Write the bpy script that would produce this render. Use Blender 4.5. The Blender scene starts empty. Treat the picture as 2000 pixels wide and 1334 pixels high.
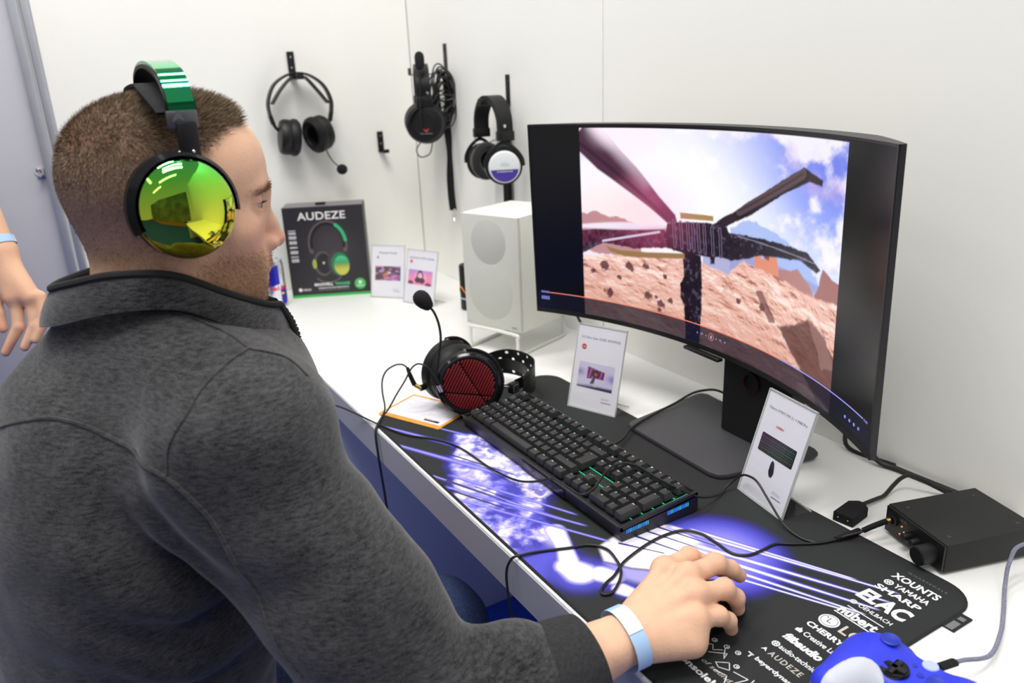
import bpy, bmesh, math, random
import numpy as np
from mathutils import Vector, Matrix, Euler
from mathutils.bvhtree import BVHTree

random.seed(7)
rng = np.random.default_rng(7)
SC = bpy.context.scene
COL = SC.collection

# ------------------------------------------------------------------ camera
# desk-top plane is z = 0, floor is z = -0.74, x runs along the back wall, y towards it
CAM_RIGHT = Vector((0.515, 0.856, -0.040)).normalized()
CAM_DOWN = Vector((0.260, -0.201, -0.944))
CAM_FWD = Vector((-0.817, 0.476, -0.326)).normalized()
cam_d = bpy.data.cameras.new('camera')
cam = bpy.data.objects.new('camera', cam_d)
COL.objects.link(cam)
cam_up = CAM_RIGHT.cross(CAM_FWD).normalized()
CAM_RIGHT = CAM_FWD.cross(cam_up).normalized()
mw = Matrix.Identity(4)
for i in range(3):
    mw[i][0] = CAM_RIGHT[i]
    mw[i][1] = cam_up[i]
    mw[i][2] = -CAM_FWD[i]
mw.translation = Vector((1.284, -0.438, 0.602))
cam.matrix_world = mw
cam_d.sensor_width = 36.0
cam_d.lens = 27.62
cam_d.clip_start = 0.02
cam_d.dof.use_dof = True
cam_d.dof.focus_distance = 1.02
cam_d.dof.aperture_fstop = 5.0
SC.camera = cam

# ------------------------------------------------------------------ light
SC.view_settings.view_transform = 'Standard'
SC.view_settings.look = 'None'
SC.view_settings.gamma = 1.0
SC.view_settings.use_curve_mapping = False
SC.view_settings.exposure = 0.08

world = bpy.data.worlds.new('hall')
SC.world = world
world.use_nodes = True
wb = world.node_tree.nodes['Background']
wb.inputs['Color'].default_value = (0.97, 0.98, 1.0, 1)
wb.inputs['Strength'].default_value = 0.36


def area(name, loc, size, energy, col=(1, 0.975, 0.94)):
    """ceiling strip light facing straight down, size along x and y"""
    d = bpy.data.lights.new(name, 'AREA')
    d.shape = 'RECTANGLE'
    d.size, d.size_y = size
    d.energy = energy
    d.color = col
    o = bpy.data.objects.new(name, d)
    COL.objects.link(o)
    o.location = loc
    return o


# strip lights of the exhibition hall, high above the booth
area('hall_light', (-0.35, -0.55, 2.6), (0.30, 1.3), 29)
area('hall_light', (0.55, -0.40, 2.7), (0.16, 1.2), 19)
area('hall_light', (1.05, -0.40, 2.7), (0.30, 1.3), 26)
area('hall_light', (2.3, -0.9, 2.7), (0.30, 1.6), 14)
area('hall_light', (0.4, -2.6, 2.8), (1.8, 0.30), 12)
area('hall_light', (3.6, -2.8, 2.9), (0.30, 1.8), 18)


# ------------------------------------------------------------------ materials
def srgb(r, g, b):
    def f(c):
        c = c / 255.0
        return c / 12.92 if c <= 0.04045 else ((c + 0.055) / 1.055) ** 2.4
    return (f(r), f(g), f(b))


MATS = {}


def mat(name, col=(0.8, 0.8, 0.8), rough=0.5, metal=0.0, bump=None, vary=None, spec=0.5, emit=None, estr=0.0,
        trans=0.0, ior=1.45, coat=0.0, sheen=0.0, sss=0.0, attr=None, emit_attr=None, alpha=1.0):
    """principled material with optional noise colour variation (scale, amount) and noise bump (scale, strength)"""
    if name in MATS:
        return MATS[name]
    m = bpy.data.materials.new(name)
    m.use_nodes = True
    nt = m.node_tree
    b = nt.nodes['Principled BSDF']
    b.inputs['Base Color'].default_value = (*col, 1)
    b.inputs['Roughness'].default_value = rough
    b.inputs['Metallic'].default_value = metal
    b.inputs['Specular IOR Level'].default_value = spec
    b.inputs['Transmission Weight'].default_value = trans
    b.inputs['IOR'].default_value = ior
    b.inputs['Coat Weight'].default_value = coat
    b.inputs['Sheen Weight'].default_value = sheen
    b.inputs['Alpha'].default_value = alpha
    if sss:
        b.inputs['Subsurface Weight'].default_value = sss
        b.inputs['Subsurface Radius'].default_value = (0.010, 0.004, 0.002)
        b.inputs['Subsurface Scale'].default_value = 0.4
    if emit:
        b.inputs['Emission Color'].default_value = (*emit, 1)
        b.inputs['Emission Strength'].default_value = estr
    tc = nt.nodes.new('ShaderNodeTexCoord')
    src = None
    if attr:
        a = nt.nodes.new('ShaderNodeAttribute')
        a.attribute_name = attr
        src = a.outputs['Color']
        nt.links.new(src, b.inputs['Base Color'])
    if emit_attr:
        a = nt.nodes.new('ShaderNodeAttribute')
        a.attribute_name = emit_attr
        nt.links.new(a.outputs['Color'], b.inputs['Emission Color'])
        b.inputs['Emission Strength'].default_value = estr
    if vary:
        n = nt.nodes.new('ShaderNodeTexNoise')
        n.inputs['Scale'].default_value = vary[0]
        n.inputs['Detail'].default_value = 6
        nt.links.new(tc.outputs['Object'], n.inputs['Vector'])
        mp = nt.nodes.new('ShaderNodeMapRange')
        mp.inputs['From Min'].default_value = 0.3
        mp.inputs['From Max'].default_value = 0.7
        mp.inputs['To Min'].default_value = 1 - vary[1]
        mp.inputs['To Max'].default_value = 1 + vary[1]
        nt.links.new(n.outputs['Fac'], mp.inputs['Value'])
        mx = nt.nodes.new('ShaderNodeVectorMath')
        mx.operation = 'SCALE'
        if src:
            nt.links.new(src, mx.inputs[0])
        else:
            mx.inputs[0].default_value = col
        nt.links.new(mp.outputs['Result'], mx.inputs['Scale'])
        nt.links.new(mx.outputs['Vector'], b.inputs['Base Color'])
    if bump:
        n = nt.nodes.new('ShaderNodeTexNoise')
        n.inputs['Scale'].default_value = bump[0]
        n.inputs['Detail'].default_value = 4
        nt.links.new(tc.outputs['Object'], n.inputs['Vector'])
        bp = nt.nodes.new('ShaderNodeBump')
        bp.inputs['Strength'].default_value = bump[1]
        bp.inputs['Distance'].default_value = bump[2] if len(bump) > 2 else 0.001
        nt.links.new(n.outputs['Fac'], bp.inputs['Height'])
        nt.links.new(bp.outputs['Normal'], b.inputs['Normal'])
    MATS[name] = m
    return m


M_WALL = mat('wall_laminate', srgb(245, 245, 239), 0.55, vary=(2.0, 0.012), bump=(40, 0.03))
M_DESK = mat('desk_laminate', srgb(240, 240, 238), 0.42, vary=(3.0, 0.01), bump=(60, 0.02))
M_DESKEDGE = mat('desk_edge_shade', srgb(176, 176, 182), 0.5)  # shade on the white desk front, painted in as grey
M_PANEL = mat('desk_side_bounce_tint', srgb(206, 210, 226), 0.5, vary=(3, 0.03))  # faint blue stands in for light bounced off the carpet
M_CARPET = mat('blue_carpet', srgb(18, 62, 172), 0.95, vary=(180, 0.35), bump=(500, 0.6))
M_DOOR = mat('door_grey', srgb(198, 198, 206), 0.45, vary=(3, 0.02))
M_ALU = mat('aluminium', srgb(190, 193, 202), 0.38, 0.65, vary=(30, 0.04))
M_SHADOWGAP = mat('dark_gap', (0.03, 0.03, 0.035), 0.8)
M_BLACK = mat('black_plastic', (0.009, 0.009, 0.010), 0.42, bump=(900, 0.05), spec=0.38)
M_BLACKM = mat('black_matte', (0.012, 0.012, 0.013), 0.75, bump=(700, 0.15), spec=0.2)
M_BLACKG = mat('black_gloss', (0.008, 0.008, 0.009), 0.12)
M_STEELB = mat('black_steel', (0.014, 0.014, 0.015), 0.38, 0.3, bump=(400, 0.05))
M_LEATHER = mat('black_leather', (0.009, 0.009, 0.010), 0.45, bump=(350, 0.35, 0.0006), spec=0.32)
M_VELVET = mat('black_velour', (0.010, 0.010, 0.012), 0.95, bump=(1200, 0.5), sheen=0.3)
M_FOAM = mat('black_foam', (0.012, 0.012, 0.012), 0.95, vary=(900, 0.5), bump=(900, 0.9, 0.001))
M_CABLE = mat('black_cable', (0.012, 0.012, 0.012), 0.45)
M_CHROME = mat('chrome', (0.75, 0.75, 0.76), 0.18, 1.0)
M_GOLD = mat('gold_plate', (0.80, 0.58, 0.22), 0.22, 1.0)
M_WHITE = mat('white_print', (0.85, 0.85, 0.85), 0.5)
M_GREYP = mat('grey_print', (0.30, 0.30, 0.31), 0.5)
M_PAPER = mat('paper', srgb(238, 236, 244), 0.6)


# ------------------------------------------------------------------ geometry helpers
def RX(a): return Matrix.Rotation(a, 4, 'X')
def RY(a): return Matrix.Rotation(a, 4, 'Y')
def RZ(a): return Matrix.Rotation(a, 4, 'Z')
def T(x, y=None, z=None):
    return Matrix.Translation(Vector(x) if y is None else Vector((x, y, z)))


def frame(origin, x, up=(0, 0, 1)):
    """matrix whose local X follows x, local Z close to up"""
    x = Vector(x).normalized()
    z = Vector(up)
    y = z.cross(x).normalized()
    z = x.cross(y)
    m = Matrix((x, y, z)).transposed().to_4x4()
    m.translation = Vector(origin)
    return m


def catmull(pts, n=8, closed=False):
    P = [np.array(p, float) for p in pts]
    if len(P) < 3 and not closed:
        return [P[0] + (P[-1] - P[0]) * t for t in np.linspace(0, 1, n + 1)]
    out = []
    N = len(P)
    rngi = range(N) if closed else range(N - 1)
    for i in rngi:
        if closed:
            a, b, c, d = P[(i - 1) % N], P[i], P[(i + 1) % N], P[(i + 2) % N]
        else:
            b, c = P[i], P[i + 1]
            a = P[i - 1] if i else 2 * b - c
            d = P[i + 2] if i + 2 < N else 2 * c - b
        for k in range(n):
            t = k / n
            out.append(0.5 * (2 * b + (c - a) * t + (2 * a - 5 * b + 4 * c - d) * t * t + (3 * b - a - 3 * c + d) * t ** 3))
    if not closed:
        out.append(P[-1])
    return out


class G:
    """collects shapes in one bmesh; build() links them as one mesh object"""
    def __init__(self):
        self.bm = bmesh.new()

    def _merge(self, bm, M=None):
        if M is not None:
            bm.transform(M)
        me = bpy.data.meshes.new('tmp')
        bm.to_mesh(me)
        bm.free()
        self.bm.from_mesh(me)
        bpy.data.meshes.remove(me)
        return self

    def raw(self, V, F, M=None):
        bm = bmesh.new()
        vs = [bm.verts.new(v) for v in V]
        for f in F:
            try:
                bm.faces.new([vs[i] for i in f])
            except ValueError:
                pass
        bmesh.ops.recalc_face_normals(bm, faces=bm.faces)
        return self._merge(bm, M)

    def box(self, c, s, M=None, bev=0.0, seg=2):
        bm = bmesh.new()
        bmesh.ops.create_cube(bm, size=1)
        bm.transform(Matrix.Diagonal((*s, 1)))
        if bev:
            bmesh.ops.bevel(bm, geom=list(bm.edges), offset=bev, segments=seg, profile=0.5, affect='EDGES')
        bm.transform(T(c))
        return self._merge(bm, M)

    def prism(self, poly, z0, z1, M=None, bev=0.0, seg=2):
        bm = bmesh.new()
        a = [bm.verts.new((p[0], p[1], z0)) for p in poly]
        b = [bm.verts.new((p[0], p[1], z1)) for p in poly]
        n = len(poly)
        fb = bm.faces.new(a)
        ft = bm.faces.new(b)
        for i in range(n):
            bm.faces.new((a[i], a[(i + 1) % n], b[(i + 1) % n], b[i]))
        bmesh.ops.recalc_face_normals(bm, faces=bm.faces)
        if bev:
            ed = [e for e in bm.edges if all(v in a for v in e.verts) or all(v in b for v in e.verts)]
            bmesh.ops.bevel(bm, geom=ed, offset=bev, segments=seg, profile=0.5, affect='EDGES')
        return self._merge(bm, M)

    def flat(self, poly, z=0.0, M=None):
        return self.raw([(p[0], p[1], z) for p in poly], [list(range(len(poly)))], M)

    def lathe(self, prof, seg=48, M=None, sx=1.0, sy=1.0, closed=False):
        """profile of (radius, height) turned about local Z"""
        V, F = [], []
        n = len(prof)
        for j in range(seg):
            a = 2 * math.pi * j / seg
            for r, z in prof:
                V.append((r * math.cos(a) * sx, r * math.sin(a) * sy, z))
        for j in range(seg):
            k = (j + 1) % seg
            for i in range(n if closed else n - 1):
                i2 = (i + 1) % n
                F.append((j * n + i, k * n + i, k * n + i2, j * n + i2))
        bm = bmesh.new()
        vs = [bm.verts.new(v) for v in V]
        for f in F:
            try:
                bm.faces.new([vs[i] for i in f])
            except ValueError:
                pass
        bmesh.ops.remove_doubles(bm, verts=bm.verts, dist=1e-6)
        if not closed:
            for end in (0, n - 1):
                if prof[end][0] > 1e-6:
                    bm.verts.ensure_lookup_table()
                    ring = []
                    for j in range(seg):
                        a = 2 * math.pi * j / seg
                        r, z = prof[end]
                        ring.append(bm.verts.new((r * math.cos(a) * sx, r * math.sin(a) * sy, z)))
                    bm.faces.new(ring)
            bmesh.ops.remove_doubles(bm, verts=bm.verts, dist=1e-6)
        bmesh.ops.recalc_face_normals(bm, faces=bm.faces)
        return self._merge(bm, M)

    def tube(self, pts, r, seg=8, n=8, closed=False, M=None, smooth_path=True, flat=None, up=None):
        """sweep a circle (or an ellipse r x flat) along a path; r may be a list per control point"""
        P = catmull(pts, n, closed) if smooth_path else [np.array(p, float) for p in pts]
        N = len(P)
        if isinstance(r, (list, tuple)):
            R = np.interp(np.linspace(0, len(r) - 1, N), range(len(r)), r)
        else:
            R = [r] * N
        tang = []
        for i in range(N):
            if closed:
                d = P[(i + 1) % N] - P[i - 1]
            else:
                d = P[min(i + 1, N - 1)] - P[max(i - 1, 0)]
            tang.append(d / (np.linalg.norm(d) + 1e-12))
        u = np.array(up, float) if up is not None else np.array((0, 0, 1.0))
        if abs(u @ tang[0]) > 0.95:
            u = np.array((1.0, 0, 0))
        V, F = [], []
        nrm = u - tang[0] * (u @ tang[0])
        nrm /= np.linalg.norm(nrm)
        for i in range(N):
            if up is not None:
                q = np.array(up, float)
                if abs(q @ tang[i]) < 0.98:
                    nrm = q
            nrm = nrm - tang[i] * (nrm @ tang[i])
            nrm /= np.linalg.norm(nrm) + 1e-12
            bn = np.cross(tang[i], nrm)
            rb = R[i] if flat is None else flat
            for k in range(seg):
                a = 2 * math.pi * (k + 0.5) / seg
                V.append(P[i] + nrm * math.cos(a) * rb + bn * math.sin(a) * R[i])
        for i in range(N if closed else N - 1):
            j = (i + 1) % N
            for k in range(seg):
                F.append((i * seg + k, i * seg + (k + 1) % seg, j * seg + (k + 1) % seg, j * seg + k))
        if not closed:
            F.append(list(range(seg))[::-1])
            F.append([(N - 1) * seg + k for k in range(seg)])
        return self.raw([tuple(v) for v in V], F, M)

    def loft(self, secs, M=None, closed=True, caps=True):
        V = [tuple(p) for s in secs for p in s]
        n = len(secs[0])
        F = []
        for i in range(len(secs) - 1):
            for k in range(n if closed else n - 1):
                F.append((i * n + k, i * n + (k + 1) % n, (i + 1) * n + (k + 1) % n, (i + 1) * n + k))
        if caps and closed:
            F.append(list(range(n))[::-1])
            F.append([(len(secs) - 1) * n + k for k in range(n)])
        return self.raw(V, F, M)

    def ball(self, c, r, M=None, seg=24, rings=14):
        if not isinstance(r, (tuple, list)):
            r = (r, r, r)
        bm = bmesh.new()
        bmesh.ops.create_uvsphere(bm, u_segments=seg, v_segments=rings, radius=1)
        bm.transform(T(c) @ Matrix.Diagonal((*r, 1)))
        return self._merge(bm, M)

    def build(self, name, m, parent=None, M=None, sharp=38, **kw):
        me = bpy.data.meshes.new(name)
        bm = self.bm
        lim = math.radians(sharp)
        for f in bm.faces:
            f.smooth = True
        for e in bm.edges:
            if len(e.link_faces) == 2:
                try:
                    if e.calc_face_angle() > lim:
                        e.smooth = False
                except ValueError:
                    pass
        bm.to_mesh(me)
        bm.free()
        return link(name, me, m, parent, M, **kw)


def link(name, me, m, parent=None, M=None, **kw):
    o = bpy.data.objects.new(name, me)
    if m is not None and not me.materials:
        me.materials.append(m)
    COL.objects.link(o)
    if parent is not None:
        o.parent = parent
    if M is not None:
        if parent is None:
            o.matrix_world = M
        else:
            o.matrix_basis = M
    for k, v in kw.items():
        o[k] = v
    return o


def thing(name, label, cat, M=None, group=None):
    o = bpy.data.objects.new(name, None)
    o.empty_display_size = 0.02
    COL.objects.link(o)
    if M is not None:
        o.matrix_world = M
    o['label'] = label
    o['category'] = cat
    if group:
        o['group'] = group
    return o


def struct(o):
    o['kind'] = 'structure'
    return o


TEXTS = {}


def text_mesh(s, size, bold=0.0, shear=0.0, align='LEFT', sx=1.0, space=1.0, depth=0.0):
    key = (s, size, bold, shear, align, sx, space, depth)
    if key in TEXTS:
        return TEXTS[key]
    c = bpy.data.curves.new('lettering', 'FONT')
    c.body = s
    c.size = size
    c.offset = bold * size
    c.shear = shear
    c.align_x = align
    c.space_character = space
    c.resolution_u = 3
    c.extrude = depth
    o = bpy.data.objects.new('lettering', c)
    COL.objects.link(o)
    dg = bpy.context.evaluated_depsgraph_get()
    me = bpy.data.meshes.new_from_object(o.evaluated_get(dg))
    bpy.data.objects.remove(o)
    bpy.data.curves.remove(c)
    if sx != 1.0:
        me.transform(Matrix.Diagonal((sx, 1, 1, 1)))
    me.materials.clear()
    TEXTS[key] = me
    return me


def text(s, size, m, parent, M, name='lettering', **kw):
    me = text_mesh(s, size, **kw).copy()
    me.materials.append(m)
    return link(name, me, None, parent, M)


def color_grid(name, nx, ny, pos, colors, m, parent=None, keep=None, M=None, attr='print'):
    """grid sheet with a per-point colour: pos (ny,nx,3), colors (ny,nx,3)"""
    V = pos.reshape(-1, 3)
    idx = np.arange(nx * ny).reshape(ny, nx)
    q = np.stack([idx[:-1, :-1], idx[:-1, 1:], idx[1:, 1:], idx[1:, :-1]], -1)
    if keep is not None:
        kk = keep[:-1, :-1] & keep[:-1, 1:] & keep[1:, 1:] & keep[1:, :-1]
        q = q[kk]
    q = q.reshape(-1, 4)
    me = bpy.data.meshes.new(name)
    me.from_pydata([], [], [])
    me.vertices.add(len(V))
    me.vertices.foreach_set('co', V.astype(np.float32).ravel())
    me.loops.add(len(q) * 4)
    me.polygons.add(len(q))
    me.loops.foreach_set('vertex_index', q.astype(np.int32).ravel())
    me.polygons.foreach_set('loop_start', np.arange(0, len(q) * 4, 4, dtype=np.int32))
    me.polygons.foreach_set('use_smooth', np.ones(len(q), dtype=bool))
    me.update(calc_edges=True)
    ca = me.color_attributes.new(attr, 'FLOAT_COLOR', 'POINT')
    rgba = np.ones((len(V), 4), np.float32)
    rgba[:, :3] = colors.reshape(-1, 3)
    ca.data.foreach_set('color', rgba.ravel())
    return link(name, me, m, parent, M)


def np_mesh(name, V, F, smooth=True):
    me = bpy.data.meshes.new(name)
    V = np.asarray(V, np.float32)
    F = np.asarray(F, np.int32)
    k = F.shape[1]
    me.vertices.add(len(V))
    me.vertices.foreach_set('co', V.ravel())
    me.loops.add(F.size)
    me.polygons.add(len(F))
    me.loops.foreach_set('vertex_index', F.ravel())
    me.polygons.foreach_set('loop_start', np.arange(0, F.size, k, dtype=np.int32))
    me.polygons.foreach_set('use_smooth', np.full(len(F), smooth))
    me.update(calc_edges=True)
    return me


def rrect(w, h, r, n=6, x0=0.0, y0=0.0):
    out = []
    for cx, cy, a0 in ((w - r, h - r, 0), (r, h - r, 90), (r, r, 180), (w - r, r, 270)):
        for k in range(n + 1):
            a = math.radians(a0 + 90 * k / n)
            out.append((x0 + cx + r * math.cos(a), y0 + cy + r * math.sin(a)))
    return out


def circle(r, n=32, cx=0.0, cy=0.0):
    return [(cx + r * math.cos(2 * math.pi * k / n), cy + r * math.sin(2 * math.pi * k / n)) for k in range(n)]


# ------------------------------------------------------------------ numpy painting helpers (flat prints and the screen)
def vnoise(x, y, seed=0):
    xi, yi = np.floor(x).astype(int), np.floor(y).astype(int)
    fx, fy = x - xi, y - yi
    fx, fy = fx * fx * (3 - 2 * fx), fy * fy * (3 - 2 * fy)
    def h(a, b):
        n = (a * 374761393 + b * 668265263 + seed * 974711) & 0x7fffffff
        n = ((n ^ (n >> 13)) * 1274126177) & 0x7fffffff
        return ((n ^ (n >> 16)) & 0xffff) / 65535.0
    return (h(xi, yi) * (1 - fx) + h(xi + 1, yi) * fx) * (1 - fy) + (h(xi, yi + 1) * (1 - fx) + h(xi + 1, yi + 1) * fx) * fy


def fbm(x, y, seed=0, oct=5):
    s, a, t = 0, 0.5, 0
    for o in range(oct):
        s = s + a * vnoise(x * 2 ** o, y * 2 ** o, seed + o)
        t += a
        a *= 0.55
    return s / t


def sstep(a, b, x):
    t = np.clip((x - a) / (b - a), 0, 1)
    return t * t * (3 - 2 * t)


def poly_sd(X, Y, P):
    """signed distance to polygon, negative inside"""
    P = np.asarray(P, float)
    d = np.full(X.shape, 1e9)
    s = np.ones(X.shape)
    n = len(P)
    for i in range(n):
        a, b = P[i], P[i - 1]
        e = b - a
        wx, wy = X - a[0], Y - a[1]
        t = np.clip((wx * e[0] + wy * e[1]) / (e @ e + 1e-15), 0, 1)
        bx, by = wx - e[0] * t, wy - e[1] * t
        d = np.minimum(d, bx * bx + by * by)
        c1 = Y >= a[1]
        c2 = Y < b[1]
        c3 = e[0] * wy > e[1] * wx
        allc = (c1 & c2 & c3) | (~c1 & ~c2 & ~c3)
        s = np.where(allc, -s, s)
    return s * np.sqrt(d)


def seg_d(X, Y, a, b):
    a, b = np.array(a, float), np.array(b, float)
    e = b - a
    t = np.clip(((X - a[0]) * e[0] + (Y - a[1]) * e[1]) / (e @ e + 1e-15), 0, 1)
    return np.hypot(X - a[0] - e[0] * t, Y - a[1] - e[1] * t), t


def over(C, col, a):
    return C * (1 - a[..., None]) + np.array(col) * a[..., None]


# ------------------------------------------------------------------ the booth
floor = struct(G().box((1.6, -2.4, -0.75), (7.4, 6.2, 0.02)).build('floor', M_CARPET))
floor['label'] = 'saturated blue carpet under the desk'
wall_b = struct(G().box((0.9, 0.645, 0.5), (3.99, 0.05, 2.478)).build('wall_back', M_SHADOWGAP))
wall_b['label'] = 'white laminate booth wall behind the monitor'
for x0, x1 in ((-1.0549, -0.0936), (-0.0908, 2.9)):
    G().box(((x0 + x1) / 2, 0.614, 0.5), (x1 - x0, 0.012, 2.478), bev=0.0012, seg=1).build('panel', M_WALL, wall_b)
wall_l = struct(G().box((-1.09, 0.118, 0.5), (0.05, 0.97, 2.478)).build('wall_left', M_SHADOWGAP))
wall_l['label'] = 'white laminate booth wall behind the product box'
G().box((-1.061, 0.1186, 0.5), (0.012, 0.977, 2.478), bev=0.0006, seg=1).build('panel', M_WALL, wall_l)
tr = struct(G().box((-1.067, -0.3815, 0.5), (0.036, 0.017, 2.478), bev=0.002).build('trim_1', M_ALU))
tr['label'] = 'aluminium wall profile between white wall and grey door'
door = struct(G().box((-1.085, -0.90, 0.5), (0.03, 0.97, 2.478), bev=0.002).build('door_1', M_DOOR))
door['label'] = 'grey booth door with small silver latch'
G().box((-1.066, -0.4065, 0.5), (0.034, 0.021, 2.478), bev=0.002).build('door_frame', M_ALU, door)
g = G().box((-1.066, -0.428, 0.405), (0.006, 0.018, 0.024), bev=0.002)
g.tube([(-1.064, -0.427, 0.400), (-1.045, -0.428, 0.400), (-1.038, -0.434, 0.401), (-1.037, -0.440, 0.408)], 0.0035, 8)
g.build('door_handle', M_CHROME, door)


# the rest of the hall behind the photographer (seen only as a reflection)
wh = struct(G().box((5.2, -2.6, 0.5), (0.1, 7.4, 2.478)).build('wall_hall', mat('hall_partition', srgb(104, 112, 110), 0.7, vary=(1.5, 0.5))))
wh['label'] = 'dark partition on the far side of the hall'
fh = struct(G().box((4.6, -2.4, -0.7485), (1.1, 5.6, 0.02)).build('floor_hall', mat('tan_carpet', srgb(150, 92, 44), 0.9, vary=(120, 0.2))))
fh['label'] = 'tan carpet on the far side of the hall'


# ------------------------------------------------------------------ smooth-union surfaces (bodies, hands, moulded plastic)
def _pd(p, P):
    k = p[1]
    if k == 'cap':
        a, b, ra, rb = (np.asarray(v, np.float32) for v in p[2])
        ba = b - a
        t = np.clip(((P - a) @ ba) / max(float(ba @ ba), 1e-9), 0, 1)
        return np.linalg.norm(P - a - t[..., None] * ba, axis=-1) - (ra + (rb - ra) * t)
    if k == 'ell':
        c, r = np.asarray(p[2][0], np.float32), np.asarray(p[2][1], np.float32)
        q = P - c
        if len(p[2]) > 2:
            q = q @ np.asarray(p[2][2], np.float32)
        k0 = np.linalg.norm(q / r, axis=-1)
        k1 = np.linalg.norm(q / (r * r), axis=-1)
        return k0 * (k0 - 1) / np.maximum(k1, 1e-6)
    if k == 'box':
        c, h, rd = np.asarray(p[2][0], np.float32), np.asarray(p[2][1], np.float32), p[2][2]
        q = P - c
        if len(p[2]) > 3:
            q = q @ np.asarray(p[2][3], np.float32)
        q = np.abs(q) - (h - rd)
        return np.linalg.norm(np.maximum(q, 0), axis=-1) + np.minimum(q.max(-1), 0) - rd
    if k == 'half':
        n, c = np.asarray(p[2][0], np.float32), np.asarray(p[2][1], np.float32)
        return (P - c) @ (n / np.linalg.norm(n))
    raise ValueError(k)


def sdf_eval(prims, P):
    d = np.full(P.shape[:-1], 1.0, np.float32)
    for p in prims:
        e = _pd(p, P)
        kk = p[3]
        if p[0] == '+':
            h = np.maximum(kk - np.abs(d - e), 0) / kk if kk else 0
            d = np.minimum(d, e) - h * h * kk * 0.25
        else:
            e = -e if p[0] == '-' else e
            h = np.maximum(kk - np.abs(d - e), 0) / kk if kk else 0
            d = np.maximum(d, e) + h * h * kk * 0.25
    return d


def sdf_mesh(prims, cell, disp=None, pad=0.03, newton=True):
    lo, hi = np.full(3, 1e9), np.full(3, -1e9)
    for p in prims:
        if p[0] != '+':
            continue
        if p[1] == 'cap':
            a, b, ra, rb = p[2]
            for c, r in ((a, ra), (b, rb)):
                lo = np.minimum(lo, np.array(c) - r)
                hi = np.maximum(hi, np.array(c) + r)
        else:
            r = max(p[2][1])
            lo = np.minimum(lo, np.array(p[2][0]) - r)
            hi = np.maximum(hi, np.array(p[2][0]) + r)
    lo, hi = lo - pad, hi + pad
    B = 8
    nb = np.ceil((hi - lo) / (cell * B)).astype(int)
    bc = np.stack(np.meshgrid(*[np.arange(n) for n in nb], indexing='ij'), -1).reshape(-1, 3)
    cen = (lo + (bc + 0.5) * B * cell).astype(np.float32)
    f = lambda P: sdf_eval(prims, P) + (disp(P) if disp else 0)
    dc = f(cen)
    sel = np.abs(dc) < B * cell * 0.9 + 0.008
    arr = np.repeat(np.repeat(np.repeat(np.sign(dc).reshape(nb), B, 0), B, 1), B, 2).astype(np.float32)
    arr = np.pad(arr, ((0, 1), (0, 1), (0, 1)), mode='edge')
    off = np.stack(np.meshgrid(*[np.arange(B + 1)] * 3, indexing='ij'), -1)
    sb = bc[sel]
    for i in range(0, len(sb), 48):
        blk = sb[i:i + 48]
        # cull primitives that cannot touch this batch
        ctr = (lo + (blk + 0.5) * B * cell).astype(np.float32)
        use = []
        for p in prims:
            if p[0] == '+' and (_pd(p, ctr).min() > B * cell * 0.9 + p[3] + 0.03):
                continue
            use.append(p)
        idx = blk[:, None, None, None, :] * B + off
        P = (lo + idx * cell).astype(np.float32)
        v = sdf_eval(use, P.reshape(-1, 3))
        if disp:
            v = v + disp(P.reshape(-1, 3))
        v = v.reshape(len(blk), B + 1, B + 1, B + 1)
        for j, b in enumerate(blk):
            x, y, z = b * B
            arr[x:x + B + 1, y:y + B + 1, z:z + B + 1] = v[j]
    s = arr < 0
    n = [d - 1 for d in arr.shape]
    cnt = np.zeros(n, np.uint8)
    for dx in (0, 1):
        for dy in (0, 1):
            for dz in (0, 1):
                cnt += s[dx:dx + n[0], dy:dy + n[1], dz:dz + n[2]]
    act = np.argwhere((cnt > 0) & (cnt < 8))
    vid = np.full(n, -1, np.int32)
    vid[act[:, 0], act[:, 1], act[:, 2]] = np.arange(len(act))
    acc = np.zeros((len(act), 3))
    num = np.zeros(len(act))
    for ax in range(3):
        o1, o2 = [a for a in range(3) if a != ax]
        for u in (0, 1):
            for w in (0, 1):
                a = act.copy()
                a[:, o1] += u
                a[:, o2] += w
                b = a.copy()
                b[:, ax] += 1
                va, vb = arr[tuple(a.T)], arr[tuple(b.T)]
                m = (va < 0) != (vb < 0)
                t = va[m] / (va[m] - vb[m])
                pt = a[m].astype(float)
                pt[:, ax] += t
                acc[m] += pt
                num[m] += 1
    V = lo + acc / num[:, None] * cell
    quads = []
    for ax in range(3):
        o1, o2 = [(1, 2), (2, 0), (0, 1)][ax]
        sl0 = [slice(None)] * 3
        sl1 = [slice(None)] * 3
        sl0[ax], sl1[ax] = slice(0, -1), slice(1, None)
        e = np.argwhere(s[tuple(sl0)] != s[tuple(sl1)])
        e = e[(e[:, o1] > 0) & (e[:, o2] > 0) & (e[:, o1] < n[o1]) & (e[:, o2] < n[o2])]
        inside = s[tuple(e.T)]
        c = []
        for u, w in ((1, 1), (0, 1), (0, 0), (1, 0)):
            q = e.copy()
            q[:, o1] -= u
            q[:, o2] -= w
            c.append(vid[tuple(q.T)])
        q = np.stack(c, 1)
        q[~inside] = q[~inside][:, ::-1]
        quads.append(q[(q >= 0).all(1)])
    F = np.concatenate(quads)
    if newton:
        P = V.astype(np.float32)
        for _ in range(1):
            d = f(P)
            h = cell * 0.4
            gx = np.stack([f(P + np.eye(3, dtype=np.float32)[i] * h) - d for i in range(3)], 1) / h
            g2 = (gx * gx).sum(1)
            step = np.clip(d / np.maximum(g2, 0.3), -cell, cell)
            P = P - gx * step[:, None]
        V = P
    return V, F

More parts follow.
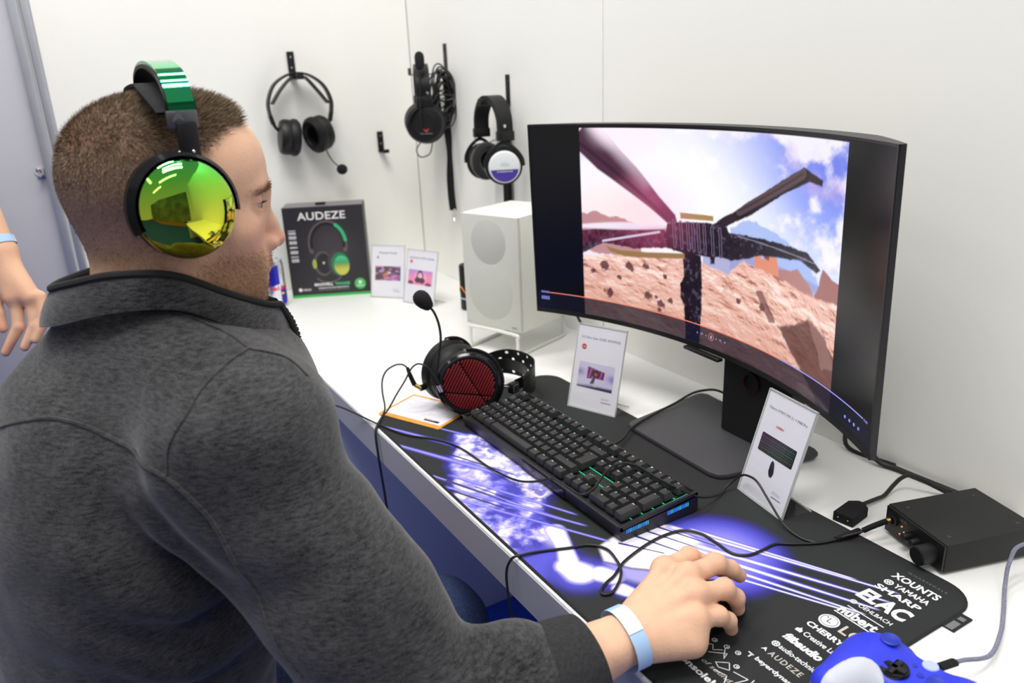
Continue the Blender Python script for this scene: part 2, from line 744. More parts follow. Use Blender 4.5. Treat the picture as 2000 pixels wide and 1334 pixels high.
# ------------------------------------------------------------------ desk
desk = thing('desk', 'long white laminate desk along the booth wall', 'desk', T(0.5, 0.3, -0.74))
DI = T(0.5, 0.3, -0.74).inverted()
G().box((0.55, 0.3022, -0.0315), (3.2, 0.6115, 0.063), DI, bev=0.0025).build('desk_top', M_DESK, desk)
G().box((0.55, -0.0040, -0.0325), (3.2, 0.0016, 0.058), DI).build('front_edge', M_DESKEDGE, desk, label='edge strip of the white desk front, shade put into its grey')
G().box((-0.279, 0.31, -0.4015), (0.018, 0.58, 0.677), DI, bev=0.001).build('side_panel', M_PANEL, desk, label='upright panel under the desk, blue carpet bounce put into its colour')
G().box((2.0, 0.31, -0.4015), (0.018, 0.58, 0.677), DI, bev=0.001).build('side_panel', M_PANEL, desk)

# ------------------------------------------------------------------ desk mat with its print
MAT_Z = 0.003
M_MAT = mat('mat_fabric', (0.012, 0.013, 0.014), 0.85, bump=(1500, 0.3))
M_MATP = mat('mat_print', attr='print', rough=0.8, bump=(1500, 0.25))
deskmat = thing('desk_mat', 'large black desk mat printed with blue and white light streaks', 'desk mat', T(0.45, 0.2, 0))
MI = T(0.45, 0.2, 0).inverted()
G().prism(rrect(0.9, 0.4, 0.04, 8), 0.0002, MAT_Z, MI, bev=0.0012).build('base', M_MAT, deskmat)


def paint_mat():
    nx, ny = 760, 336
    x = np.linspace(0.003, 0.897, nx)
    y = np.linspace(0.002, 0.397, ny)
    X, Y = np.meshgrid(x, y)
    C = np.zeros((ny, nx, 3)) + np.array(srgb(33, 36, 36))
    C *= (0.9 + 0.2 * fbm(X * 20, Y * 20, 3))[..., None]
    blue, deep, pale, white = srgb(88, 86, 208), srgb(44, 40, 142), srgb(166, 160, 236), srgb(240, 234, 250)
    # streak coordinates: s along the streaks, t across
    ux, uy = 0.885, 0.465
    s = X * ux + Y * uy
    t = -X * uy + Y * ux
    # cloudy blue band
    cloud = [(0.15, 0.10), (0.18, 0.135), (0.27, 0.135), (0.317, 0.14), (0.372, 0.14), (0.42, 0.13), (0.437, 0.095), (0.453, 0.074), (0.503, 0.077),
             (0.528, 0.067), (0.557, 0.065), (0.566, 0.042), (0.53, -0.01), (0.471, -0.02), (0.373, -0.02), (0.342, 0.0),
             (0.296, 0.019), (0.25, 0.04), (0.205, 0.071)]
    wob = (fbm(X * 26, Y * 26, 11) - 0.5) * 0.022
    sd = poly_sd(X, Y, cloud) + wob
    C = over(C, deep, sstep(0.016, -0.004, sd))
    wx, wy = fbm(X * 14 + 5, Y * 14, 15, 4) - 0.5, fbm(X * 14, Y * 14 + 7, 16, 4) - 0.5
    n1 = fbm((X + wx * 0.05) * 26, (Y + wy * 0.05) * 26, 5, 7)
    n2 = fbm((X + wx * 0.02) * 80 + 9, (Y + wy * 0.02) * 80, 8, 6)
    C = over(C, blue, sstep(0.004, -0.012, sd))
    m = sstep(0.002, -0.012, sd)
    low_ = sstep(0.070, 0.02, Y) * sstep(0.30, 0.42, X) * 0.07
    C = over(C, pale, m * sstep(0.39, 0.57, n1 * 0.8 + n2 * 0.2 + low_) * 0.9)
    C = over(C, white, m * sstep(0.50, 0.65, n1 * 0.65 + n2 * 0.35 + low_ * 0.8) * 0.95)
    C = over(C, deep, m * sstep(0.44, 0.34, n1 * 0.7 + n2 * 0.3) * 0.55)
    edge = poly_sd(X, Y, [(0.16, 0.112), (0.20, 0.10), (0.27, 0.108), (0.32, 0.10), (0.38, 0.10), (0.43, 0.10), (0.43, 0.15), (0.16, 0.15)])
    C = over(C, white, m * sstep(0.016, -0.006, edge + wob) * (0.15 + 0.75 * sstep(0.38, 0.56, n2)))
    # blue glow around the blobs
    for cx, cy, r, a in ((0.555, 0.018, 0.055, 1.0), (0.60, 0.045, 0.045, 0.9), (0.62, 0.070, 0.035, 0.8), (0.658, 0.072, 0.02, 0.7)):
        d = np.hypot(X - cx, Y - cy)
        C = over(C, deep, a * sstep(r * 1.25, r * 0.4, d))
        C = over(C, blue, a * sstep(r * 1.0, r * 0.35, d) * 0.9)
    blob = np.full(X.shape, -1.0)
    for p0, p1, r0, r1 in (((0.500, 0.074), (0.545, 0.060), 0.013, 0.010), ((0.545, 0.060), (0.575, 0.046), 0.010, 0.013), ((0.578, 0.042), (0.598, 0.046), 0.016, 0.020),
                           ((0.614, 0.066), (0.628, 0.074), 0.014, 0.013), ((0.652, 0.068), (0.661, 0.072), 0.010, 0.009)):
        dd, tt = seg_d(X, Y, p0, p1)
        blob = np.maximum(blob, 1 - dd / (r0 + (r1 - r0) * tt) + wob * 6)
    C = over(C, pale, sstep(-0.35, 0.0, blob) * 0.9)
    C = over(C, white, sstep(-0.10, 0.22, blob))
    # big violet glow right of the keyboard
    d = np.hypot(X - 0.664, Y - 0.214) / 0.098
    C = over(C, deep, sstep(1.06, 0.80, d))
    C = over(C, blue, sstep(0.95, 0.62, d))
    C = over(C, pale, sstep(0.75, 0.25, d) * 0.75)
    # white shape below the keyboard corner
    sdw = poly_sd(X, Y, [(0.566, 0.100), (0.555, 0.150), (0.56, 0.20), (0.60, 0.215), (0.68, 0.215), (0.685, 0.185), (0.665, 0.148), (0.626, 0.107), (0.595, 0.087)])
    C = over(C, white, sstep(0.004, -0.003, sdw))
    low = poly_sd(X, Y, [(0.60, 0.085), (0.625, 0.105), (0.665, 0.146), (0.690, 0.150), (0.690, 0.110), (0.64, 0.085)])
    C = over(C, pale, sstep(0.008, -0.008, low) * sstep(0.0, 0.006, sdw) * 0.9)
    for a, b, w in (((0.575, 0.127), (0.625, 0.160), 0.0032), ((0.573, 0.155), (0.645, 0.184), 0.0034), ((0.572, 0.175), (0.640, 0.204), 0.0030),
                    ((0.575, 0.195), (0.65, 0.226), 0.003)):
        dd, tt = seg_d(X, Y, a, b)
        C = over(C, srgb(38, 28, 120), sstep(1.0, 0.3, dd / np.maximum(w * (1 - tt * 0.75), 0.0015)))
    # light streaks
    def streak(C, a, b, w0, w1, col, al=1.0):
        dd, tt = seg_d(X, Y, a, b)
        w = np.maximum(w0 + (w1 - w0) * tt, 0.0019)
        return over(C, col, al * sstep(w, w * 0.25, dd) * sstep(0, 0.04, tt) * sstep(1.0, 0.93, tt))
    for a, b, w0, w1 in (((0.02, -0.004), (0.20, 0.086), 0.004, 0.010), ((0.115, -0.008), (0.33, 0.098), 0.006, 0.012), ((0.10, 0.082), (0.17, 0.118), 0.003, 0.006),
                         ((0.245, -0.006), (0.49, 0.100), 0.004, 0.006), ((0.30, 0.0), (0.52, 0.118), 0.006, 0.004), ((0.34, -0.004), (0.57, 0.122), 0.005, 0.004),
                         ((0.27, 0.022), (0.49, 0.124), 0.006, 0.004)):
        C = streak(C, a, b, w0, w1, blue, 0.95)
        C = streak(C, (a[0] + 0.006, a[1] + 0.004), b, w0 * 0.45, w1 * 0.45, pale, 0.8)
    for a, b, w in (((0.20, 0.052), (0.34, 0.112), 0.0035), ((0.285, 0.012), (0.40, 0.060), 0.0040), ((0.315, 0.003), (0.43, 0.055), 0.0045), ((0.33, 0.040), (0.40, 0.068), 0.002)):
        C = streak(C, a, b, w, w * 0.3, srgb(34, 34, 62), 0.95)
    for a, b, w0, w1 in (((0.575, 0.205), (0.845, 0.333), 0.008, 0.0016), ((0.631, 0.204), (0.850, 0.311), 0.0085, 0.0016), ((0.655, 0.200), (0.850, 0.288), 0.0085, 0.0016),
                         ((0.700, 0.205), (0.845, 0.268), 0.0055, 0.0012), ((0.718, 0.200), (0.840, 0.262), 0.0035, 0.001), ((0.60, 0.225), (0.80, 0.315), 0.006, 0.001)):
        C = streak(C, a, b, w0 * 1.3, w1 * 1.6, blue, 0.95)
        C = streak(C, a, b, w0 * 0.75, w1 * 0.3, white, 0.85)
    r = 0.039
    qx = np.abs(X - 0.45) - (0.448 - r)
    qy = np.abs(Y - 0.2) - (0.198 - r)
    keep = np.hypot(np.maximum(qx, 0), np.maximum(qy, 0)) + np.minimum(np.maximum(qx, qy), 0) < r
    pos = np.stack([X - 0.45, Y - 0.2, np.full(X.shape, MAT_Z + 0.00015)], -1)
    return color_grid('print', nx, ny, pos, C, M_MATP, deskmat, keep)


paint_mat()
# sponsor lettering printed in a column at the right end of the mat
M_MATW = mat('mat_white_print', srgb(236, 238, 240), 0.8)
M_MATG = mat('mat_grey_print', srgb(112, 114, 116), 0.8)
M_MATT = mat('mat_tan_print', srgb(196, 190, 180), 0.8)


def mtext(s, x0, x1, y, h, m=M_MATW, bold=0.012, shear=0.0, gap=1.0):
    me = text_mesh(s, 0.02, bold, shear, 'LEFT', 1.0, gap).copy()
    co = np.array([v.co[:] for v in me.vertices])
    lo, hi = co.min(0), co.max(0)
    me.transform(Matrix.Diagonal(((x1 - x0) / (hi[0] - lo[0]), h / (hi[1] - lo[1]), 1, 1)) @ T(-lo[0], -lo[1], 0))
    me.materials.append(m)
    return link('lettering', me, None, deskmat, T(x0 - 0.45, y - 0.2, MAT_Z + 0.0005))


mtext('WHARFEDALE', 0.823, 0.872, 0.3745, 0.0035, M_MATG, 0.004, 0, 1.5)
mtext('XOUNTS', 0.815, 0.873, 0.3530, 0.0125, bold=0.03)
mtext('YAMAHA', 0.829, 0.872, 0.3365, 0.0095, bold=0.024)
mtext('SHARP', 0.816, 0.872, 0.3190, 0.0105, bold=0.028)
mtext('ELAC', 0.814, 0.875, 0.2870, 0.0245, bold=0.045, shear=0.1)
mtext('OEHLBACH', 0.829, 0.870, 0.2720, 0.0065, M_MATW, 0.01)
mtext('nubert.', 0.820, 0.870, 0.2465, 0.0150, bold=0.035)
mtext('LG', 0.844, 0.869, 0.2170, 0.0165, M_MATT, 0.02)
mtext('CHERRY', 0.816, 0.862, 0.1990, 0.0090, bold=0.035)
mtext('XTRFY', 0.864, 0.884, 0.1990, 0.0070, bold=0.02)
mtext('Creative Labs', 0.826, 0.872, 0.1820, 0.0080, bold=0.015)
mtext('fiibaudio', 0.816, 0.864, 0.1610, 0.0120, bold=0.045, shear=0.2)
mtext('audio-technica', 0.826, 0.875, 0.1440, 0.0075, bold=0.012)
mtext('AUDEZE', 0.826, 0.868, 0.1270, 0.0080, M_MATT, 0.01, 0, 1.2)
mtext('beyerdynamic', 0.824, 0.880, 0.1080, 0.0080, bold=0.022)
ZP = MAT_Z + 0.0005
MPRINT = T(-0.45, -0.2, ZP)
G().box((0.845, 0.2445, 0), (0.052, 0.0016, 0.0002)).build('logo_bar', M_MATW, deskmat, MPRINT)
G().box((0.845, 0.2640, 0), (0.046, 0.0012, 0.0002)).build('logo_bar', M_MATW, deskmat, MPRINT)
G().flat(circle(0.0115, 36, 0.828, 0.2245), 0).build('logo', M_MATW, deskmat, MPRINT)
for cx, cy, r in ((0.8215, 0.3405, 0.0055), (0.8215, 0.2755, 0.0040), (0.8205, 0.1470, 0.0045)):
    g = G().lathe([(r, 0), (r * 0.72, 0)], 28, T(cx, cy, 0), closed=True)
    for k in range(3):
        g.box((0, 0, 0), (r * 1.5, r * 0.22, 0.0001), T(cx, cy, 0) @ RZ(math.radians(60 * k + 30)))
    g.build('logo', M_MATW, deskmat, MPRINT)
G().flat([(0.816, 0.182), (0.823, 0.182), (0.8235, 0.186), (0.8205, 0.1885), (0.8195, 0.191), (0.8185, 0.1885), (0.8155, 0.186)], 0).build('logo', M_MATW, deskmat, MPRINT)
G().flat([(0.816, 0.128), (0.8195, 0.1345), (0.823, 0.128), (0.8195, 0.1303)], 0).build('logo', M_MATW, deskmat, MPRINT)
G().box((0.8165, 0.1135, 0), (0.007, 0.0016, 0.0001), None).box((0.818, 0.1105, 0), (0.0016, 0.006, 0.0001)).build('logo', M_MATW, deskmat, MPRINT)
g = G()
g.box((0.827, 0.2255, 0), (0.0012, 0.0085, 0.0001)).box((0.8295, 0.2215, 0), (0.005, 0.0012, 0.0001))
g.flat(circle(0.0012, 12, 0.8235, 0.2285), 0.0)
g.lathe([(0.0096, 0), (0.0088, 0)], 36, T(0.828, 0.2245, 0), closed=True)
g.build('logo', M_MATG, deskmat, T(-0.45, -0.2, ZP + 0.0004), label='round logo line drawing')
# small hand-drawn figures and the words beside the mouse
g = G()
for cx, cy in ((0.780, 0.0965), (0.795, 0.0995), (0.8085, 0.1025), (0.822, 0.0860)):
    g.lathe([(0.0032, 0), (0.0022, 0)], 16, T(cx, cy, 0), closed=True)
    g.flat(circle(0.0011, 10, cx + 0.0005, cy), 0)
def stroke(pts, w=0.0009):
    for a, b in zip(pts[:-1], pts[1:]):
        d = Vector((b[0] - a[0], b[1] - a[1], 0))
        g.box((0, 0, 0), (d.length + w, w, 0.0001), T((a[0] + b[0]) / 2, (a[1] + b[1]) / 2, 0) @ RZ(math.atan2(d.y, d.x)))
for P in ([(0.776, 0.082), (0.784, 0.090), (0.790, 0.084), (0.796, 0.092)], [(0.790, 0.078), (0.803, 0.092), (0.806, 0.084)],
          [(0.805, 0.073), (0.814, 0.084), (0.822, 0.076), (0.812, 0.070), (0.805, 0.073)], [(0.826, 0.078), (0.842, 0.082), (0.836, 0.060)],
          [(0.846, 0.086), (0.852, 0.060)], [(0.812, 0.064), (0.826, 0.068), (0.832, 0.058)], [(0.796, 0.096), (0.804, 0.086)],
          [(0.770, 0.088), (0.778, 0.080)], [(0.826, 0.050), (0.838, 0.056), (0.846, 0.046)]):
    stroke(P)
g.build('drawing', M_MATW, deskmat, MPRINT, label='white line drawing of small figures')
mtext('kind of sound', 0.772, 0.835, 0.0620, 0.006, M_MATT, 0.0, 0.2)
mtext('konsole!', 0.772, 0.826, 0.0450, 0.009, bold=0.03)
g = G().prism([(0.897, 0.322), (0.913, 0.322), (0.913, 0.358), (0.897, 0.358)], 0.0008, 0.0022, MI)
tg = g.build('tag', M_MAT, deskmat, label='small woven tag on mat edge')
G().box((0.0, 0, 0), (0.008, 0.017, 0.0002), T(0.4565, 0.131, 0.0024)).box((0, 0, 0), (0.007, 0.007, 0.0002), T(0.4565, 0.148, 0.0024)).build('lettering', M_MATG, tg)

# ------------------------------------------------------------------ curved monitor
mon_M = Matrix(((math.cos(-0.048), -math.sin(-0.048), 0, 0.393), (math.sin(-0.048), math.cos(-0.048), 0, 0.454), (0, 0, 1, 0), (0, 0, 0, 1)))
monitor = thing('monitor', 'wide curved black monitor showing a desert flight scene', 'monitor', mon_M)
RM = 0.8
tilt = 0.018
roll = 0.012
TILT = T(0, 0, 0.330) @ RX(tilt) @ RY(-roll)


def scr(a, v, off=0.0):
    """point on the curved panel: a along the arc, v up, off towards the viewer"""
    t = a / RM
    return TILT @ Vector(((RM - off) * math.sin(t), -(RM - (RM - off) * math.cos(t)), v))


def scr_np(A, Vv, off=0.0):
    t = A / RM
    P = np.stack([(RM - off) * np.sin(t), -(RM - (RM - off) * np.cos(t)), Vv], -1)
    R = np.array(TILT.to_3x3())
    return P @ R.T + np.array(TILT.translation)


M_BEZEL = mat('monitor_black', (0.010, 0.010, 0.011), 0.35)
M_MONBACK = mat('monitor_shell', (0.020, 0.019, 0.021), 0.45, bump=(500, 0.1))
M_STAND = mat('stand_grey', srgb(72, 72, 76), 0.48, 0.25, vary=(6, 0.05), bump=(700, 0.06))
AH, VH = 0.4098, 0.1816
secs = []
for i in range(49):
    a = -AH + 2 * AH * i / 48
    e = min(1.0, (AH - abs(a)) / 0.10)
    th = 0.0065 + 0.020 * e
    prof = [(VH, 0.0), (VH, -th), (VH - 0.03, -th - 0.012 * e), (-VH + 0.03, -th - 0.012 * e), (-VH, -th), (-VH, 0.0)]
    secs.append([scr(a, v, o) for v, o in prof])
G().loft(secs).build('panel_shell', M_MONBACK, monitor)
# bezel frame: four strips proud of the glass
def strip(a0, a1, v0, v1, o0, o1, name, m, parent, n=48):
    s = []
    for i in range(n + 1):
        a = a0 + (a1 - a0) * i / n
        s.append([scr(a, v0, o0), scr(a, v1, o0), scr(a, v1, o1), scr(a, v0, o1)])
    return G().loft(s).build(name, m, parent)
strip(-AH, AH, VH - 0.0035, VH, 0.0, 0.0018, 'bezel', M_BEZEL, monitor)
strip(-AH, AH, -VH, -VH + 0.0085, 0.0, 0.0018, 'bezel', M_BEZEL, monitor)
strip(-AH, -AH + 0.0035, -VH, VH, 0.0, 0.0018, 'bezel', M_BEZEL, monitor, 2)
strip(AH - 0.0035, AH, -VH, VH, 0.0, 0.0018, 'bezel', M_BEZEL, monitor, 2)
G().box((-0.005, -0.006, -0.1835 + 0.330), (0.085, 0.012, 0.006), None, bev=0.002).build('chin_button', M_BEZEL, monitor)


def paint_screen():
    na, nv = 500, 220
    a = np.linspace(-AH + 0.003, AH - 0.003, na)
    v = np.linspace(-VH + 0.008, VH - 0.003, nv)
    A, Vv = np.meshgrid(a, v)
    C = np.zeros((nv, na, 3))
    C[:] = srgb(3, 3, 4)
    C = over(C, srgb(12, 13, 30), sstep(-0.136, -0.140, Vv))
    pic = (np.abs(A) < 0.297) & (Vv < 0.1745)
    # sky
    sky = np.zeros_like(C)
    k = sstep(-0.02, 0.17, Vv) * 0.62 + sstep(-0.08, 0.3, A) * 0.42
    sky[:] = srgb(214, 222, 255)
    sky = over(sky, srgb(150, 168, 248), sstep(0.35, 0.75, k))
    sky = over(sky, srgb(104, 122, 228), sstep(0.6, 1.05, k) * 0.9)
    cl = fbm(A * 11 + 3, Vv * 16, 21, 6)
    sky = over(sky, srgb(252, 246, 255), sstep(0.44, 0.60, cl) * 0.85)
    sky = over(sky, srgb(196, 172, 226), sstep(0.52, 0.70, fbm(A * 9, Vv * 14 + 5, 33, 6)) * sstep(0.02, 0.12, Vv) * 0.75)
    sun = np.hypot((A + 0.10) / 1.3, Vv - 0.055)
    sky = over(sky, srgb(250, 250, 255), sstep(0.26, 0.06, sun) * 0.95)
    sky = over(sky, srgb(255, 240, 250), sstep(0.09, 0.02, np.hypot((A + 0.22) / 1.5, Vv - 0.165)) * 0.9)
    sky = over(sky, srgb(255, 226, 222), sstep(0.12, 0.02, np.hypot((A + 0.25) / 1.6, Vv - 0.01)) * 0.6)
    mount = [(0.043, 0.030), (0.084, 0.051), (0.118, 0.044), (0.156, 0.037), (0.191, 0.027), (0.233, 0.007), (0.26, -0.02), (0.045, -0.03)]
    mw_ = (fbm(A * 60, Vv * 60, 4) - 0.5) * 0.012
    sky = over(sky, srgb(150, 176, 236), sstep(0.002, -0.002, poly_sd(A, Vv, mount) + mw_) * 0.8)
    img = sky
    img = over(img, srgb(178, 112, 116), sstep(0.002, -0.002, poly_sd(A, Vv, [(-0.30, 0.023), (-0.263, 0.028), (-0.211, 0.019), (-0.168, 0.012), (-0.16, -0.05), (-0.30, -0.05)]) + mw_) * 0.85)
    img = over(img, srgb(150, 150, 200), sstep(0.002, -0.002, poly_sd(A, Vv, [(-0.02, -0.02), (0.11, -0.002), (0.26, -0.012), (0.26, -0.05), (-0.02, -0.05)])) * 0.8)
    for P, c in (([(0.155, -0.009), (0.2, -0.001), (0.226, -0.014), (0.25, -0.04), (0.15, -0.05)], (176, 124, 122)),
                 ([(0.240, -0.030), (0.251, -0.010), (0.258, 0.012), (0.275, 0.006), (0.30, 0.003), (0.30, -0.05), (0.24, -0.05)], (160, 104, 100)),
                 ([(0.100, 0.000), (0.112, 0.003), (0.118, -0.002), (0.130, 0.006), (0.151, 0.005), (0.16, -0.03), (0.10, -0.03)], (222, 140, 112)),
                 ([(0.122, 0.02), (0.130, 0.02), (0.131, 0.0), (0.121, 0.0)], (120, 70, 70))):
        img = over(img, srgb(*c), sstep(0.0018, -0.0018, poly_sd(A, Vv, P) + mw_ * 0.5))
    # desert ground
    gl = [(-0.31, -0.057), (-0.2, -0.048), (-0.086, -0.036), (-0.014, -0.035), (0.04, -0.043), (0.058, -0.026), (0.076, -0.014), (0.105, -0.019), (0.154, -0.020), (0.208, -0.027), (0.248, -0.029), (0.31, -0.024), (0.31, -0.2), (-0.31, -0.2)]
    gm = sstep(0.002, -0.002, poly_sd(A, Vv, gl) + mw_ * 0.6)
    n = fbm(A * 30, Vv * 70, 51, 6)
    n2 = fbm(A * 80 + 3, Vv * 150, 57, 5)
    rid = np.abs(fbm(A * 16, Vv * 40, 61, 5) - 0.5) * 2
    gc = np.zeros_like(C)
    gc[:] = srgb(236, 188, 174)
    hgt = fbm(A * 26, Vv * 62, 51, 6) + 0.35 * fbm(A * 9, Vv * 20, 52, 3)
    sl = np.gradient(hgt, axis=1) * 1.0 + np.gradient(hgt, axis=0) * 1.6
    sl = sl / sl.std()
    gc = over(gc, srgb(254, 230, 220), sstep(0.1, 1.6, sl) * 0.85)
    gc = over(gc, srgb(196, 134, 118), sstep(0.4, 2.0, -sl) * 0.85)
    gc = over(gc, srgb(140, 86, 78), sstep(1.3, 2.6, -sl) * 0.7)
    gc = over(gc, srgb(206, 150, 132), sstep(0.045, 0.01, np.abs(fbm(A * 12 + 3, Vv * 36, 61, 4) - 0.5)) * 0.5)
    gc = over(gc, srgb(206, 146, 126), sstep(-0.06, -0.14, Vv) * 0.4)
    img = img * (1 - gm[..., None]) + gc * gm[..., None]
    rk = poly_sd(A, Vv, [(0.158, -0.092), (0.19, -0.082), (0.229, -0.062), (0.275, -0.077), (0.305, -0.10), (0.305, -0.20), (0.229, -0.145), (0.186, -0.116)]) + mw_
    img = over(img, srgb(92, 52, 50), sstep(0.003, -0.003, rk) * 0.9)
    img = over(img, srgb(150, 110, 104), sstep(0.002, -0.002, poly_sd(A, Vv, [(0.229, -0.062), (0.275, -0.077), (0.30, -0.11), (0.27, -0.12)]) + mw_) * 0.8)
    for bx, by, br in ((-0.145, -0.113, .011), (-0.116, -0.124, .008), (-0.094, -0.112, .006), (-0.128, -0.112, .004), (-0.248, -0.072, .010), (-0.188, -0.067, .010), (-0.106, -0.072, .005),
                       (-0.238, -0.122, .009), (-0.152, -0.061, .007), (0.065, -0.079, .005), (-0.275, -0.085, .006), (-0.215, -0.09, .005), (-0.12, -0.134, .006), (0.121, -0.075, .006)):
        d = np.hypot((A - bx) / 1.3, Vv - by) + (fbm(A * 120, Vv * 120, 71) - 0.5) * br * 1.3
        img = over(img, srgb(86, 36, 44), sstep(br, br * 0.6, d) * 0.9)
    img = over(img, srgb(110, 62, 60), sstep(0.004, 0.001, poly_sd(A, Vv, [(0.108, -0.055), (0.118, -0.052), (0.150, -0.088), (0.140, -0.09)])) * 0.8)
    # generic dark flying machine
    dark, mid, red = srgb(30, 20, 34), srgb(70, 48, 66), srgb(96, 40, 62)
    pn = fbm(A * 150, Vv * 150, 81, 4)
    for P, c in (([(-0.297, -0.010), (-0.211, 0.004), (-0.107, 0.015), (-0.101, -0.021), (-0.181, -0.032), (-0.253, -0.029), (-0.297, -0.045)], red),
                 ([(-0.297, -0.036), (-0.277, -0.030), (-0.253, -0.031), (-0.297, -0.053)], mid),
                 ([(0.035, 0.024), (0.087, 0.026), (0.148, 0.027), (0.22, 0.027), (0.252, 0.010), (0.243, 0.004), (0.202, 0.013), (0.169, 0.008), (0.112, 0.002), (0.085, -0.008), (0.047, -0.018), (0.0, -0.017)], dark),
                 ([(-0.102, 0.021), (-0.06, 0.028), (-0.004, 0.033), (0.034, 0.032), (0.045, 0.014), (0.037, -0.013), (-0.0, -0.022), (-0.067, -0.025), (-0.101, -0.021), (-0.109, -0.001)], dark),
                 ([(-0.066, -0.022), (-0.024, -0.022), (-0.021, -0.064), (-0.021, -0.113), (-0.025, -0.175), (-0.057, -0.175), (-0.062, -0.115), (-0.071, -0.102), (-0.071, -0.078), (-0.063, -0.065)], dark),
                 ([(-0.006, -0.007), (0.008, -0.004), (0.008, -0.031), (-0.002, -0.033)], dark)):
        m_ = sstep(0.0015, -0.0015, poly_sd(A, Vv, P) + (pn - 0.5) * 0.003)
        img = over(img, c, m_)
        img = over(img, srgb(104, 88, 116), m_ * sstep(0.60, 0.72, pn) * 0.55)
        img = over(img, srgb(12, 8, 16), m_ * sstep(0.42, 0.34, pn) * 0.6)
    img = over(img, srgb(150, 120, 70), sstep(0.0015, -0.0015, poly_sd(A, Vv, [(-0.243, -0.035), (-0.21, -0.039), (-0.148, -0.035), (-0.062, -0.025), (-0.062, -0.034), (-0.148, -0.045), (-0.2, -0.049), (-0.234, -0.044)])))
    dd, tt = seg_d(A, Vv, (-0.25, -0.026), (-0.12, 0.004))
    img = over(img, srgb(220, 206, 232), sstep(0.003, 0.001, dd) * 0.9)
    dd, tt = seg_d(A, Vv, (-0.297, -0.002), (-0.11, 0.014))
    img = over(img, srgb(245, 235, 250), sstep(0.006, 0.001, dd - 0.003 * np.sin(tt * 3.1)) * 0.9)
    dd, tt = seg_d(A, Vv, (0.06, 0.022), (0.24, 0.016))
    img = over(img, srgb(130, 126, 150), sstep(0.0016, 0.0006, dd) * 0.8)
    img = over(img, srgb(168, 136, 84), sstep(0.001, -0.001, poly_sd(A, Vv, [(-0.073, 0.042), (0.002, 0.045), (0.003, 0.037), (-0.072, 0.032)])))
    ul = [(-0.30, 0.166), (-0.29, 0.176), (-0.250, 0.176), (-0.206, 0.136), (-0.171, 0.109), (-0.121, 0.064), (-0.084, 0.037), (-0.079, 0.024), (-0.102, 0.021), (-0.141, 0.043), (-0.212, 0.079), (-0.258, 0.103), (-0.30, 0.135)]
    m_ = sstep(0.002, -0.002, poly_sd(A, Vv, ul))
    img = over(img, srgb(74, 38, 62), m_)
    img = over(img, srgb(150, 84, 112), m_ * sstep(0.02, -0.02, poly_sd(A, Vv, [(-0.16, 0.11), (-0.10, 0.06), (-0.14, 0.04), (-0.21, 0.08)])) * 0.6)
    dd, tt = seg_d(A, Vv, (-0.262, 0.186), (-0.150, 0.094))
    img = over(img, srgb(255, 232, 250), m_ * sstep(0.030, 0.0, dd) * (1 - 0.7 * tt))
    dd, tt = seg_d(A, Vv, (-0.30, 0.150), (-0.105, 0.030))
    img = over(img, srgb(40, 18, 36), m_ * sstep(0.006, 0.001, dd) * 0.7)
    img = over(img, srgb(255, 240, 252), sstep(0.05, 0.0, np.hypot((A + 0.235) * 0.8, Vv - 0.178)) * 0.75)
    ur = [(0.001, 0.031), (0.023, 0.045), (0.05, 0.058), (0.068, 0.069), (0.156, 0.115), (0.201, 0.136), (0.245, 0.124), (0.244, 0.116), (0.215, 0.119), (0.158, 0.096), (0.088, 0.058), (0.052, 0.042), (0.025, 0.029)]
    m_ = sstep(0.0015, -0.0015, poly_sd(A, Vv, ur) + (pn - 0.5) * 0.002)
    img = over(img, srgb(44, 30, 38), m_)
    dd, tt = seg_d(A, Vv, (0.06, 0.060), (0.20, 0.128))
    img = over(img, srgb(92, 70, 76), m_ * sstep(0.005, 0.001, np.abs(dd - 0.004)) * 0.8)
    img = over(img, srgb(16, 10, 16), m_ * sstep(0.003, 0.0005, np.abs(dd - 0.010)) * 0.8)
    for x0 in (-0.088, -0.072, -0.056, -0.044, -0.032, -0.018, 0.000, 0.018):
        dd, tt = seg_d(A, Vv, (x0, 0.026), (x0 + 0.004, -0.016))
        img = over(img, srgb(12, 8, 16), sstep(0.0045, 0.0015, dd) * 0.8)
        img = over(img, srgb(140, 122, 156), sstep(0.0014, 0.0004, np.abs(dd - 0.0025)) * 0.6)
    img = over(img, srgb(255, 120, 170), sstep(0.10, 0.0, np.hypot((A + 0.13) / 1.4, Vv - 0.035)) * 0.22)
    dk = sstep(-0.139, -0.142, Vv)
    img = img * (1 - 0.90 * dk[..., None]) + np.array(srgb(20, 20, 44)) * 0.90 * dk[..., None]
    C[pic] = img[pic]
    return color_grid('screen', na, nv, scr_np(A, Vv, 0.0008), C, mat('screen_glass', (0.003, 0.003, 0.003), 0.20, emit=(1, 1, 1), estr=1.0, emit_attr='print'), monitor)


screen = paint_screen()
M_SCRW = mat('screen_white', (0.01, 0.01, 0.01), 0.3, emit=srgb(190, 195, 255), estr=1.0)
M_SCRO = mat('screen_orange', (0.01, 0.01, 0.01), 0.3, emit=srgb(238, 130, 110), estr=1.0)
M_SCRB = mat('screen_blue', (0.01, 0.01, 0.01), 0.3, emit=srgb(150, 150, 240), estr=1.0)
strip(-0.378, 0.172, -0.1408, -0.1392, 0.001, 0.0012, 'progress_line', M_SCRO, screen)
strip(0.172, 0.383, -0.1408, -0.1393, 0.001, 0.0012, 'progress_line', M_SCRB, screen)


def stext(s, a, v, size, m, bold=0.02):
    t = a / RM
    Mx = TILT @ T((RM - 0.0015) * math.sin(t), -(RM - (RM - 0.0015) * math.cos(t)), v) @ RZ(-t) @ RX(math.pi / 2)
    return text(s, size, m, screen, Mx, bold=bold, align='CENTER')


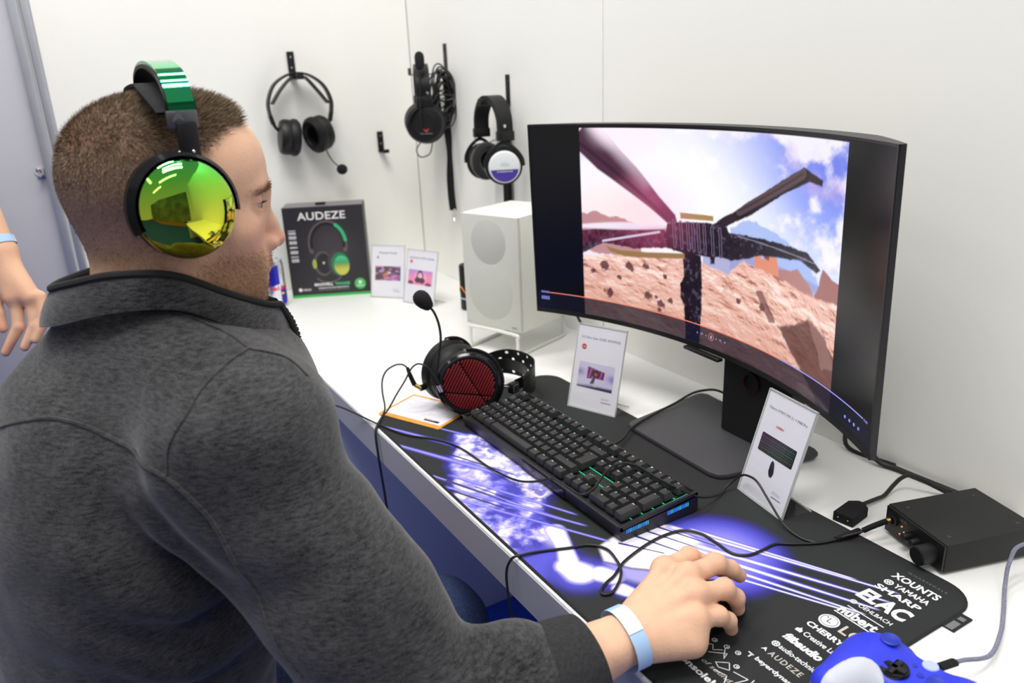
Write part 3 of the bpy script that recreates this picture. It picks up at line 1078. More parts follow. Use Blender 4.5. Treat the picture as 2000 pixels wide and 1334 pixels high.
stext('00:00:00', -0.388, -0.1412, 0.0055, M_SCRB)
stext('0503', -0.388, -0.1545, 0.0095, M_SCRB)
stext('01:06', 0.391, -0.1415, 0.0045, M_SCRB)
for a, s in ((-0.029, 'x'), (-0.018, '|<'), (-0.008, 's'), (0.016, 's'), (0.026, '>|'), (0.037, 'o')):
    stext(s, a, -0.1555, 0.006, M_SCRW, 0.0)
stext('II', 0.004, -0.1565, 0.0075, M_SCRW, 0.03)
def ring_on_screen(a, v, r0, r1, m):
    t = a / RM
    Mx = TILT @ T((RM - 0.0015) * math.sin(t), -(RM - (RM - 0.0015) * math.cos(t)), v) @ RZ(-t) @ RX(math.pi / 2)
    return G().lathe([(r0, 0), (r1, 0)], 28, None, closed=True).build('icon', m, screen, Mx)
ring_on_screen(0.004, -0.1537, 0.0064, 0.0056, M_SCRO)
for a in (0.338, 0.350, 0.362, 0.374):
    ring_on_screen(a, -0.1575, 0.0022, 0.0004, M_SCRB)
# stand: neck and flat base plate
MI2 = mon_M.inverted()
g = G().prism([(0.415, 0.472), (0.560, 0.466), (0.556, 0.500), (0.418, 0.506)], 0.012, 0.300, MI2, bev=0.004)
g.build('neck', M_BEZEL, monitor)
base = [(0.300, 0.372), (0.306, 0.360), (0.318, 0.355), (0.512, 0.349), (0.526, 0.354), (0.534, 0.366), (0.566, 0.522), (0.563, 0.534), (0.552, 0.540), (0.292, 0.562), (0.280, 0.556), (0.278, 0.544)]
g = G().prism(base, MAT_Z + 0.0003, 0.0125, MI2, bev=0.0025)
g.build('base_plate', M_STAND, monitor, label='dark grey flat stand plate')
g = G().lathe([(0.014, 0), (0.0165, 0), (0.0165, 0.004), (0.014, 0.004)], 28, MI2 @ T(0.478, 0.469, 0.118) @ RX(math.pi / 2), closed=True)
g.build('cable_ring', mat('red_ring', srgb(40, 14, 16), 0.4), monitor, label='dark red cable ring in the neck')

# ------------------------------------------------------------------ speaker on wire stand
M_SPK = mat('speaker_white', srgb(226, 227, 216), 0.5, bump=(200, 0.04))
M_SPKTOP = mat('speaker_cabinet', srgb(232, 232, 224), 0.45)


def grille_mat(name, col, dark):
    m = mat(name, col, 0.7)
    nt = m.node_tree
    b = nt.nodes['Principled BSDF']
    tc = nt.nodes.new('ShaderNodeTexCoord')
    w = nt.nodes.new('ShaderNodeTexWave')
    w.wave_type = 'BANDS'
    w.bands_direction = 'Z'
    w.inputs['Scale'].default_value = 140
    nt.links.new(tc.outputs['Object'], w.inputs['Vector'])
    mx = nt.nodes.new('ShaderNodeMix')
    mx.data_type = 'RGBA'
    mx.inputs['A'].default_value = (*dark, 1)
    mx.inputs['B'].default_value = (*col, 1)
    nt.links.new(w.outputs['Fac'], mx.inputs['Factor'])
    nt.links.new(mx.outputs['Result'], b.inputs['Base Color'])
    bp = nt.nodes.new('ShaderNodeBump')
    bp.inputs['Strength'].default_value = 0.4
    bp.inputs['Distance'].default_value = 0.0006
    nt.links.new(w.outputs['Fac'], bp.inputs['Height'])
    nt.links.new(bp.outputs['Normal'], b.inputs['Normal'])
    return m


M_GRILLE = grille_mat('grille_cloth', srgb(218, 219, 210), srgb(196, 197, 188))
M_CONE = grille_mat('driver_behind_cloth', srgb(206, 207, 199), srgb(184, 185, 178))
spk_M = T(-0.262, 0.345, 0) @ RZ(math.radians(20.5))
W_, D_, H0, H1 = 0.160, 0.170, 0.056, 0.312
speaker = thing('bookshelf_speaker', 'white bookshelf speaker with ribbed cloth grille beside the monitor', 'speaker', spk_M)
G().box((W_ / 2, D_ / 2 + 0.008, (H0 + H1) / 2), (W_, D_, H1 - H0), None, bev=0.003).build('cabinet', M_SPKTOP, speaker)
G().box((W_ / 2, 0.0035, (H0 + H1) / 2), (W_ - 0.001, 0.008, H1 - H0 - 0.002), None, bev=0.002).build('grille', M_GRILLE, speaker)
for zc, r in ((0.252, 0.0490), (0.140, 0.063)):
    G().lathe([(0, 0.0002), (r - 0.0004, 0.0002), (r, 0.0)], 64, T(W_ * 0.48, -0.0005, zc) @ RX(math.pi / 2)).build('driver', M_CONE, speaker)
text('ELAC', 0.006, mat('speaker_logo', srgb(120, 120, 116), 0.5), speaker, T(W_ - 0.026, -0.0012, H0 + 0.009) @ RX(math.pi / 2), bold=0.02)
text('Debut', 0.004, mat('speaker_logo2', srgb(150, 150, 146), 0.5), speaker, T(0.006, -0.0012, H0 + 0.006) @ RX(math.pi / 2))
M_WIRE = mat('stand_wire', srgb(222, 224, 218), 0.4, 0.15)
stand = thing('speaker_stand', 'bent pale steel wire stand holding the white speaker', 'stand', spk_M)
r = 0.0040
zt = H0 - r - 0.0002
def side(x, s):
    return [(x, D_ - 0.005, zt), (x, D_ + 0.002, zt - 0.008), (x, D_ + 0.002, 0.013), (x, D_ - 0.004, r + 0.0004), (x, D_ * 0.5, r + 0.0004), (x, 0.004, r + 0.0004), (x, -0.003, 0.012), (x, -0.003, zt - 0.010), (x + s * 0.010, -0.002, zt)]
L_ = side(0.012, 1)
R_ = side(W_ - 0.010, -1)
G().tube(L_ + R_[::-1], r, 10, 8).build('frame', M_WIRE, stand)
G().tube([(0.012, D_ - 0.005, zt), (W_ / 2, D_ - 0.006, zt), (W_ - 0.010, D_ - 0.005, zt)], r, 8).build('crossbar', M_WIRE, stand)

# ------------------------------------------------------------------ headset box by the left wall
box_M = T(-0.945, 0.130, 0) @ RZ(math.atan2(0.204, 0.095))
M_BOX = mat('box_black', srgb(46, 44, 48), 0.45, vary=(12, 0.08))
M_BOXSIDE = mat('box_grey', srgb(120, 120, 120), 0.5)
M_BOXGREEN = mat('box_green', srgb(58, 176, 82), 0.5)
pbox = thing('headset_box', 'black product box with green base stripe showing a headset', 'box', box_M)
bw, bd, bh = 0.2245, 0.085, 0.262
G().box((bw / 2, bd / 2, bh / 2), (bw, bd, bh), None, bev=0.0015).build('carton', M_BOX, pbox)
G().box((bw / 2, bd / 2, 0.004), (bw + 0.0008, bd + 0.0008, 0.0078), None).build('base_stripe', M_BOXGREEN, pbox)
G().box((bw / 2, bd / 2 + 0.001, bh + 0.0004), (bw - 0.002, bd - 0.002, 0.0008), None).build('lid', M_BOXSIDE, pbox, label='grey top flap')
g = G().box((bw * 0.47, 0.03, bh + 0.004), (0.028, 0.018, 0.007), None, bev=0.002)
g.build('hang_tab', M_BLACK, pbox)


def paint_box():
    n, mz = 170, 190
    X, Z = np.meshgrid(np.linspace(0.002, bw - 0.002, n), np.linspace(0.009, bh - 0.002, mz))
    C = np.zeros((mz, n, 3)) + np.array(srgb(44, 42, 46))
    C = over(C, srgb(74, 68, 72), sstep(0.1, 0.0, np.hypot(X - 0.125, Z - 0.15)) * 0.6)
    # product picture: generic headset, tilted
    def arc(cx, cz, rx, rz, a0, a1, w, col, C):
        d = np.full(X.shape, 1e9)
        for k in range(40):
            q0, q1 = (math.radians(a0 + (a1 - a0) * (k + j) / 40) for j in (0, 1))
            dd, _ = seg_d(X, Z, (cx + rx * math.cos(q0), cz + rz * math.sin(q0)), (cx + rx * math.cos(q1), cz + rz * math.sin(q1)))
            d = np.minimum(d, dd)
        return over(C, col, sstep(w, w * 0.7, d))
    C = arc(0.117, 0.155, 0.050, 0.062, -20, 200, 0.006, srgb(96, 84, 86), C)
    C = arc(0.117, 0.155, 0.046, 0.058, -10, 190, 0.0045, srgb(30, 28, 30), C)
    C = arc(0.117, 0.155, 0.051, 0.062, 8, 58, 0.0055, srgb(56, 178, 122), C)
    def ell(cx, cz, rx, rz, col, C, a=1.0, ang=0.0):
        c, s = math.cos(ang), math.sin(ang)
        u, v = (X - cx) * c + (Z - cz) * s, -(X - cx) * s + (Z - cz) * c
        return over(C, col, a * sstep(1.04, 0.97, np.hypot(u / rx, v / rz)))
    C = ell(0.098, 0.098, 0.026, 0.036, srgb(88, 82, 84), C)
    C = ell(0.100, 0.098, 0.021, 0.030, srgb(40, 38, 40), C)
    C = ell(0.100, 0.100, 0.0035, 0.0035, srgb(190, 190, 188), C)
    C = ell(0.074, 0.098, 0.006, 0.014, srgb(160, 176, 80), C)
    C = ell(0.133, 0.098, 0.022, 0.036, srgb(70, 62, 66), C)
    C = ell(0.146, 0.094, 0.026, 0.034, srgb(40, 120, 84), C)
    lo = sstep(1.02, 0.97, np.hypot((X - 0.150) / 0.022, (Z - 0.090) / 0.029))
    C = over(C, srgb(196, 196, 84), lo * sstep(0.105, 0.075, Z))
    C = over(C, srgb(74, 190, 130), lo * sstep(0.085, 0.115, Z))
    C = arc(0.110, 0.062, 0.034, 0.020, 200, 350, 0.003, srgb(92, 84, 88), C)
    # icon blocks on the left
    for zc, h in ((0.197, 0.002), (0.190, 0.004), (0.178, 0.006), (0.163, 0.006), (0.149, 0.003), (0.135, 0.006), (0.122, 0.003), (0.111, 0.006)):
        hm = (np.abs(X - 0.021) < 0.011) & (np.abs(Z - zc) < h * 0.8)
        C = over(C, srgb(196, 196, 196), hm * (0.55 + 0.45 * (vnoise(X * 900, Z * 900, 5) > 0.4)))
    C = over(C, srgb(70, 186, 92), sstep(0.0165, 0.0155, np.hypot(X - 0.197, Z - 0.033)))
    C = over(C, srgb(225, 240, 228), sstep(0.0055, 0.0045, np.hypot(X - 0.197, Z - 0.037)))
    pos = np.stack([X, np.full(X.shape, -0.0006), Z], -1)
    return color_grid('front_print', n, mz, pos, C, mat('box_print', attr='print', rough=0.42), pbox)


fp = paint_box()
FR = RX(math.pi / 2)
text('AUDEZE', 0.0305, mat('box_silver', srgb(226, 226, 224), 0.4), fp, T(bw / 2 - 0.004, -0.0011, 0.226) @ FR, bold=0.018, align='CENTER', sx=1.12, space=1.05)
text('MAXWELL', 0.0115, M_WHITE, fp, T(0.066, -0.0011, 0.0330) @ FR, bold=0.03)
text('WASABI', 0.0115, mat('box_mint', srgb(70, 200, 130), 0.5), fp, T(0.126, -0.0011, 0.0330) @ FR, bold=0.03)
text('WIRELESS PLANAR MAGNETIC', 0.0065, M_WHITE, fp, T(0.120, -0.0011, 0.0240) @ FR, bold=0.01, align='CENTER')
text('GAMING HEADSET FOR XBOX AND PC', 0.0050, M_GREYP, fp, T(0.120, -0.0011, 0.0180) @ FR, align='CENTER')
text('XBOX', 0.0085, M_WHITE, fp, T(0.032, -0.0011, 0.0205) @ FR, bold=0.015)
g = G().flat(circle(0.0052, 24), 0)
g.build('logo', M_WHITE, fp, T(0.025, -0.0011, 0.0238) @ FR)
text('XBOX', 0.0075, M_WHITE, fp, T(0.197, -0.0011, 0.0245) @ FR, bold=0.02, align='CENTER')

# ------------------------------------------------------------------ drink can and a dark tin
M_CANS = mat('can_silver', (0.72, 0.74, 0.78), 0.25, 0.85)
M_CANB = mat('can_blue', srgb(40, 40, 170), 0.3, 0.3)
can = thing('drink_can', 'slim blue and silver energy drink can behind the product box corner', 'can', T(-0.900, 0.076, 0) @ RZ(math.radians(20)))
G().lathe([(0.019, 0.0002), (0.0225, 0.002), (0.0265, 0.009), (0.0265, 0.118), (0.0245, 0.126), (0.0235, 0.131), (0.0240, 0.1335), (0.0225, 0.1335), (0.0215, 0.1305), (0, 0.1300)], 48).build('shell', M_CANS, can)
g = G()
for a0, a1, z0, z1 in ((-100, -8, 0.062, 0.116), (-8, 82, 0.010, 0.060), (82, 172, 0.062, 0.116), (172, 260, 0.010, 0.060)):
    secs = []
    for k in range(13):
        a = math.radians(a0 + (a1 - a0) * k / 12)
        sk = 0.010 * (k / 12 - 0.5)
        secs.append([(0.02665 * math.cos(a), 0.02665 * math.sin(a), z0 + sk), (0.02665 * math.cos(a), 0.02665 * math.sin(a), z1 + sk)])
    g.loft(secs, closed=False, caps=False)
g.build('blue_panels', M_CANB, can)
def curved_text(s, size, m, parent, radius, a_c, z, bold=0.03):
    me = text_mesh(s, size, bold, 0, 'CENTER').copy()
    for v in me.vertices:
        a = a_c + v.co.x / radius
        v.co = Vector((radius * math.cos(a), radius * math.sin(a), z + v.co.y))
    me.materials.append(m)
    return link('lettering', me, None, parent)
curved_text('Red Bull', 0.017, mat('can_red', srgb(222, 40, 70), 0.4), can, 0.0270, math.radians(-12), 0.050)
g = G().flat([(0.0, 0.0), (0.006, 0.004), (0.012, 0.0), (0.006, -0.004)], 0)
gm = g.build('emblem', mat('can_yellow', srgb(250, 196, 60), 0.4), can, T(0.0271 * math.cos(-0.2), 0.0271 * math.sin(-0.2), 0.040) @ RZ(-0.2) @ RY(math.pi / 2) @ RZ(math.pi / 2))
G().box((0.004, 0, 0.1345), (0.014, 0.009, 0.0012), None, bev=0.0004).build('pull_tab', M_CHROME, can)
tin = thing('dark_tin', 'small dark tin with orange mark half hidden behind the white speaker', 'tin', T(-0.530, 0.495, 0))
G().lathe([(0.024, 0.0002), (0.026, 0.002), (0.026, 0.118), (0.024, 0.1215), (0.0, 0.1215)], 36).build('shell', M_BLACK, tin)
G().lathe([(0.02615, 0.030), (0.02615, 0.034)], 36, closed=False).build('band', mat('tin_pale', srgb(170, 190, 205), 0.5), tin)
g = G().tube([(0.0262 * math.cos(a), 0.0262 * math.sin(a), 0.052 + 0.012 * math.sin(a * 3)) for a in np.linspace(-2.8, 0.4, 18)], 0.0016, 5, 2)
g.build('stripe', mat('tin_orange', srgb(235, 130, 50), 0.5), tin)

# ------------------------------------------------------------------ acrylic sign holders
def glass_mat():
    m = bpy.data.materials.new('acrylic')
    m.use_nodes = True
    nt = m.node_tree
    nt.nodes.remove(nt.nodes['Principled BSDF'])
    out = nt.nodes['Material Output']
    tr_ = nt.nodes.new('ShaderNodeBsdfTransparent')
    tr_.inputs['Color'].default_value = (0.985, 0.99, 0.99, 1)
    gl = nt.nodes.new('ShaderNodeBsdfGlossy')
    gl.inputs['Roughness'].default_value = 0.05
    mx = nt.nodes.new('ShaderNodeMixShader')
    mx.inputs['Fac'].default_value = 0.05
    nt.links.new(tr_.outputs['BSDF'], mx.inputs[1])
    nt.links.new(gl.outputs['BSDF'], mx.inputs[2])
    nt.links.new(mx.outputs['Shader'], out.inputs['Surface'])
    return m


M_ACRYL = glass_mat()
M_ACRE = mat('acrylic_edge', (0.86, 0.89, 0.87), 0.15, trans=0.35)
M_INK = mat('ink_grey', srgb(84, 84, 92), 0.6)


def sign(name, label, p0, p1, title, lean, pic, h=0.152, z0=MAT_Z, logo=None, group='acrylic sign holders'):
    p0, p1 = Vector(p0), Vector(p1)
    w = (p1 - p0).length
    Mx = frame((p0.x, p0.y, z0 + 0.0004), (p1 - p0).to_3d())
    s = thing(name, label, 'sign', Mx, group)
    Ln = RX(-lean)               # local: x along the foot edge, z up the sheet, y to the back
    th = 0.0045
    g = G().box((w / 2, 0.0006, h / 2), (w, 0.0012, h), Ln)
    g.build('pane', M_ACRYL, s)
    g = G().box((0.0008, th / 2, h / 2), (0.0012, th, h), Ln).box((w - 0.0008, th / 2, h / 2), (0.0012, th, h), Ln)
    g.box((w / 2, th / 2, h - 0.0006), (w, th, 0.0012), Ln).box((w / 2, th / 2, 0.0008), (w, th, 0.0016), Ln)
    g.build('pane_edge', M_ACRE, s)
    g = G().box((w / 2, 0.026, 0.0012), (w, 0.052, 0.0022))
    g.build('foot', M_ACRYL, s)
    G().box((w / 2, 0.0523, 0.0012), (w, 0.0012, 0.0024)).build('foot_edge', M_ACRE, s)
    pp = G().box((w / 2, th / 2, h / 2), (w - 0.0036, 0.0006, h - 0.004), Ln).build('paper', M_PAPER, s)
    F = Ln @ T(0, th / 2 - 0.0005, 0) @ RX(math.pi / 2)
    tm = text_mesh(title, 0.0085, 0, 0, 'CENTER')
    tw = max(v.co.x for v in tm.vertices) * 2
    text(title, 0.0085, M_INK, pp, F @ T(w / 2, h * 0.835, 0) @ Matrix.Scale(min(1.0, w * 0.80 / tw), 4), align='CENTER')
    text('elitec', 0.008, mat('ink_pale', srgb(196, 192, 206), 0.6), pp, F @ T(w * 0.66, h * 0.155, 0))
    G().box((w * 0.77, h * 0.128, 0), (w * 0.2, 0.0010, 0.0001)).build('underline', M_INK, pp, F)
    if pic:
        pic(pp, F, w, h)
    return s


def pic_grid(name, pp, F, x0, x1, y0, y1, n, m, fn):
    X, Y = np.meshgrid(np.linspace(0, 1, n), np.linspace(0, 1, m))
    C = fn(X, Y)
    P = np.stack([x0 + X * (x1 - x0), y0 + Y * (y1 - y0), np.full(X.shape, 0.0001)], -1)
    return color_grid(name, n, m, P, C, mat('photo_print', attr='print', rough=0.5), pp, M=F)


def pic_monitor(pp, F, w, h):
    def fn(X, Y):
        C = np.zeros(X.shape + (3,)) + np.array(srgb(214, 208, 236))
        C = over(C, srgb(150, 138, 204), sstep(0.25, 0.0, np.abs(Y - 0.55 + 0.1 * (X - 0.5))) * sstep(0.2, 0.5, np.abs(X - 0.5)))
        C = over(C, srgb(112, 100, 150), sstep(0.22, 0.05, Y + 0.15 * np.abs(X - 0.5)))
        C = over(C, srgb(60, 58, 84), sstep(0.12, 0.0, Y - 0.1 * (X - 0.3)))
        m = sstep(0.01, -0.01, poly_sd(X, Y, [(0.25, 0.85), (0.5, 0.78), (0.74, 0.72), (0.74, 0.42), (0.5, 0.42), (0.26, 0.36)]))
        st = 0.5 + 0.5 * np.sin(X * 60 + np.sin(Y * 5) * 2)
        C = C * (1 - m[..., None]) + m[..., None] * (np.array(srgb(60, 34, 86)) * (1 - st[..., None]) + np.array(srgb(190, 80, 160)) * st[..., None])
        C = over(C, srgb(44, 26, 40), sstep(0.13, 0.11, np.hypot(X - 0.5, (Y - 0.6) * 0.8)))
        C = over(C, srgb(190, 70, 50), sstep(0.06, 0.04, np.hypot(X - 0.5, (Y - 0.58) * 0.8)))
        C = over(C, srgb(70, 64, 84), sstep(0.01, -0.01, poly_sd(X, Y, [(0.42, 0.42), (0.50, 0.42), (0.47, 0.18), (0.36, 0.18)])))
        C = over(C, srgb(206, 200, 216), sstep(0.02, 0.0, poly_sd(X, Y, [(0.42, 0.2), (0.6, 0.17), (0.62, 0.14), (0.48, 0.1)])))
        return C
    pic_grid('picture', pp, F, w * 0.13, w * 0.86, h * 0.26, h * 0.56, 90, 60, fn)
    c = G().flat(circle(0.0052, 28), 0)
    c.build('logo', mat('logo_red', srgb(196, 44, 56), 0.5), pp, F @ T(w * 0.18, h * 0.735, 0.0002))
    text('LG', 0.006, M_PAPER, pp, F @ T(w * 0.18, h * 0.722, 0.0005), align='CENTER')


def pic_keyboard(pp, F, w, h):
    kb_ = G().prism(rrect(w * 0.74, h * 0.17, 0.002), 0, 0.0001).build('picture', mat('print_dark', srgb(34, 30, 42), 0.5), pp, F @ T(w * 0.13, h * 0.44, 0))
    def fn(X, Y):
        C = np.zeros(X.shape + (3,)) + np.array(srgb(28, 26, 36))
        gx = (np.abs((X * 20) % 1 - 0.5) > 0.38) | (np.abs((Y * 6) % 1 - 0.5) > 0.36)
        col = np.array(srgb(150, 70, 140)) * (1 - X[..., None]) + np.array(srgb(70, 130, 110)) * X[..., None]
        col = col * Y[..., None] + np.array(srgb(90, 110, 70)) * (1 - Y[..., None])
        return np.where(gx[..., None], col * 0.75, C)
    pic_grid('picture', pp, F @ T(0, 0, 0.0002), w * 0.15, w * 0.85, h * 0.45, h * 0.60, 120, 40, fn)
    g = G()
    g.flat([(0.0055 * math.cos(t) * (1 if math.sin(t) < 0 else 0.85), 0.012 * math.sin(t)) for t in np.linspace(0, 2 * math.pi, 28, endpoint=False)])
    g.build('picture', mat('print_mouse', srgb(40, 34, 52), 0.5), pp, F @ T(w * 0.52, h * 0.345, 0.0002) @ RZ(0.15))
    text('CHERRY', 0.0045, mat('ink_red', srgb(214, 70, 80), 0.5), pp, F @ T(w * 0.43, h * 0.70, 0.0002), align='CENTER', bold=0.02)


def pic_game(pp, F, w, h):
    def fn(X, Y):
        n = fbm(X * 5, Y * 4, 91)
        C = np.zeros(X.shape + (3,)) + np.array(srgb(92, 76, 70))
        C = over(C, srgb(150, 96, 190), sstep(0.45, 0.62, n) * sstep(0.4, 0.9, X))
        C = over(C, srgb(228, 140, 200), sstep(0.5, 0.62, fbm(X * 7 + 3, Y * 6, 95)) * 0.8)
        C = over(C, srgb(206, 130, 100), sstep(0.16, 0.08, np.hypot(X - 0.42, Y - 0.4)))
        C = over(C, srgb(232, 224, 228), sstep(0.09, 0.05, np.hypot(X - 0.55, Y - 0.55)))
        C = over(C, srgb(176, 160, 226), sstep(0.12, 0.06, np.hypot(X - 0.24, Y - 0.65)))
        return C
    pic_grid('picture', pp, F, w * 0.12, w * 0.88, h * 0.33, h * 0.60, 60, 40, fn)
    G().flat([(-0.004, -0.004), (0, 0.005), (0.004, -0.004), (0, -0.0015)], 0).build('logo', M_INK, pp, F @ T(w * 0.2, h * 0.77, 0.0002))


def pic_headset(pp, F, w, h):
    def fn(X, Y):
        C = np.zeros(X.shape + (3,)) + np.array(srgb(250, 150, 190))
        C = over(C, srgb(196, 150, 226), sstep(0.5, 1.0, Y + 0.2 * (0.5 - X)))
        C = over(C, srgb(252, 196, 214), sstep(0.35, 0.05, np.hypot(X - 0.5, (Y - 0.55) * 0.7)))
        for cx, cy, rx, ry in ((0.4, 0.32, 0.12, 0.2), (0.58, 0.3, 0.12, 0.2)):
            C = over(C, srgb(92, 60, 84), sstep(1.05, 0.95, np.hypot((X - cx) / rx, (Y - cy) / ry)))
        d = np.abs(np.hypot((X - 0.49) / 0.12, (Y - 0.5) / 0.42) - 1)
        C = over(C, srgb(70, 44, 62), sstep(0.22, 0.12, d) * (Y > 0.45))
        C = over(C, srgb(120, 60, 84), sstep(0.14, 0.1, np.hypot((X - 0.1), (Y - 0.08) * 0.8)))
        C = over(C, srgb(120, 60, 84), sstep(0.14, 0.1, np.hypot((X - 0.85), (Y - 0.05) * 0.8)))
        return C
    pic_grid('picture', pp, F, w * 0.10, w * 0.88, h * 0.36, h * 0.63, 60, 44, fn)
    G().flat(circle(0.0048, 20), 0).build('logo', mat('logo_orange', srgb(228, 90, 56), 0.5), pp, F @ T(w * 0.16, h * 0.775, 0.0002))


sign('sign_holder', 'acrylic sign with monitor picture standing left of the monitor stand', (0.163, 0.329), (0.258, 0.367), 'LG Ultra Gear OLED 34GS95QE', math.radians(16), pic_monitor, 0.158)
sign('sign_holder', 'acrylic sign picturing a keyboard and mouse in front of the monitor stand', (0.561, 0.358), (0.657, 0.341), 'Cherry XTRFY MX 3.1 + M68 Pro', math.radians(17), pic_keyboard, 0.160)
sign('sign_holder', 'acrylic sign with dark purple picture right beside the black product box', (-0.812, 0.318), (-0.735, 0.388), 'Maxwell Wasabi', math.radians(14), pic_game, 0.150, 0.0)
sign('sign_holder', 'acrylic sign with pink headset picture behind the boom microphone', (-0.705, 0.372), (-0.602, 0.416), 'beyerdynamic MMX 300 PRO', math.radians(14), pic_headset, 0.150, 0.0)

# ------------------------------------------------------------------ keyboard
KW, KD = 0.4465, 0.139
kb_M = T(0.1285, 0.127, MAT_Z)
keyboard = thing('keyboard', 'full size black mechanical keyboard with green backlight', 'keyboard', kb_M)
M_KBODY = mat('keyboard_case', (0.014, 0.014, 0.016), 0.42, bump=(900, 0.06))
M_KPLATE = mat('keyboard_plate', (0.022, 0.024, 0.024), 0.4)
M_KEY = mat('keycap', (0.030, 0.030, 0.031), 0.42, bump=(1200, 0.08))
M_LEGEND = mat('key_legend', (0.55, 0.60, 0.62), 0.5, emit=(0.6, 0.8, 0.75), estr=0.35)
M_LED = mat('key_led', (0.0, 0.1, 0.05), 0.4, emit=(0.02, 0.8, 0.36), estr=0.9)
M_LEDB = mat('side_led', (0.0, 0.02, 0.1), 0.4, emit=(0.03, 0.16, 0.9), estr=1.4)
M_LEDC = mat('side_led_teal', (0.0, 0.02, 0.1), 0.4, emit=(0.02, 0.45, 0.6), estr=1.1)
zf, zr = 0.0215, 0.031
ka = math.atan2(zr - zf, KD)
# case with lip: section in y-z, swept along x, notch in the front lip
case_sec = [(0.004, 0.001), (0.0, 0.010), (0.001, zf), (0.004, zf + 0.0008), (0.0065, zf - 0.004), (KD - 0.0055, zr - 0.004), (KD - 0.004, zr + 0.0008), (KD, zr - 0.001), (KD, 0.004), (KD - 0.006, 0.001)]
secs = []
for x in (0.0, 0.006, KW - 0.006, KW):
    dz = 0.0 if x in (0.0, KW) else 0.0
    secs.append([(x, y, z) for y, z in case_sec])
G().loft(secs).build('case', M_KBODY, keyboard)
for x in (0.0022, KW - 0.0022):
    G().loft([[(x - 0.0022, 0.001, zf - 0.006), (x + 0.0022, 0.001, zf - 0.006), (x + 0.0022, 0.001, zf + 0.0012), (x - 0.0022, 0.001, zf + 0.0012)],
              [(x - 0.0022, KD - 0.001, zr - 0.006), (x + 0.0022, KD - 0.001, zr - 0.006), (x + 0.0022, KD - 0.001, zr + 0.0012), (x - 0.0022, KD - 0.001, zr + 0.0012)]]).build('side_rim', M_KBODY, keyboard)
pl = G().loft([[(x, 0.0055, zf - 0.0036), (x, 0.0055, zf - 0.0028), (x, KD - 0.0055, zr - 0.0028), (x, KD - 0.0055, zr - 0.0036)] for x in (0.0045, KW - 0.0045)])
plate = pl.build('plate', M_KPLATE, keyboard)
G().prism([(0.196, -0.0006), (0.318, -0.0006), (0.310, 0.0006), (0.204, 0.0006)], 0.006, zf - 0.003).build('front_notch', M_BLACKG, keyboard)
text('CHERRY XTRFY', 0.0075, mat('kb_logo', srgb(150, 150, 190), 0.5), keyboard, T(0.208, -0.0011, 0.0105) @ RX(math.pi / 2), bold=0.004, sx=0.95)
U = 0.01905
X0, Y0 = 0.0088, 0.0098


def keycap_mesh(w, h, ent=False):
    """truncated keycap w x h units, origin at its centre on the plate"""
    bx, by = w * U / 2 - 0.0008, h * U / 2 - 0.0008
    bm = bmesh.new()
    if ent:   # stepped return key
        o = [(-0.75, 1.0), (0.75, 1.0), (0.75, -1.0), (-0.5, -1.0), (-0.5, 0.0), (-0.75, 0.0)]
        def ring(ins, z, fy):
            q = []
            for x, y in o:
                sx_ = 1 if x > 0 else -1
                iy = ins if y != 0 else ins
                yy = y * U - (ins if y > 0 else (-ins if y < 0 else -ins)) if y != 0 else 0.0 + ins
                q.append((x * U - sx_ * ins, yy, z))
            return q
        rings = [ring(0.0008, 0.0, 0), ring(0.0014, 0.0030, 0), ring(0.0032, 0.0092, 0), ring(0.0040, 0.0098, 0)]
    else:
        def ring(ix, iyf, iyb, z, dz=0.0):
            return [(-bx + ix, -by + iyf, z), (bx - ix, -by + iyf, z), (bx - ix, by - iyb, z + dz), (-bx + ix, by - iyb, z + dz)]
        rings = [ring(0.0002, 0.0002, 0.0002, 0.0), ring(0.0008, 0.0006, 0.0012, 0.0030), ring(0.0026, 0.0020, 0.0040, 0.0092, 0.0006), ring(0.0034, 0.0028, 0.0048, 0.0098, 0.0006)]
    vs = [[bm.verts.new(p) for p in r_] for r_ in rings]
    n = len(vs[0])
    for a, b in zip(vs[:-1], vs[1:]):
        for i in range(n):
            bm.faces.new((a[i], a[(i + 1) % n], b[(i + 1) % n], b[i]))
    if ent:
        bm.faces.new(vs[-1])
    else:   # dished top: a centre line slightly lower
        t = vs[-1]
        m0 = bm.verts.new(((t[0].co + t[1].co) / 2) + Vector((0, 0, -0.0006)))
        m1 = bm.verts.new(((t[2].co + t[3].co) / 2) + Vector((0, 0, -0.0006)))
        bm.faces.new((t[0], m0, m1, t[3]))
        bm.faces.new((m0, t[1], t[2], m1))
        bm.faces.new((vs[-2][0], vs[-2][1], t[1], m0, t[0])) if False else None
    bmesh.ops.recalc_face_normals(bm, faces=bm.faces)
    me = bpy.data.meshes.new('key')
    for f_ in bm.faces:
        f_.smooth = False
    bm.to_mesh(me)
    bm.free()
    me.materials.append(M_KEY)
    return me


KM = {}


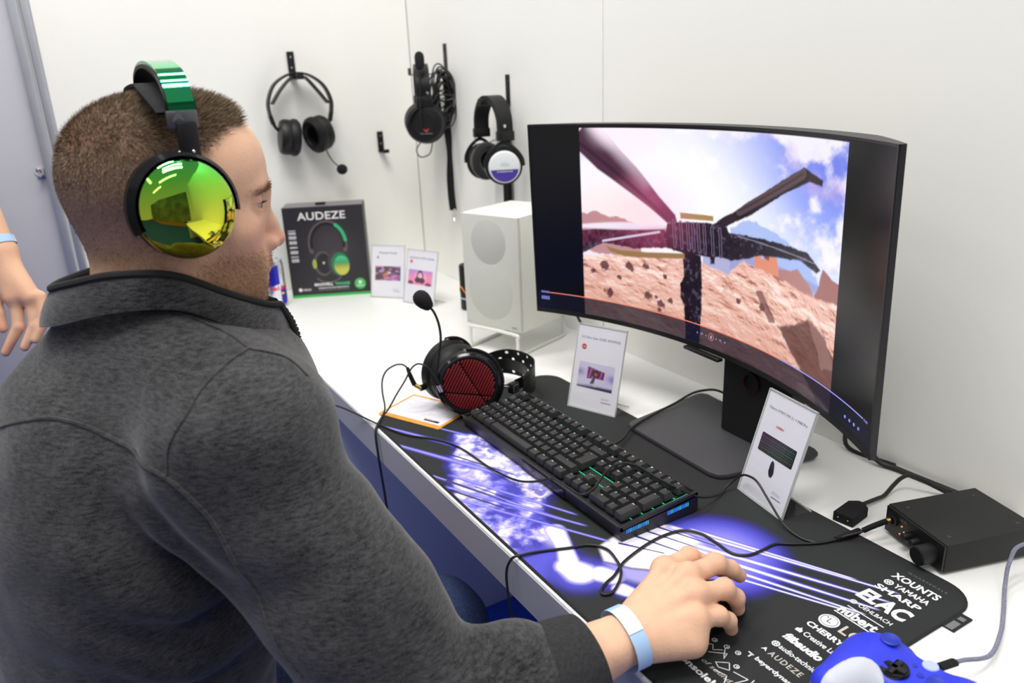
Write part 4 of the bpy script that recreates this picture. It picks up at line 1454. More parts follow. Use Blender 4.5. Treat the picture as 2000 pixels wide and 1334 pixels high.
def key(xu, yu, w=1.0, h=1.0, leg='', ent=False):
    k = (w, h, ent)
    if k not in KM:
        KM[k] = keycap_mesh(w, h, ent)
    cx = X0 + (xu + w / 2) * U
    cy = Y0 + (yu + h / 2) * U
    o = bpy.data.objects.new('key', KM[k])
    COL.objects.link(o)
    o.parent = keyboard
    zz = zf + (zr - zf) * cy / KD + 0.0012
    o.matrix_basis = T(cx, cy, zz) @ RX(ka)
    if leg:
        top = h * U / 2 - 0.0082
        sz = 0.0042 if len(leg) < 2 else (0.0034 if len(leg) < 4 else 0.0028)
        me = text_mesh(leg, sz, 0.01, 0, 'CENTER')
        if not me.materials:
            me.materials.append(M_LEGEND)
        l_ = bpy.data.objects.new('legend', me)
        COL.objects.link(l_)
        l_.parent = o
        l_.matrix_basis = T(-min(w * U / 2 - 0.0075, 0.0018) if w <= 1.5 else 0, top, 0.0106)
    return o


for x, s in zip((0, 2, 3, 4, 5, 6.5, 7.5, 8.5, 9.5, 11, 12, 13, 14, 15.25, 16.25, 17.25, 18.5, 19.5, 20.5, 21.5),
                ('Esc', 'F1', 'F2', 'F3', 'F4', 'F5', 'F6', 'F7', 'F8', 'F9', 'F10', 'F11', 'F12', 'Prt', 'Scr', 'Pau', 'M', '<<', '>', '>>')):
    key(x, 5.25, leg=s)
for i, s in enumerate('^1234567890?`'):
    key(i, 4, leg=s)
key(13, 4, 2, leg='<-')
for i, s in enumerate(('Ins', 'Hm', 'PgU')):
    key(15.25 + i, 4, leg=s)
for i, s in enumerate(('Num', '/', '*', '-')):
    key(18.5 + i, 4, leg=s)
key(0, 3, 1.5, leg='Tab')
for i, s in enumerate('QWERTZUIOPU+'):
    key(1.5 + i, 3, leg=s)
key(13.5, 2, 1.5, 2, leg='<', ent=True)
for i, s in enumerate(('Del', 'End', 'PgD')):
    key(15.25 + i, 3, leg=s)
for i, s in enumerate('789'):
    key(18.5 + i, 3, leg=s)
key(21.5, 2, 1, 2, leg='+')
key(0, 2, 1.75, leg='Caps')
for i, s in enumerate('ASDFGHJKLOA#'):
    key(1.75 + i, 2, leg=s)
for i, s in enumerate('456'):
    key(18.5 + i, 2, leg=s)
key(0, 1, 1.25, leg='^')
key(1.25, 1, leg='<')
for i, s in enumerate('YXCVBNM,.-'):
    key(2.25 + i, 1, leg=s)
key(12.25, 1, 2.75, leg='^')
key(16.25, 1, leg='^')
for i, s in enumerate('123'):
    key(18.5 + i, 1, leg=s)
key(21.5, 0, 1, 2, leg='Ent')
for x, w, s in ((0, 1.25, 'Ctrl'), (1.25, 1.25, 'Win'), (2.5, 1.25, 'Alt'), (3.75, 6.25, ''), (10, 1.25, 'AltGr'), (11.25, 1.25, 'Fn'), (12.5, 1.25, 'Mn'), (13.75, 1.25, 'Ctrl')):
    key(x, 0, w, leg=s)
for i, s in enumerate(('<', 'v', '>')):
    key(15.25 + i, 0, leg=s)
key(18.5, 0, 2, leg='0')
key(20.5, 0, leg=',')
# backlight between the rows and at the right end
for yu in (1, 2, 3, 4, 5.0):
    cy = Y0 + yu * U
    zz = zf + (zr - zf) * cy / KD - 0.0022
    G().box((KW / 2, cy, zz), (KW - 0.020, 0.0009, 0.0006)).build('backlight', M_LED, plate)
G().loft([[(KW - 0.0078, 0.008, zf - 0.0025), (KW - 0.0062, 0.008, zf - 0.0025), (KW - 0.0062, 0.008, zf - 0.0015), (KW - 0.0078, 0.008, zf - 0.0015)],
          [(KW - 0.0078, KD - 0.008, zr - 0.0025), (KW - 0.0062, KD - 0.008, zr - 0.0025), (KW - 0.0062, KD - 0.008, zr - 0.0015), (KW - 0.0078, KD - 0.008, zr - 0.0015)]]).build('backlight', M_LED, plate)
for y0_ in (0.012, 0.084):
    for k in range(14):
        y = y0_ + k * 0.0028
        zc = zf * 0.62 + (zr - zf) * y / KD * 0.6
        G().box((KW + 0.0003, y, zc), (0.0008, 0.0009, 0.0058), None).build('light_slit', M_LEDC if k % 5 in (2, 3) else M_LEDB, keyboard)
# indicator text on the bare plate above the arrow keys
text('1  A  S', 0.004, M_LEGEND, plate, T(X0 + 15.5 * U, Y0 + 2.4 * U, zf + (zr - zf) * 0.4 - 0.0025) @ RX(ka))

# ------------------------------------------------------------------ headphone amplifier
amp_M = frame((0.748, 0.437, 0.0), (0.0985, -0.0300, 0))
M_AMP = mat('amp_black', (0.014, 0.0145, 0.014), 0.6, 0.1, bump=(1500, 0.25))
M_AMPF = mat('amp_front', (0.010, 0.010, 0.011), 0.35)
amp = thing('headphone_amplifier', 'small black headphone amplifier with knobs at the desk right end', 'amplifier', amp_M)
aw, ad, ah = 0.103, 0.135, 0.0385
G().box((aw / 2, ad / 2 + 0.002, ah / 2 + 0.0035), (aw, ad, ah), None, bev=0.0012).build('body', M_AMP, amp)
G().box((aw / 2, 0.0008, ah / 2 + 0.0035), (aw - 0.002, 0.003, ah - 0.003), None).build('front_panel', M_AMPF, amp)
for x, y in ((0.012, 0.015), (aw - 0.012, 0.015), (0.012, ad - 0.015), (aw - 0.012, ad - 0.015)):
    G().lathe([(0, 0.0001), (0.006, 0.0001), (0.006, 0.0036), (0, 0.0036)], 20, T(x, y, 0)).build('foot', M_BLACKM, amp)
def knob(x, z, r, l, name='knob'):
    return G().lathe([(0, l), (r * 0.86, l), (r, l - 0.0015), (r, 0), (0, 0)], 32, T(x, -0.0008, z) @ RX(math.pi / 2)).build(name, M_BLACK, amp)
knob(0.046, 0.0215, 0.0052, 0.011)
knob(0.060, 0.0215, 0.0052, 0.011)
knob(0.083, 0.0205, 0.0125, 0.022, 'volume_knob')
G().lathe([(0.0045, 0), (0.0075, 0), (0.0075, 0.003), (0.0045, 0.003)], 24, T(0.016, -0.0008, 0.026) @ RX(math.pi / 2), closed=True).build('jack_socket', M_BLACK, amp)
for x, z, c in ((0.031, 0.026, (1.0, 0.25, 0.1)), (0.036, 0.020, (0.8, 0.7, 0.15)), (0.029, 0.014, (0.9, 0.2, 0.1))):
    G().lathe([(0, 0.0012), (0.0011, 0.0010), (0.0012, 0)], 10, T(x, -0.0008, z) @ RX(math.pi / 2)).build('indicator', mat('led%g' % x, (0.1, 0.05, 0.02), 0.4, emit=c, estr=1.0), amp)
for x, y in ((0.016, 0.018), (aw - 0.016, 0.018), (0.016, ad - 0.016), (aw - 0.016, ad - 0.016)):
    G().lathe([(0, 0.0003), (0.0022, 0.0003), (0.0024, 0)], 14, T(x, y, ah + 0.0036)).build('screw', mat('screw_grey', (0.08, 0.08, 0.08), 0.4, 0.6), amp)
text('LINE  MIC', 0.0028, M_GREYP, amp, T(0.026, -0.0010, 0.033) @ RX(math.pi / 2))

# ------------------------------------------------------------------ small black adapter
dg_M = frame((0.692, 0.405, 0.0), (0.0285, 0.0045, 0))
dong = thing('hdmi_adapter', 'small black cable adapter lying between sign and amplifier', 'adapter', dg_M)
G().prism([(0, 0), (0.0285, 0), (0.0285, 0.040), (0.0185, 0.050), (0.010, 0.050), (0, 0.040)], 0.0003, 0.0145, None, bev=0.001).build('shell', M_BLACKM, dong)
for x in (0.007, 0.021):
    G().box((x, -0.0002, 0.0080), (0.0012, 0.0006, 0.0012)).build('indicator', mat('led_blue', (0.05, 0.2, 0.25), 0.3, emit=(0.2, 0.8, 0.9), estr=0.6), dong)

# ------------------------------------------------------------------ paper card under the red headset
card = thing('paper_card', 'printed card with orange border lying under the red headset', 'card', frame((-0.018, 0.0275, MAT_Z + 0.0008), (0.125, 0.060, 0)))
M_ORNG = mat('card_orange', srgb(226, 158, 64), 0.55, vary=(60, 0.12))
G().box((0.0725, 0.045, 0.0002), (0.145, 0.105, 0.0004)).build('border', M_ORNG, card)
G().box((0.0725, 0.048, 0.0005), (0.133, 0.086, 0.0003)).build('sheet', M_PAPER, card)
g = G()
for k in range(9):
    g.box((0.060, 0.075 - k * 0.0062, 0.00075), (0.085 - (k % 3) * 0.012, 0.0009, 0.0001))
g.build('text_lines', mat('ink_soft', srgb(176, 176, 190), 0.6), card)
G().box((0.112, 0.014, 0.00075), (0.034, 0.007, 0.0001)).build('stamp', mat('ink_navy', srgb(44, 40, 84), 0.5), card)
g = G()
g.box((0.108, 0.0155, 0.0009), (0.020, 0.0016, 0.0001))
g.build('stamp_text', mat('ink_gold', srgb(196, 176, 120), 0.5), card)

# ------------------------------------------------------------------ game controller (near corner)
ctl_M = T(0.960, 0.170, MAT_Z) @ RZ(math.radians(6.5)) @ Matrix.Scale(0.93, 4)
ctl = thing('game_controller', 'royal blue game controller with pale underside at the mat corner', 'controller', ctl_M)
M_CBLUE = mat('controller_blue', srgb(44, 58, 214), 0.42, bump=(900, 0.05))
M_CSTICK = mat('controller_stick', srgb(32, 52, 170), 0.5)
M_CWHITE = mat('controller_white', srgb(196, 200, 212), 0.45)
body = [('+', 'box', ((0, 0.012, 0.030), (0.054, 0.034, 0.017), 0.014), 0.01)]
for s in (-1, 1):
    body += [('+', 'cap', ((s * 0.044, 0.018, 0.029), (s * 0.062, -0.044, 0.025), 0.026, 0.0205), 0.018),
             ('+', 'ell', ((s * 0.048, 0.022, 0.034), (0.030, 0.028, 0.016)), 0.012),
             ('+', 'ell', ((s * 0.058, 0.000, 0.029), (0.021, 0.034, 0.022)), 0.02),
             ('+', 'cap', ((s * 0.030, 0.046, 0.032), (s * 0.060, 0.036, 0.028), 0.008, 0.007), 0.01)]
V, F = sdf_mesh(body + [('&', 'half', ((0, 0, -1), (0, 0, 0.0245)), 0.001)], 0.0024)
link('top_shell', np_mesh('top_shell', V, F), M_CBLUE, ctl)
V, F = sdf_mesh(body + [('&', 'half', ((0, 0, 1), (0, 0, 0.0245)), 0.001)], 0.0030)
link('under_shell', np_mesh('under_shell', V, F), M_CWHITE, ctl)
grow = [(p[0], p[1], (p[2][0], tuple(v + 0.0007 for v in p[2][1]), p[2][2]) if p[1] == 'box' else (p[2][0], tuple(v + 0.0007 for v in p[2][1])) if p[1] == 'ell' else (p[2][0], p[2][1], p[2][2] + 0.0007, p[2][3] + 0.0007), p[3]) for p in body]
for s in (-1, 1):
    V, F = sdf_mesh(grow + [('&', 'ell', ((s * 0.037, -0.060, 0.040), (0.028, 0.052, 0.045)), 0.001)], 0.0018)
    link('grip_panel', np_mesh('grip_panel', V, F), M_CWHITE, ctl, label='pale grip panel')
def stick(x, y, z):
    o = G().lathe([(0.0085, 0), (0.0062, 0.004), (0.0055, 0.009), (0.0095, 0.0105), (0.0100, 0.0125), (0.0085, 0.0135), (0.0045, 0.0118), (0, 0.0114)], 32).build('thumbstick', M_CSTICK, ctl, T(x, y, z))
    G().lathe([(0.0095, 0), (0.0125, 0), (0.0118, 0.0014), (0.0095, 0.0008)], 32, closed=True).build('collar', M_CSTICK, o, T(0, 0, 0.0002))
stick(-0.040, 0.027, 0.0470)
stick(0.021, 0.000, 0.0465)
dp = G().lathe([(0, 0.0012), (0.004, 0.0014), (0.0105, 0.0040), (0.0122, 0.0042), (0.0128, 0.0030), (0.0130, 0)], 32).build('dpad', M_BLACKG, ctl, T(-0.021, 0.001, 0.0462) @ Matrix.Scale(1.15, 4))
G().box((0, 0, 0.0032), (0.021, 0.0062, 0.0042), None, bev=0.0008).box((0, 0, 0.0032), (0.0062, 0.021, 0.0042), None, bev=0.0008).build('cross', M_BLACKG, dp)
G().lathe([(0, 0.002), (0.0075, 0.0016), (0.0082, 0)], 28).build('logo_button', mat('ctl_logo', srgb(170, 178, 255), 0.3, emit=srgb(150, 165, 255), estr=0.25), ctl, T(0, 0.034, 0.0466))
for x, y in ((-0.011, 0.022), (0.011, 0.022), (0.0, 0.013)):
    G().lathe([(0, 0.0016), (0.0034, 0.0012), (0.0038, 0)], 18).build('menu_button', M_CSTICK, ctl, T(x, y, 0.0466))
for k in range(4):
    a = math.pi / 2 * k
    G().lathe([(0, 0.0048), (0.0044, 0.0040), (0.0052, 0.002), (0.0053, 0)], 22).build('face_button', M_CSTICK, ctl, T(0.041 + 0.0115 * math.cos(a), 0.026 + 0.0115 * math.sin(a), 0.0455))

# ------------------------------------------------------------------ computer mouse
mouse_M = T(0.745, 0.103, MAT_Z) @ RZ(math.radians(-6))
mouse = thing('computer_mouse', 'black mouse held under the right hand', 'mouse', mouse_M)
V, F = sdf_mesh([('+', 'ell', ((0, -0.008, 0.012), (0.031, 0.052, 0.029)), 0.01), ('+', 'ell', ((0, 0.026, 0.010), (0.030, 0.036, 0.027)), 0.015),
                 ('&', 'half', ((0, 0, -1), (0, 0, 0.0006)), 0.002)], 0.002)
link('shell', np_mesh('shell', V, F), M_BLACK, mouse)
G().lathe([(0, -0.003), (0.008, -0.003), (0.0085, -0.002), (0.0085, 0.002), (0.008, 0.003), (0, 0.003)], 24, T(0, 0.034, 0.030) @ RY(math.pi / 2)).build('scroll_wheel', M_BLACKM, mouse)
for s in (-1, 1):
    G().box((s * 0.0305, -0.002, 0.020), (0.002, 0.018, 0.005), None, bev=0.0008).build('side_button', M_BLACKG, mouse)

# ------------------------------------------------------------------ red-grilled headset lying on the desk
def zframe(c, n, up=(0, 0, 1)):
    """matrix with local Z along n and local Y close to up"""
    z = Vector(n).normalized()
    x = Vector(up).cross(z)
    if x.length < 1e-4:
        x = Vector((1, 0, 0))
    x.normalize()
    y = z.cross(x)
    m = Matrix((x, y, z)).transposed().to_4x4()
    m.translation = Vector(c)
    return m


def holed_tile(g, x0, x1, y0, y1, r, fn, t, n=12, hx=1.0):
    """square tile with a round hole, mapped by fn(x, y, z) and given thickness t"""
    cx, cy = (x0 + x1) / 2, (y0 + y1) / 2
    V, F = [], []
    for z in (0, t):
        for k in range(n):
            a = 2 * math.pi * k / n + math.pi / n
            c, s = math.cos(a), math.sin(a)
            q = max(abs(c), abs(s))
            V.append(fn(cx + c / q * (x1 - x0) / 2, cy + s / q * (y1 - y0) / 2, z))
        for k in range(n):
            a = 2 * math.pi * k / n + math.pi / n
            V.append(fn(cx + r * hx * math.cos(a), cy + r * math.sin(a), z))
    for k in range(n):
        j = (k + 1) % n
        F.append((k, j, n + j, n + k))
        F.append((2 * n + j, 2 * n + k, 3 * n + k, 3 * n + j))
        F.append((n + k, n + j, 3 * n + j, 3 * n + k))
        F.append((j, k, 2 * n + k, 2 * n + j))
    g.raw(V, F)


C1 = Vector((0.098, 0.158, 0.0695))
N1 = Vector((0.92, -0.38, 0.12)).normalized()
C2 = Vector((0.016, 0.160, 0.0690))
N2 = Vector((-0.98, -0.18, 0.02)).normalized()
gxh = thing('open_headset', 'black open-back headset with red grilles and boom microphone on the desk', 'headset', T(0.07, 0.16, MAT_Z))
HI = T(0.07, 0.16, MAT_Z).inverted()
M_RED = mat('grille_red', srgb(118, 20, 24), 0.5, vary=(400, 0.15))
M_GBACK = mat('grille_back', (0.012, 0.008, 0.009), 0.8)
for C_, N_ in ((C1, N1), (C2, N2)):
    Z_ = HI @ zframe(C_, N_)
    cup = G().lathe([(0.030, -0.012), (0.054, -0.012), (0.0585, -0.008), (0.0595, 0.004), (0.0585, 0.009), (0.054, 0.0125), (0.0485, 0.0125), (0.0475, 0.0105), (0, 0.0105)], 64).build('ear_cup', M_LEATHER, gxh, Z_)
    G().lathe([(0.0485, 0.0118), (0.0535, 0.0130), (0.0575, 0.0100), (0.0555, 0.0085), (0.0490, 0.0105)], 64, closed=True).build('rim', M_BLACKG, cup)
    G().lathe([(0.0, 0.0108), (0.0478, 0.0108)], 48).build('grille_back', M_GBACK, cup)
    g = G()
    for k in range(-9, 10):
        xk = k * 0.0050
        half = math.sqrt(max(0.0465 ** 2 - xk ** 2, 0))
        if half < 0.006:
            continue
        cuts = [-half]
        ln = [(0.36 * xk - 0.0195), (-0.62 * xk + 0.008)]   # two dark crossing lines split the bars
        segs = []
        y0_ = -half
        for c_ in sorted(ln):
            if -half + 0.003 < c_ < half - 0.003:
                segs.append((y0_, c_ - 0.0014))
                y0_ = c_ + 0.0014
        segs.append((y0_, half))
        for a_, b_ in segs:
            if b_ - a_ > 0.002:
                g.box((xk, (a_ + b_) / 2, 0.0122), (0.0033, b_ - a_, 0.0020), RZ(math.radians(-30)), bev=0.0005, seg=1)
    g.build('grille', M_RED, cup, kind='stuff', label='red metal grille bars')
    g = G().lathe([(0.026, -0.042), (0.034, -0.0445), (0.046, -0.042), (0.054, -0.034), (0.0565, -0.022), (0.0550, -0.0125), (0.030, -0.0125), (0.027, -0.025)], 56, closed=True)
    g.build('ear_pad', M_LEATHER, gxh, Z_)
    # C-shaped yoke around the cup, opening away from the headband side
    hdir = Z_.to_3x3().inverted() @ Vector((0.05, 0.97, -0.12))
    a0 = math.atan2(hdir.y, hdir.x)
    pts = [(0.0625 * math.cos(a0 + t), 0.0625 * math.sin(a0 + t), 0.002) for t in np.linspace(-1.75, 1.75, 26)]
    G().tube(pts, 0.0032, 8, 2, flat=0.0022, up=(0, 0, 1)).build('yoke', M_BLACKG, gxh, Z_)
    for sgn in (-1, 1):
        t = a0 + sgn * 1.70
        G().lathe([(0, 0.004), (0.0028, 0.004), (0.0032, 0.003), (0.0032, -0.004), (0, -0.004)], 16, T(0.0605 * math.cos(t), 0.0605 * math.sin(t), 0.002)).build('yoke_screw', M_CHROME, gxh, Z_)
B1 = Vector((0.112, 0.244, 0.0440))
B2 = Vector((-0.022, 0.246, 0.0440))
for b, c in ((B1, C1), (B2, C2)):
    d = (b - c).normalized()
    st_ = c + d * 0.064
    G().tube([st_, b], 0.0024, 10, 2, M=HI).build('slider_rod', M_CHROME, gxh)
    bl = G().box((0, 0, 0), (0.013, 0.019, 0.020), HI @ T(b) @ RZ(0.25), bev=0.002).build('block', M_BLACK, gxh)
    G().box((0.0068, 0, 0), (0.0004, 0.0125, 0.0135), HI @ T(b) @ RZ(0.25)).build('badge', mat('badge_line', srgb(150, 150, 156), 0.4), bl)
    G().box((0.0071, 0, 0), (0.0004, 0.0112, 0.0122), HI @ T(b) @ RZ(0.25)).build('badge_face', M_BLACK, bl)
arch = [Vector(p) for p in ((0.112, 0.250, 0.046), (0.102, 0.278, 0.046), (0.076, 0.301, 0.047), (0.041, 0.306, 0.048), (0.004, 0.294, 0.048), (-0.018, 0.268, 0.046), (-0.022, 0.250, 0.046))]
AP = [Vector(p) for p in catmull([tuple(a) for a in arch], 12)]
alen = [0.0]
for a, b in zip(AP[:-1], AP[1:]):
    alen.append(alen[-1] + (b - a).length)
AT = alen[-1]


def arch_at(s):
    s = min(max(s, 0), AT)
    i = int(np.searchsorted(alen, s)) - 1
    i = min(max(i, 0), len(AP) - 2)
    t = (s - alen[i]) / (alen[i + 1] - alen[i] + 1e-9)
    p = AP[i].lerp(AP[i + 1], t)
    d = (AP[i + 1] - AP[i]).normalized()
    return p, Vector((d.y, -d.x, 0)).normalized()


def strap_fn(x, y, z):
    p, n = arch_at(x)
    e = 1 - 0.62 * (2 * x / AT - 1) ** 4
    c_, s_ = math.cos(0.10), math.sin(0.10)
    return HI @ (p + n * (z - 0.002 + 0.012) + Vector((0, 0, y * e)))


g = G()
n_t = 15
for i in range(n_t):
    for j in range(4):
        x0_, x1_ = AT * (0.04 + 0.92 * i / n_t), AT * (0.04 + 0.92 * (i + 1) / n_t)
        y0_, y1_ = -0.027 + 0.0135 * j, -0.027 + 0.0135 * (j + 1)
        holed_tile(g, x0_, x1_, y0_, y1_, 0.0031 if (i + j) % 2 == 0 and 1 < i < n_t - 2 else 0.0002, strap_fn, 0.0016, 12)
g.build('perforated_strap', M_LEATHER, gxh)
pts = []
for i in range(25):
    p, n = arch_at(AT * i / 24)
    pts.append(p - n * 0.006 + Vector((0, 0, 0.004)))
G().tube(pts, 0.010, 8, 1, M=HI, flat=0.0009, up=None, smooth_path=False).build('spring_band', M_STEELB, gxh) if False else None
secs = []
for i in range(41):
    p, n = arch_at(AT * i / 40)
    q = p - n * 0.004
    secs.append([q + Vector((0, 0, -0.011)), q + Vector((0, 0, 0.011)), q + n * 0.0012 + Vector((0, 0, 0.011)), q + n * 0.0012 + Vector((0, 0, -0.011))])
G().loft(secs, HI).build('spring_band', M_STEELB, gxh)
# boom microphone, plugs and the twin cable
g = G().tube([(0.0857, 0.1010, 0.080), (0.0835, 0.1050, 0.1069), (0.0833, 0.1109, 0.1325), (0.0819, 0.1168, 0.1597), (0.0778, 0.1167, 0.1853), (0.0729, 0.1118, 0.2058), (0.0699, 0.1043, 0.2178)], 0.0022, 8, 8, M=HI)
g.build('boom', M_CABLE, gxh)
mdir = Vector((0.0648 - 0.0715, 0.0939 - 0.1080, 0.2306 - 0.2105)).normalized()
Zm = HI @ zframe((0.0700, 0.1048, 0.2165), mdir)
G().lathe([(0.0, -0.004), (0.006, -0.003), (0.0095, 0.001), (0.0135, 0.010), (0.0150, 0.019), (0.0135, 0.027), (0.0090, 0.033), (0.004, 0.0352), (0, 0.0355)], 32).build('foam_windscreen', M_FOAM, gxh, Zm)
P1 = [(0.0930, 0.1060, 0.064), (0.0914, 0.1015, 0.0775), (0.0836, 0.0970, 0.0925), (0.0753, 0.0906, 0.1075)]
P2 = [(0.0260, 0.0960, 0.0494), (0.0182, 0.0860, 0.0569), (0.0145, 0.0810, 0.0742), (0.0127, 0.0771, 0.0913)]
for P, mm in ((P1, M_CHROME), (P2, M_GOLD)):
    G().tube([P[0], P[1]], 0.0042, 12, 2, M=HI).build('plug_collar', mm, gxh)
    G().tube(P[1:], [0.0046, 0.0042, 0.0030], 10, 4, M=HI).build('plug_sleeve', M_BLACKM, gxh)
G().tube([(0.084, 0.118, 0.060), (0.0935, 0.105, 0.064)], 0.0062, 12, 2, M=HI).build('socket', M_BLACKG, gxh)
G().tube([(0.022, 0.108, 0.050), (0.024, 0.094, 0.050)], 0.0062, 12, 2, M=HI).build('socket', M_BLACKG, gxh)
TAIL = [(0.0020, 0.0260, 0.0050), (0.0300, 0.0060, 0.0055), (0.0470, -0.0080, -0.0030), (0.0560, -0.0110, -0.0350), (0.0610, -0.0105, -0.0800), (0.0680, -0.0100, -0.1300), (0.0700, -0.0090, -0.20), (0.060, -0.0090, -0.34), (0.03, -0.01, -0.50)]
G().tube([P1[3], (0.0692, 0.0839, 0.113), (0.0546, 0.0783, 0.1108), (0.0428, 0.0705, 0.0982), (0.0341, 0.0623, 0.0774), (0.0240, 0.0469, 0.0496), (0.0139, 0.0330, 0.0214)] + TAIL, 0.0016, 7, 6, M=HI).build('cable', M_CABLE, gxh)
G().tube([P2[3], (0.0064, 0.0701, 0.0971), (-0.0002, 0.0586, 0.0967), (-0.0102, 0.0444, 0.0858), (-0.0141, 0.0361, 0.0681), (-0.0129, 0.0334, 0.0456), (-0.0074, 0.0333, 0.0163)] + [(x - 0.003, y - 0.0005, z) for x, y, z in TAIL], 0.0016, 7, 6, M=HI).build('cable', M_CABLE, gxh)


# ------------------------------------------------------------------ wall hooks and the headsets on them
def bracket(name, label, M, n_holes=2, w=0.020, arm=0.075, hgt=0.075, lip=0.018):
    """steel hook; local Y points out of the wall, Z up, origin where the arm leaves the plate"""
    b = thing(name, label, 'hook', M, 'black steel wall hooks')
    g = G()
    n = max(n_holes, 1)
    hh = hgt / (n + 0.6)
    for k in range(n):
        holed_tile(g, -w / 2, w / 2, hgt - (k + 1) * hh, hgt - k * hh, 0.0036, lambda x, y, z: (x, 0.0006 + z, y), 0.003, 12)
    g.box((0, 0.0021, (hgt - n * hh) / 2), (w, 0.003, hgt - n * hh))
    p = g.build('plate', M_STEELB, b)
    for k in range(n_holes):
        G().lathe([(0, 0.0016), (0.0022, 0.0012), (0.0030, 0)], 14, T(0, 0.0006, hgt - (k + 0.5) * hh) @ RX(-math.pi / 2)).build('screw_head', M_CHROME if n_holes else M_STEELB, p)
    G().box((0, arm / 2, 0.0015), (w, arm, 0.003), None, bev=0.0006, seg=1).build('arm', M_STEELB, b)
    G().box((0, arm - 0.0015, lip / 2 + 0.001), (w, 0.003, lip), None, bev=0.0006, seg=1).build('lip', M_STEELB, b)
    return b


ML = lambda y, z: Matrix(((0, 1, 0, -1.055), (-1, 0, 0, y), (0, 0, 1, z), (0, 0, 0, 1)))      # out of the left wall is +x
MBk = lambda x, z: Matrix(((-1, 0, 0, x), (0, -1, 0, 0.608), (0, 0, 1, z), (0, 0, 0, 1)))     # out of the back wall is -y
bracket('wall_hook', 'black steel wall hook holding the leftmost headset', ML(0.241, 0.602))
bracket('wall_hook', 'empty black steel wall hook between the hanging headsets', ML(0.487, 0.380), w=0.018, hgt=0.062, arm=0.045, lip=0.010)
bracket('wall_hook', 'black steel wall hook holding the headset with raised microphone', MBk(-0.812, 0.600), w=0.016, arm=0.115, hgt=0.080)
bracket('wall_hook', 'black steel wall hook holding the white-capped headphones', MBk(-0.476, 0.521), w=0.016, arm=0.085, hgt=0.072)


def cup_parts(parent, I, c, n, r, depth, pad, m_cup=M_BLACK, m_pad=M_LEATHER, sx=1.0, hole=0.55, disc=None):
    Z_ = I @ zframe(c, n)
    cup = G().lathe([(0, -depth * 0.5), (r * 0.96, -depth * 0.5), (r, -depth * 0.35), (r, depth * 0.2), (r * 0.9, depth * 0.5), (r * 0.55, depth * 0.62), (0, depth * 0.64)], 44, None, sx).build('ear_cup', m_cup, parent, Z_)
    G().lathe([(r * hole, -depth * 0.5), (r * hole, -depth * 0.5 - pad * 0.8), (r * (hole + 0.1), -depth * 0.5 - pad), (r * 0.85, -depth * 0.5 - pad), (r * 1.03, -depth * 0.5 - pad * 0.7), (r * 1.06, -depth * 0.5 - pad * 0.3), (r * 0.98, -depth * 0.5)], 44, None, sx, closed=True).build('ear_pad', m_pad, parent, Z_)
    return cup, Z_


def band(parent, I, pts, w, th, name, m, wdir, taper=0.0):
    """flat band of width w along wdir and thickness th following a path"""
    P = [Vector(p) for p in catmull(pts, 10)]
    secs = []
    wd = Vector(wdir).normalized()
    for i, p in enumerate(P):
        d = (P[min(i + 1, len(P) - 1)] - P[max(i - 1, 0)]).normalized()
        nn = wd.cross(d).normalized()
        k = w / 2 * (1 - taper * abs(2 * i / (len(P) - 1) - 1) ** 3)
        secs.append([p - wd * k - nn * th / 2, p + wd * k - nn * th / 2, p + wd * k + nn * th / 2, p - wd * k + nn * th / 2])
    return G().loft(secs, I).build(name, m, parent)


# leftmost headset, on the left wall, seen from the front
h1 = thing('gaming_headset', 'black headset with thin microphone hanging on the left wall above the product box', 'headset', T(-1.0, 0.241, 0.6045), 'headsets hung on the wall')
I1 = T(-1.0, 0.241, 0.6045).inverted()
X1 = -1.008
B = [(X1, 0.151, 0.505), (X1, 0.150, 0.545), (X1, 0.170, 0.588), (X1, 0.205, 0.612), (X1, 0.241, 0.6195), (X1, 0.278, 0.610), (X1, 0.312, 0.583), (X1, 0.329, 0.542), (X1, 0.326, 0.505)]
band(h1, I1, B, 0.024, 0.005, 'headband', M_BLACK, (1, 0, 0))
band(h1, I1, [(X1, 0.160, 0.540), (X1, 0.190, 0.578), (X1, 0.222, 0.607), (X1, 0.241, 0.609), (X1, 0.262, 0.6065), (X1, 0.292, 0.572), (X1, 0.320, 0.535)], 0.030, 0.0035, 'suspension_strap', M_LEATHER, (1, 0, 0))
for y, s, cy in ((0.151, 1, 0.190), (0.326, -1, 0.286)):
    G().box((X1, y + s * 0.003, 0.497), (0.016, 0.010, 0.026), I1 @ T(X1, y, 0.497) @ RX(s * 0.25) @ T(-X1, -y, -0.497), bev=0.002).build('hinge', M_BLACK, h1)
    G().tube([(X1, y + s * 0.005, 0.490), (X1, y + s * 0.012, 0.476), (X1, cy - s * 0.010, 0.458)], 0.0045, 8, 6, M=I1).build('yoke_arm', M_BLACK, h1)
cup_parts(h1, I1, (X1 + 0.004, 0.184, 0.450), (-0.10, -0.98, 0.12), 0.049, 0.028, 0.026, sx=0.9)
cup_parts(h1, I1, (X1 + 0.004, 0.291, 0.455), (-0.36, 0.92, 0.20), 0.049, 0.028, 0.026, sx=0.9)
G().tube([(-1.0, 0.297, 0.413), (-0.998, 0.300, 0.395), (-0.996, 0.312, 0.372), (-0.995, 0.326, 0.357)], 0.0017, 7, 8, M=I1).build('boom', M_CABLE, h1)
G().ball((-0.994, 0.336, 0.347), (0.0135, 0.0160, 0.0150), I1).build('foam_windscreen', M_FOAM, h1)

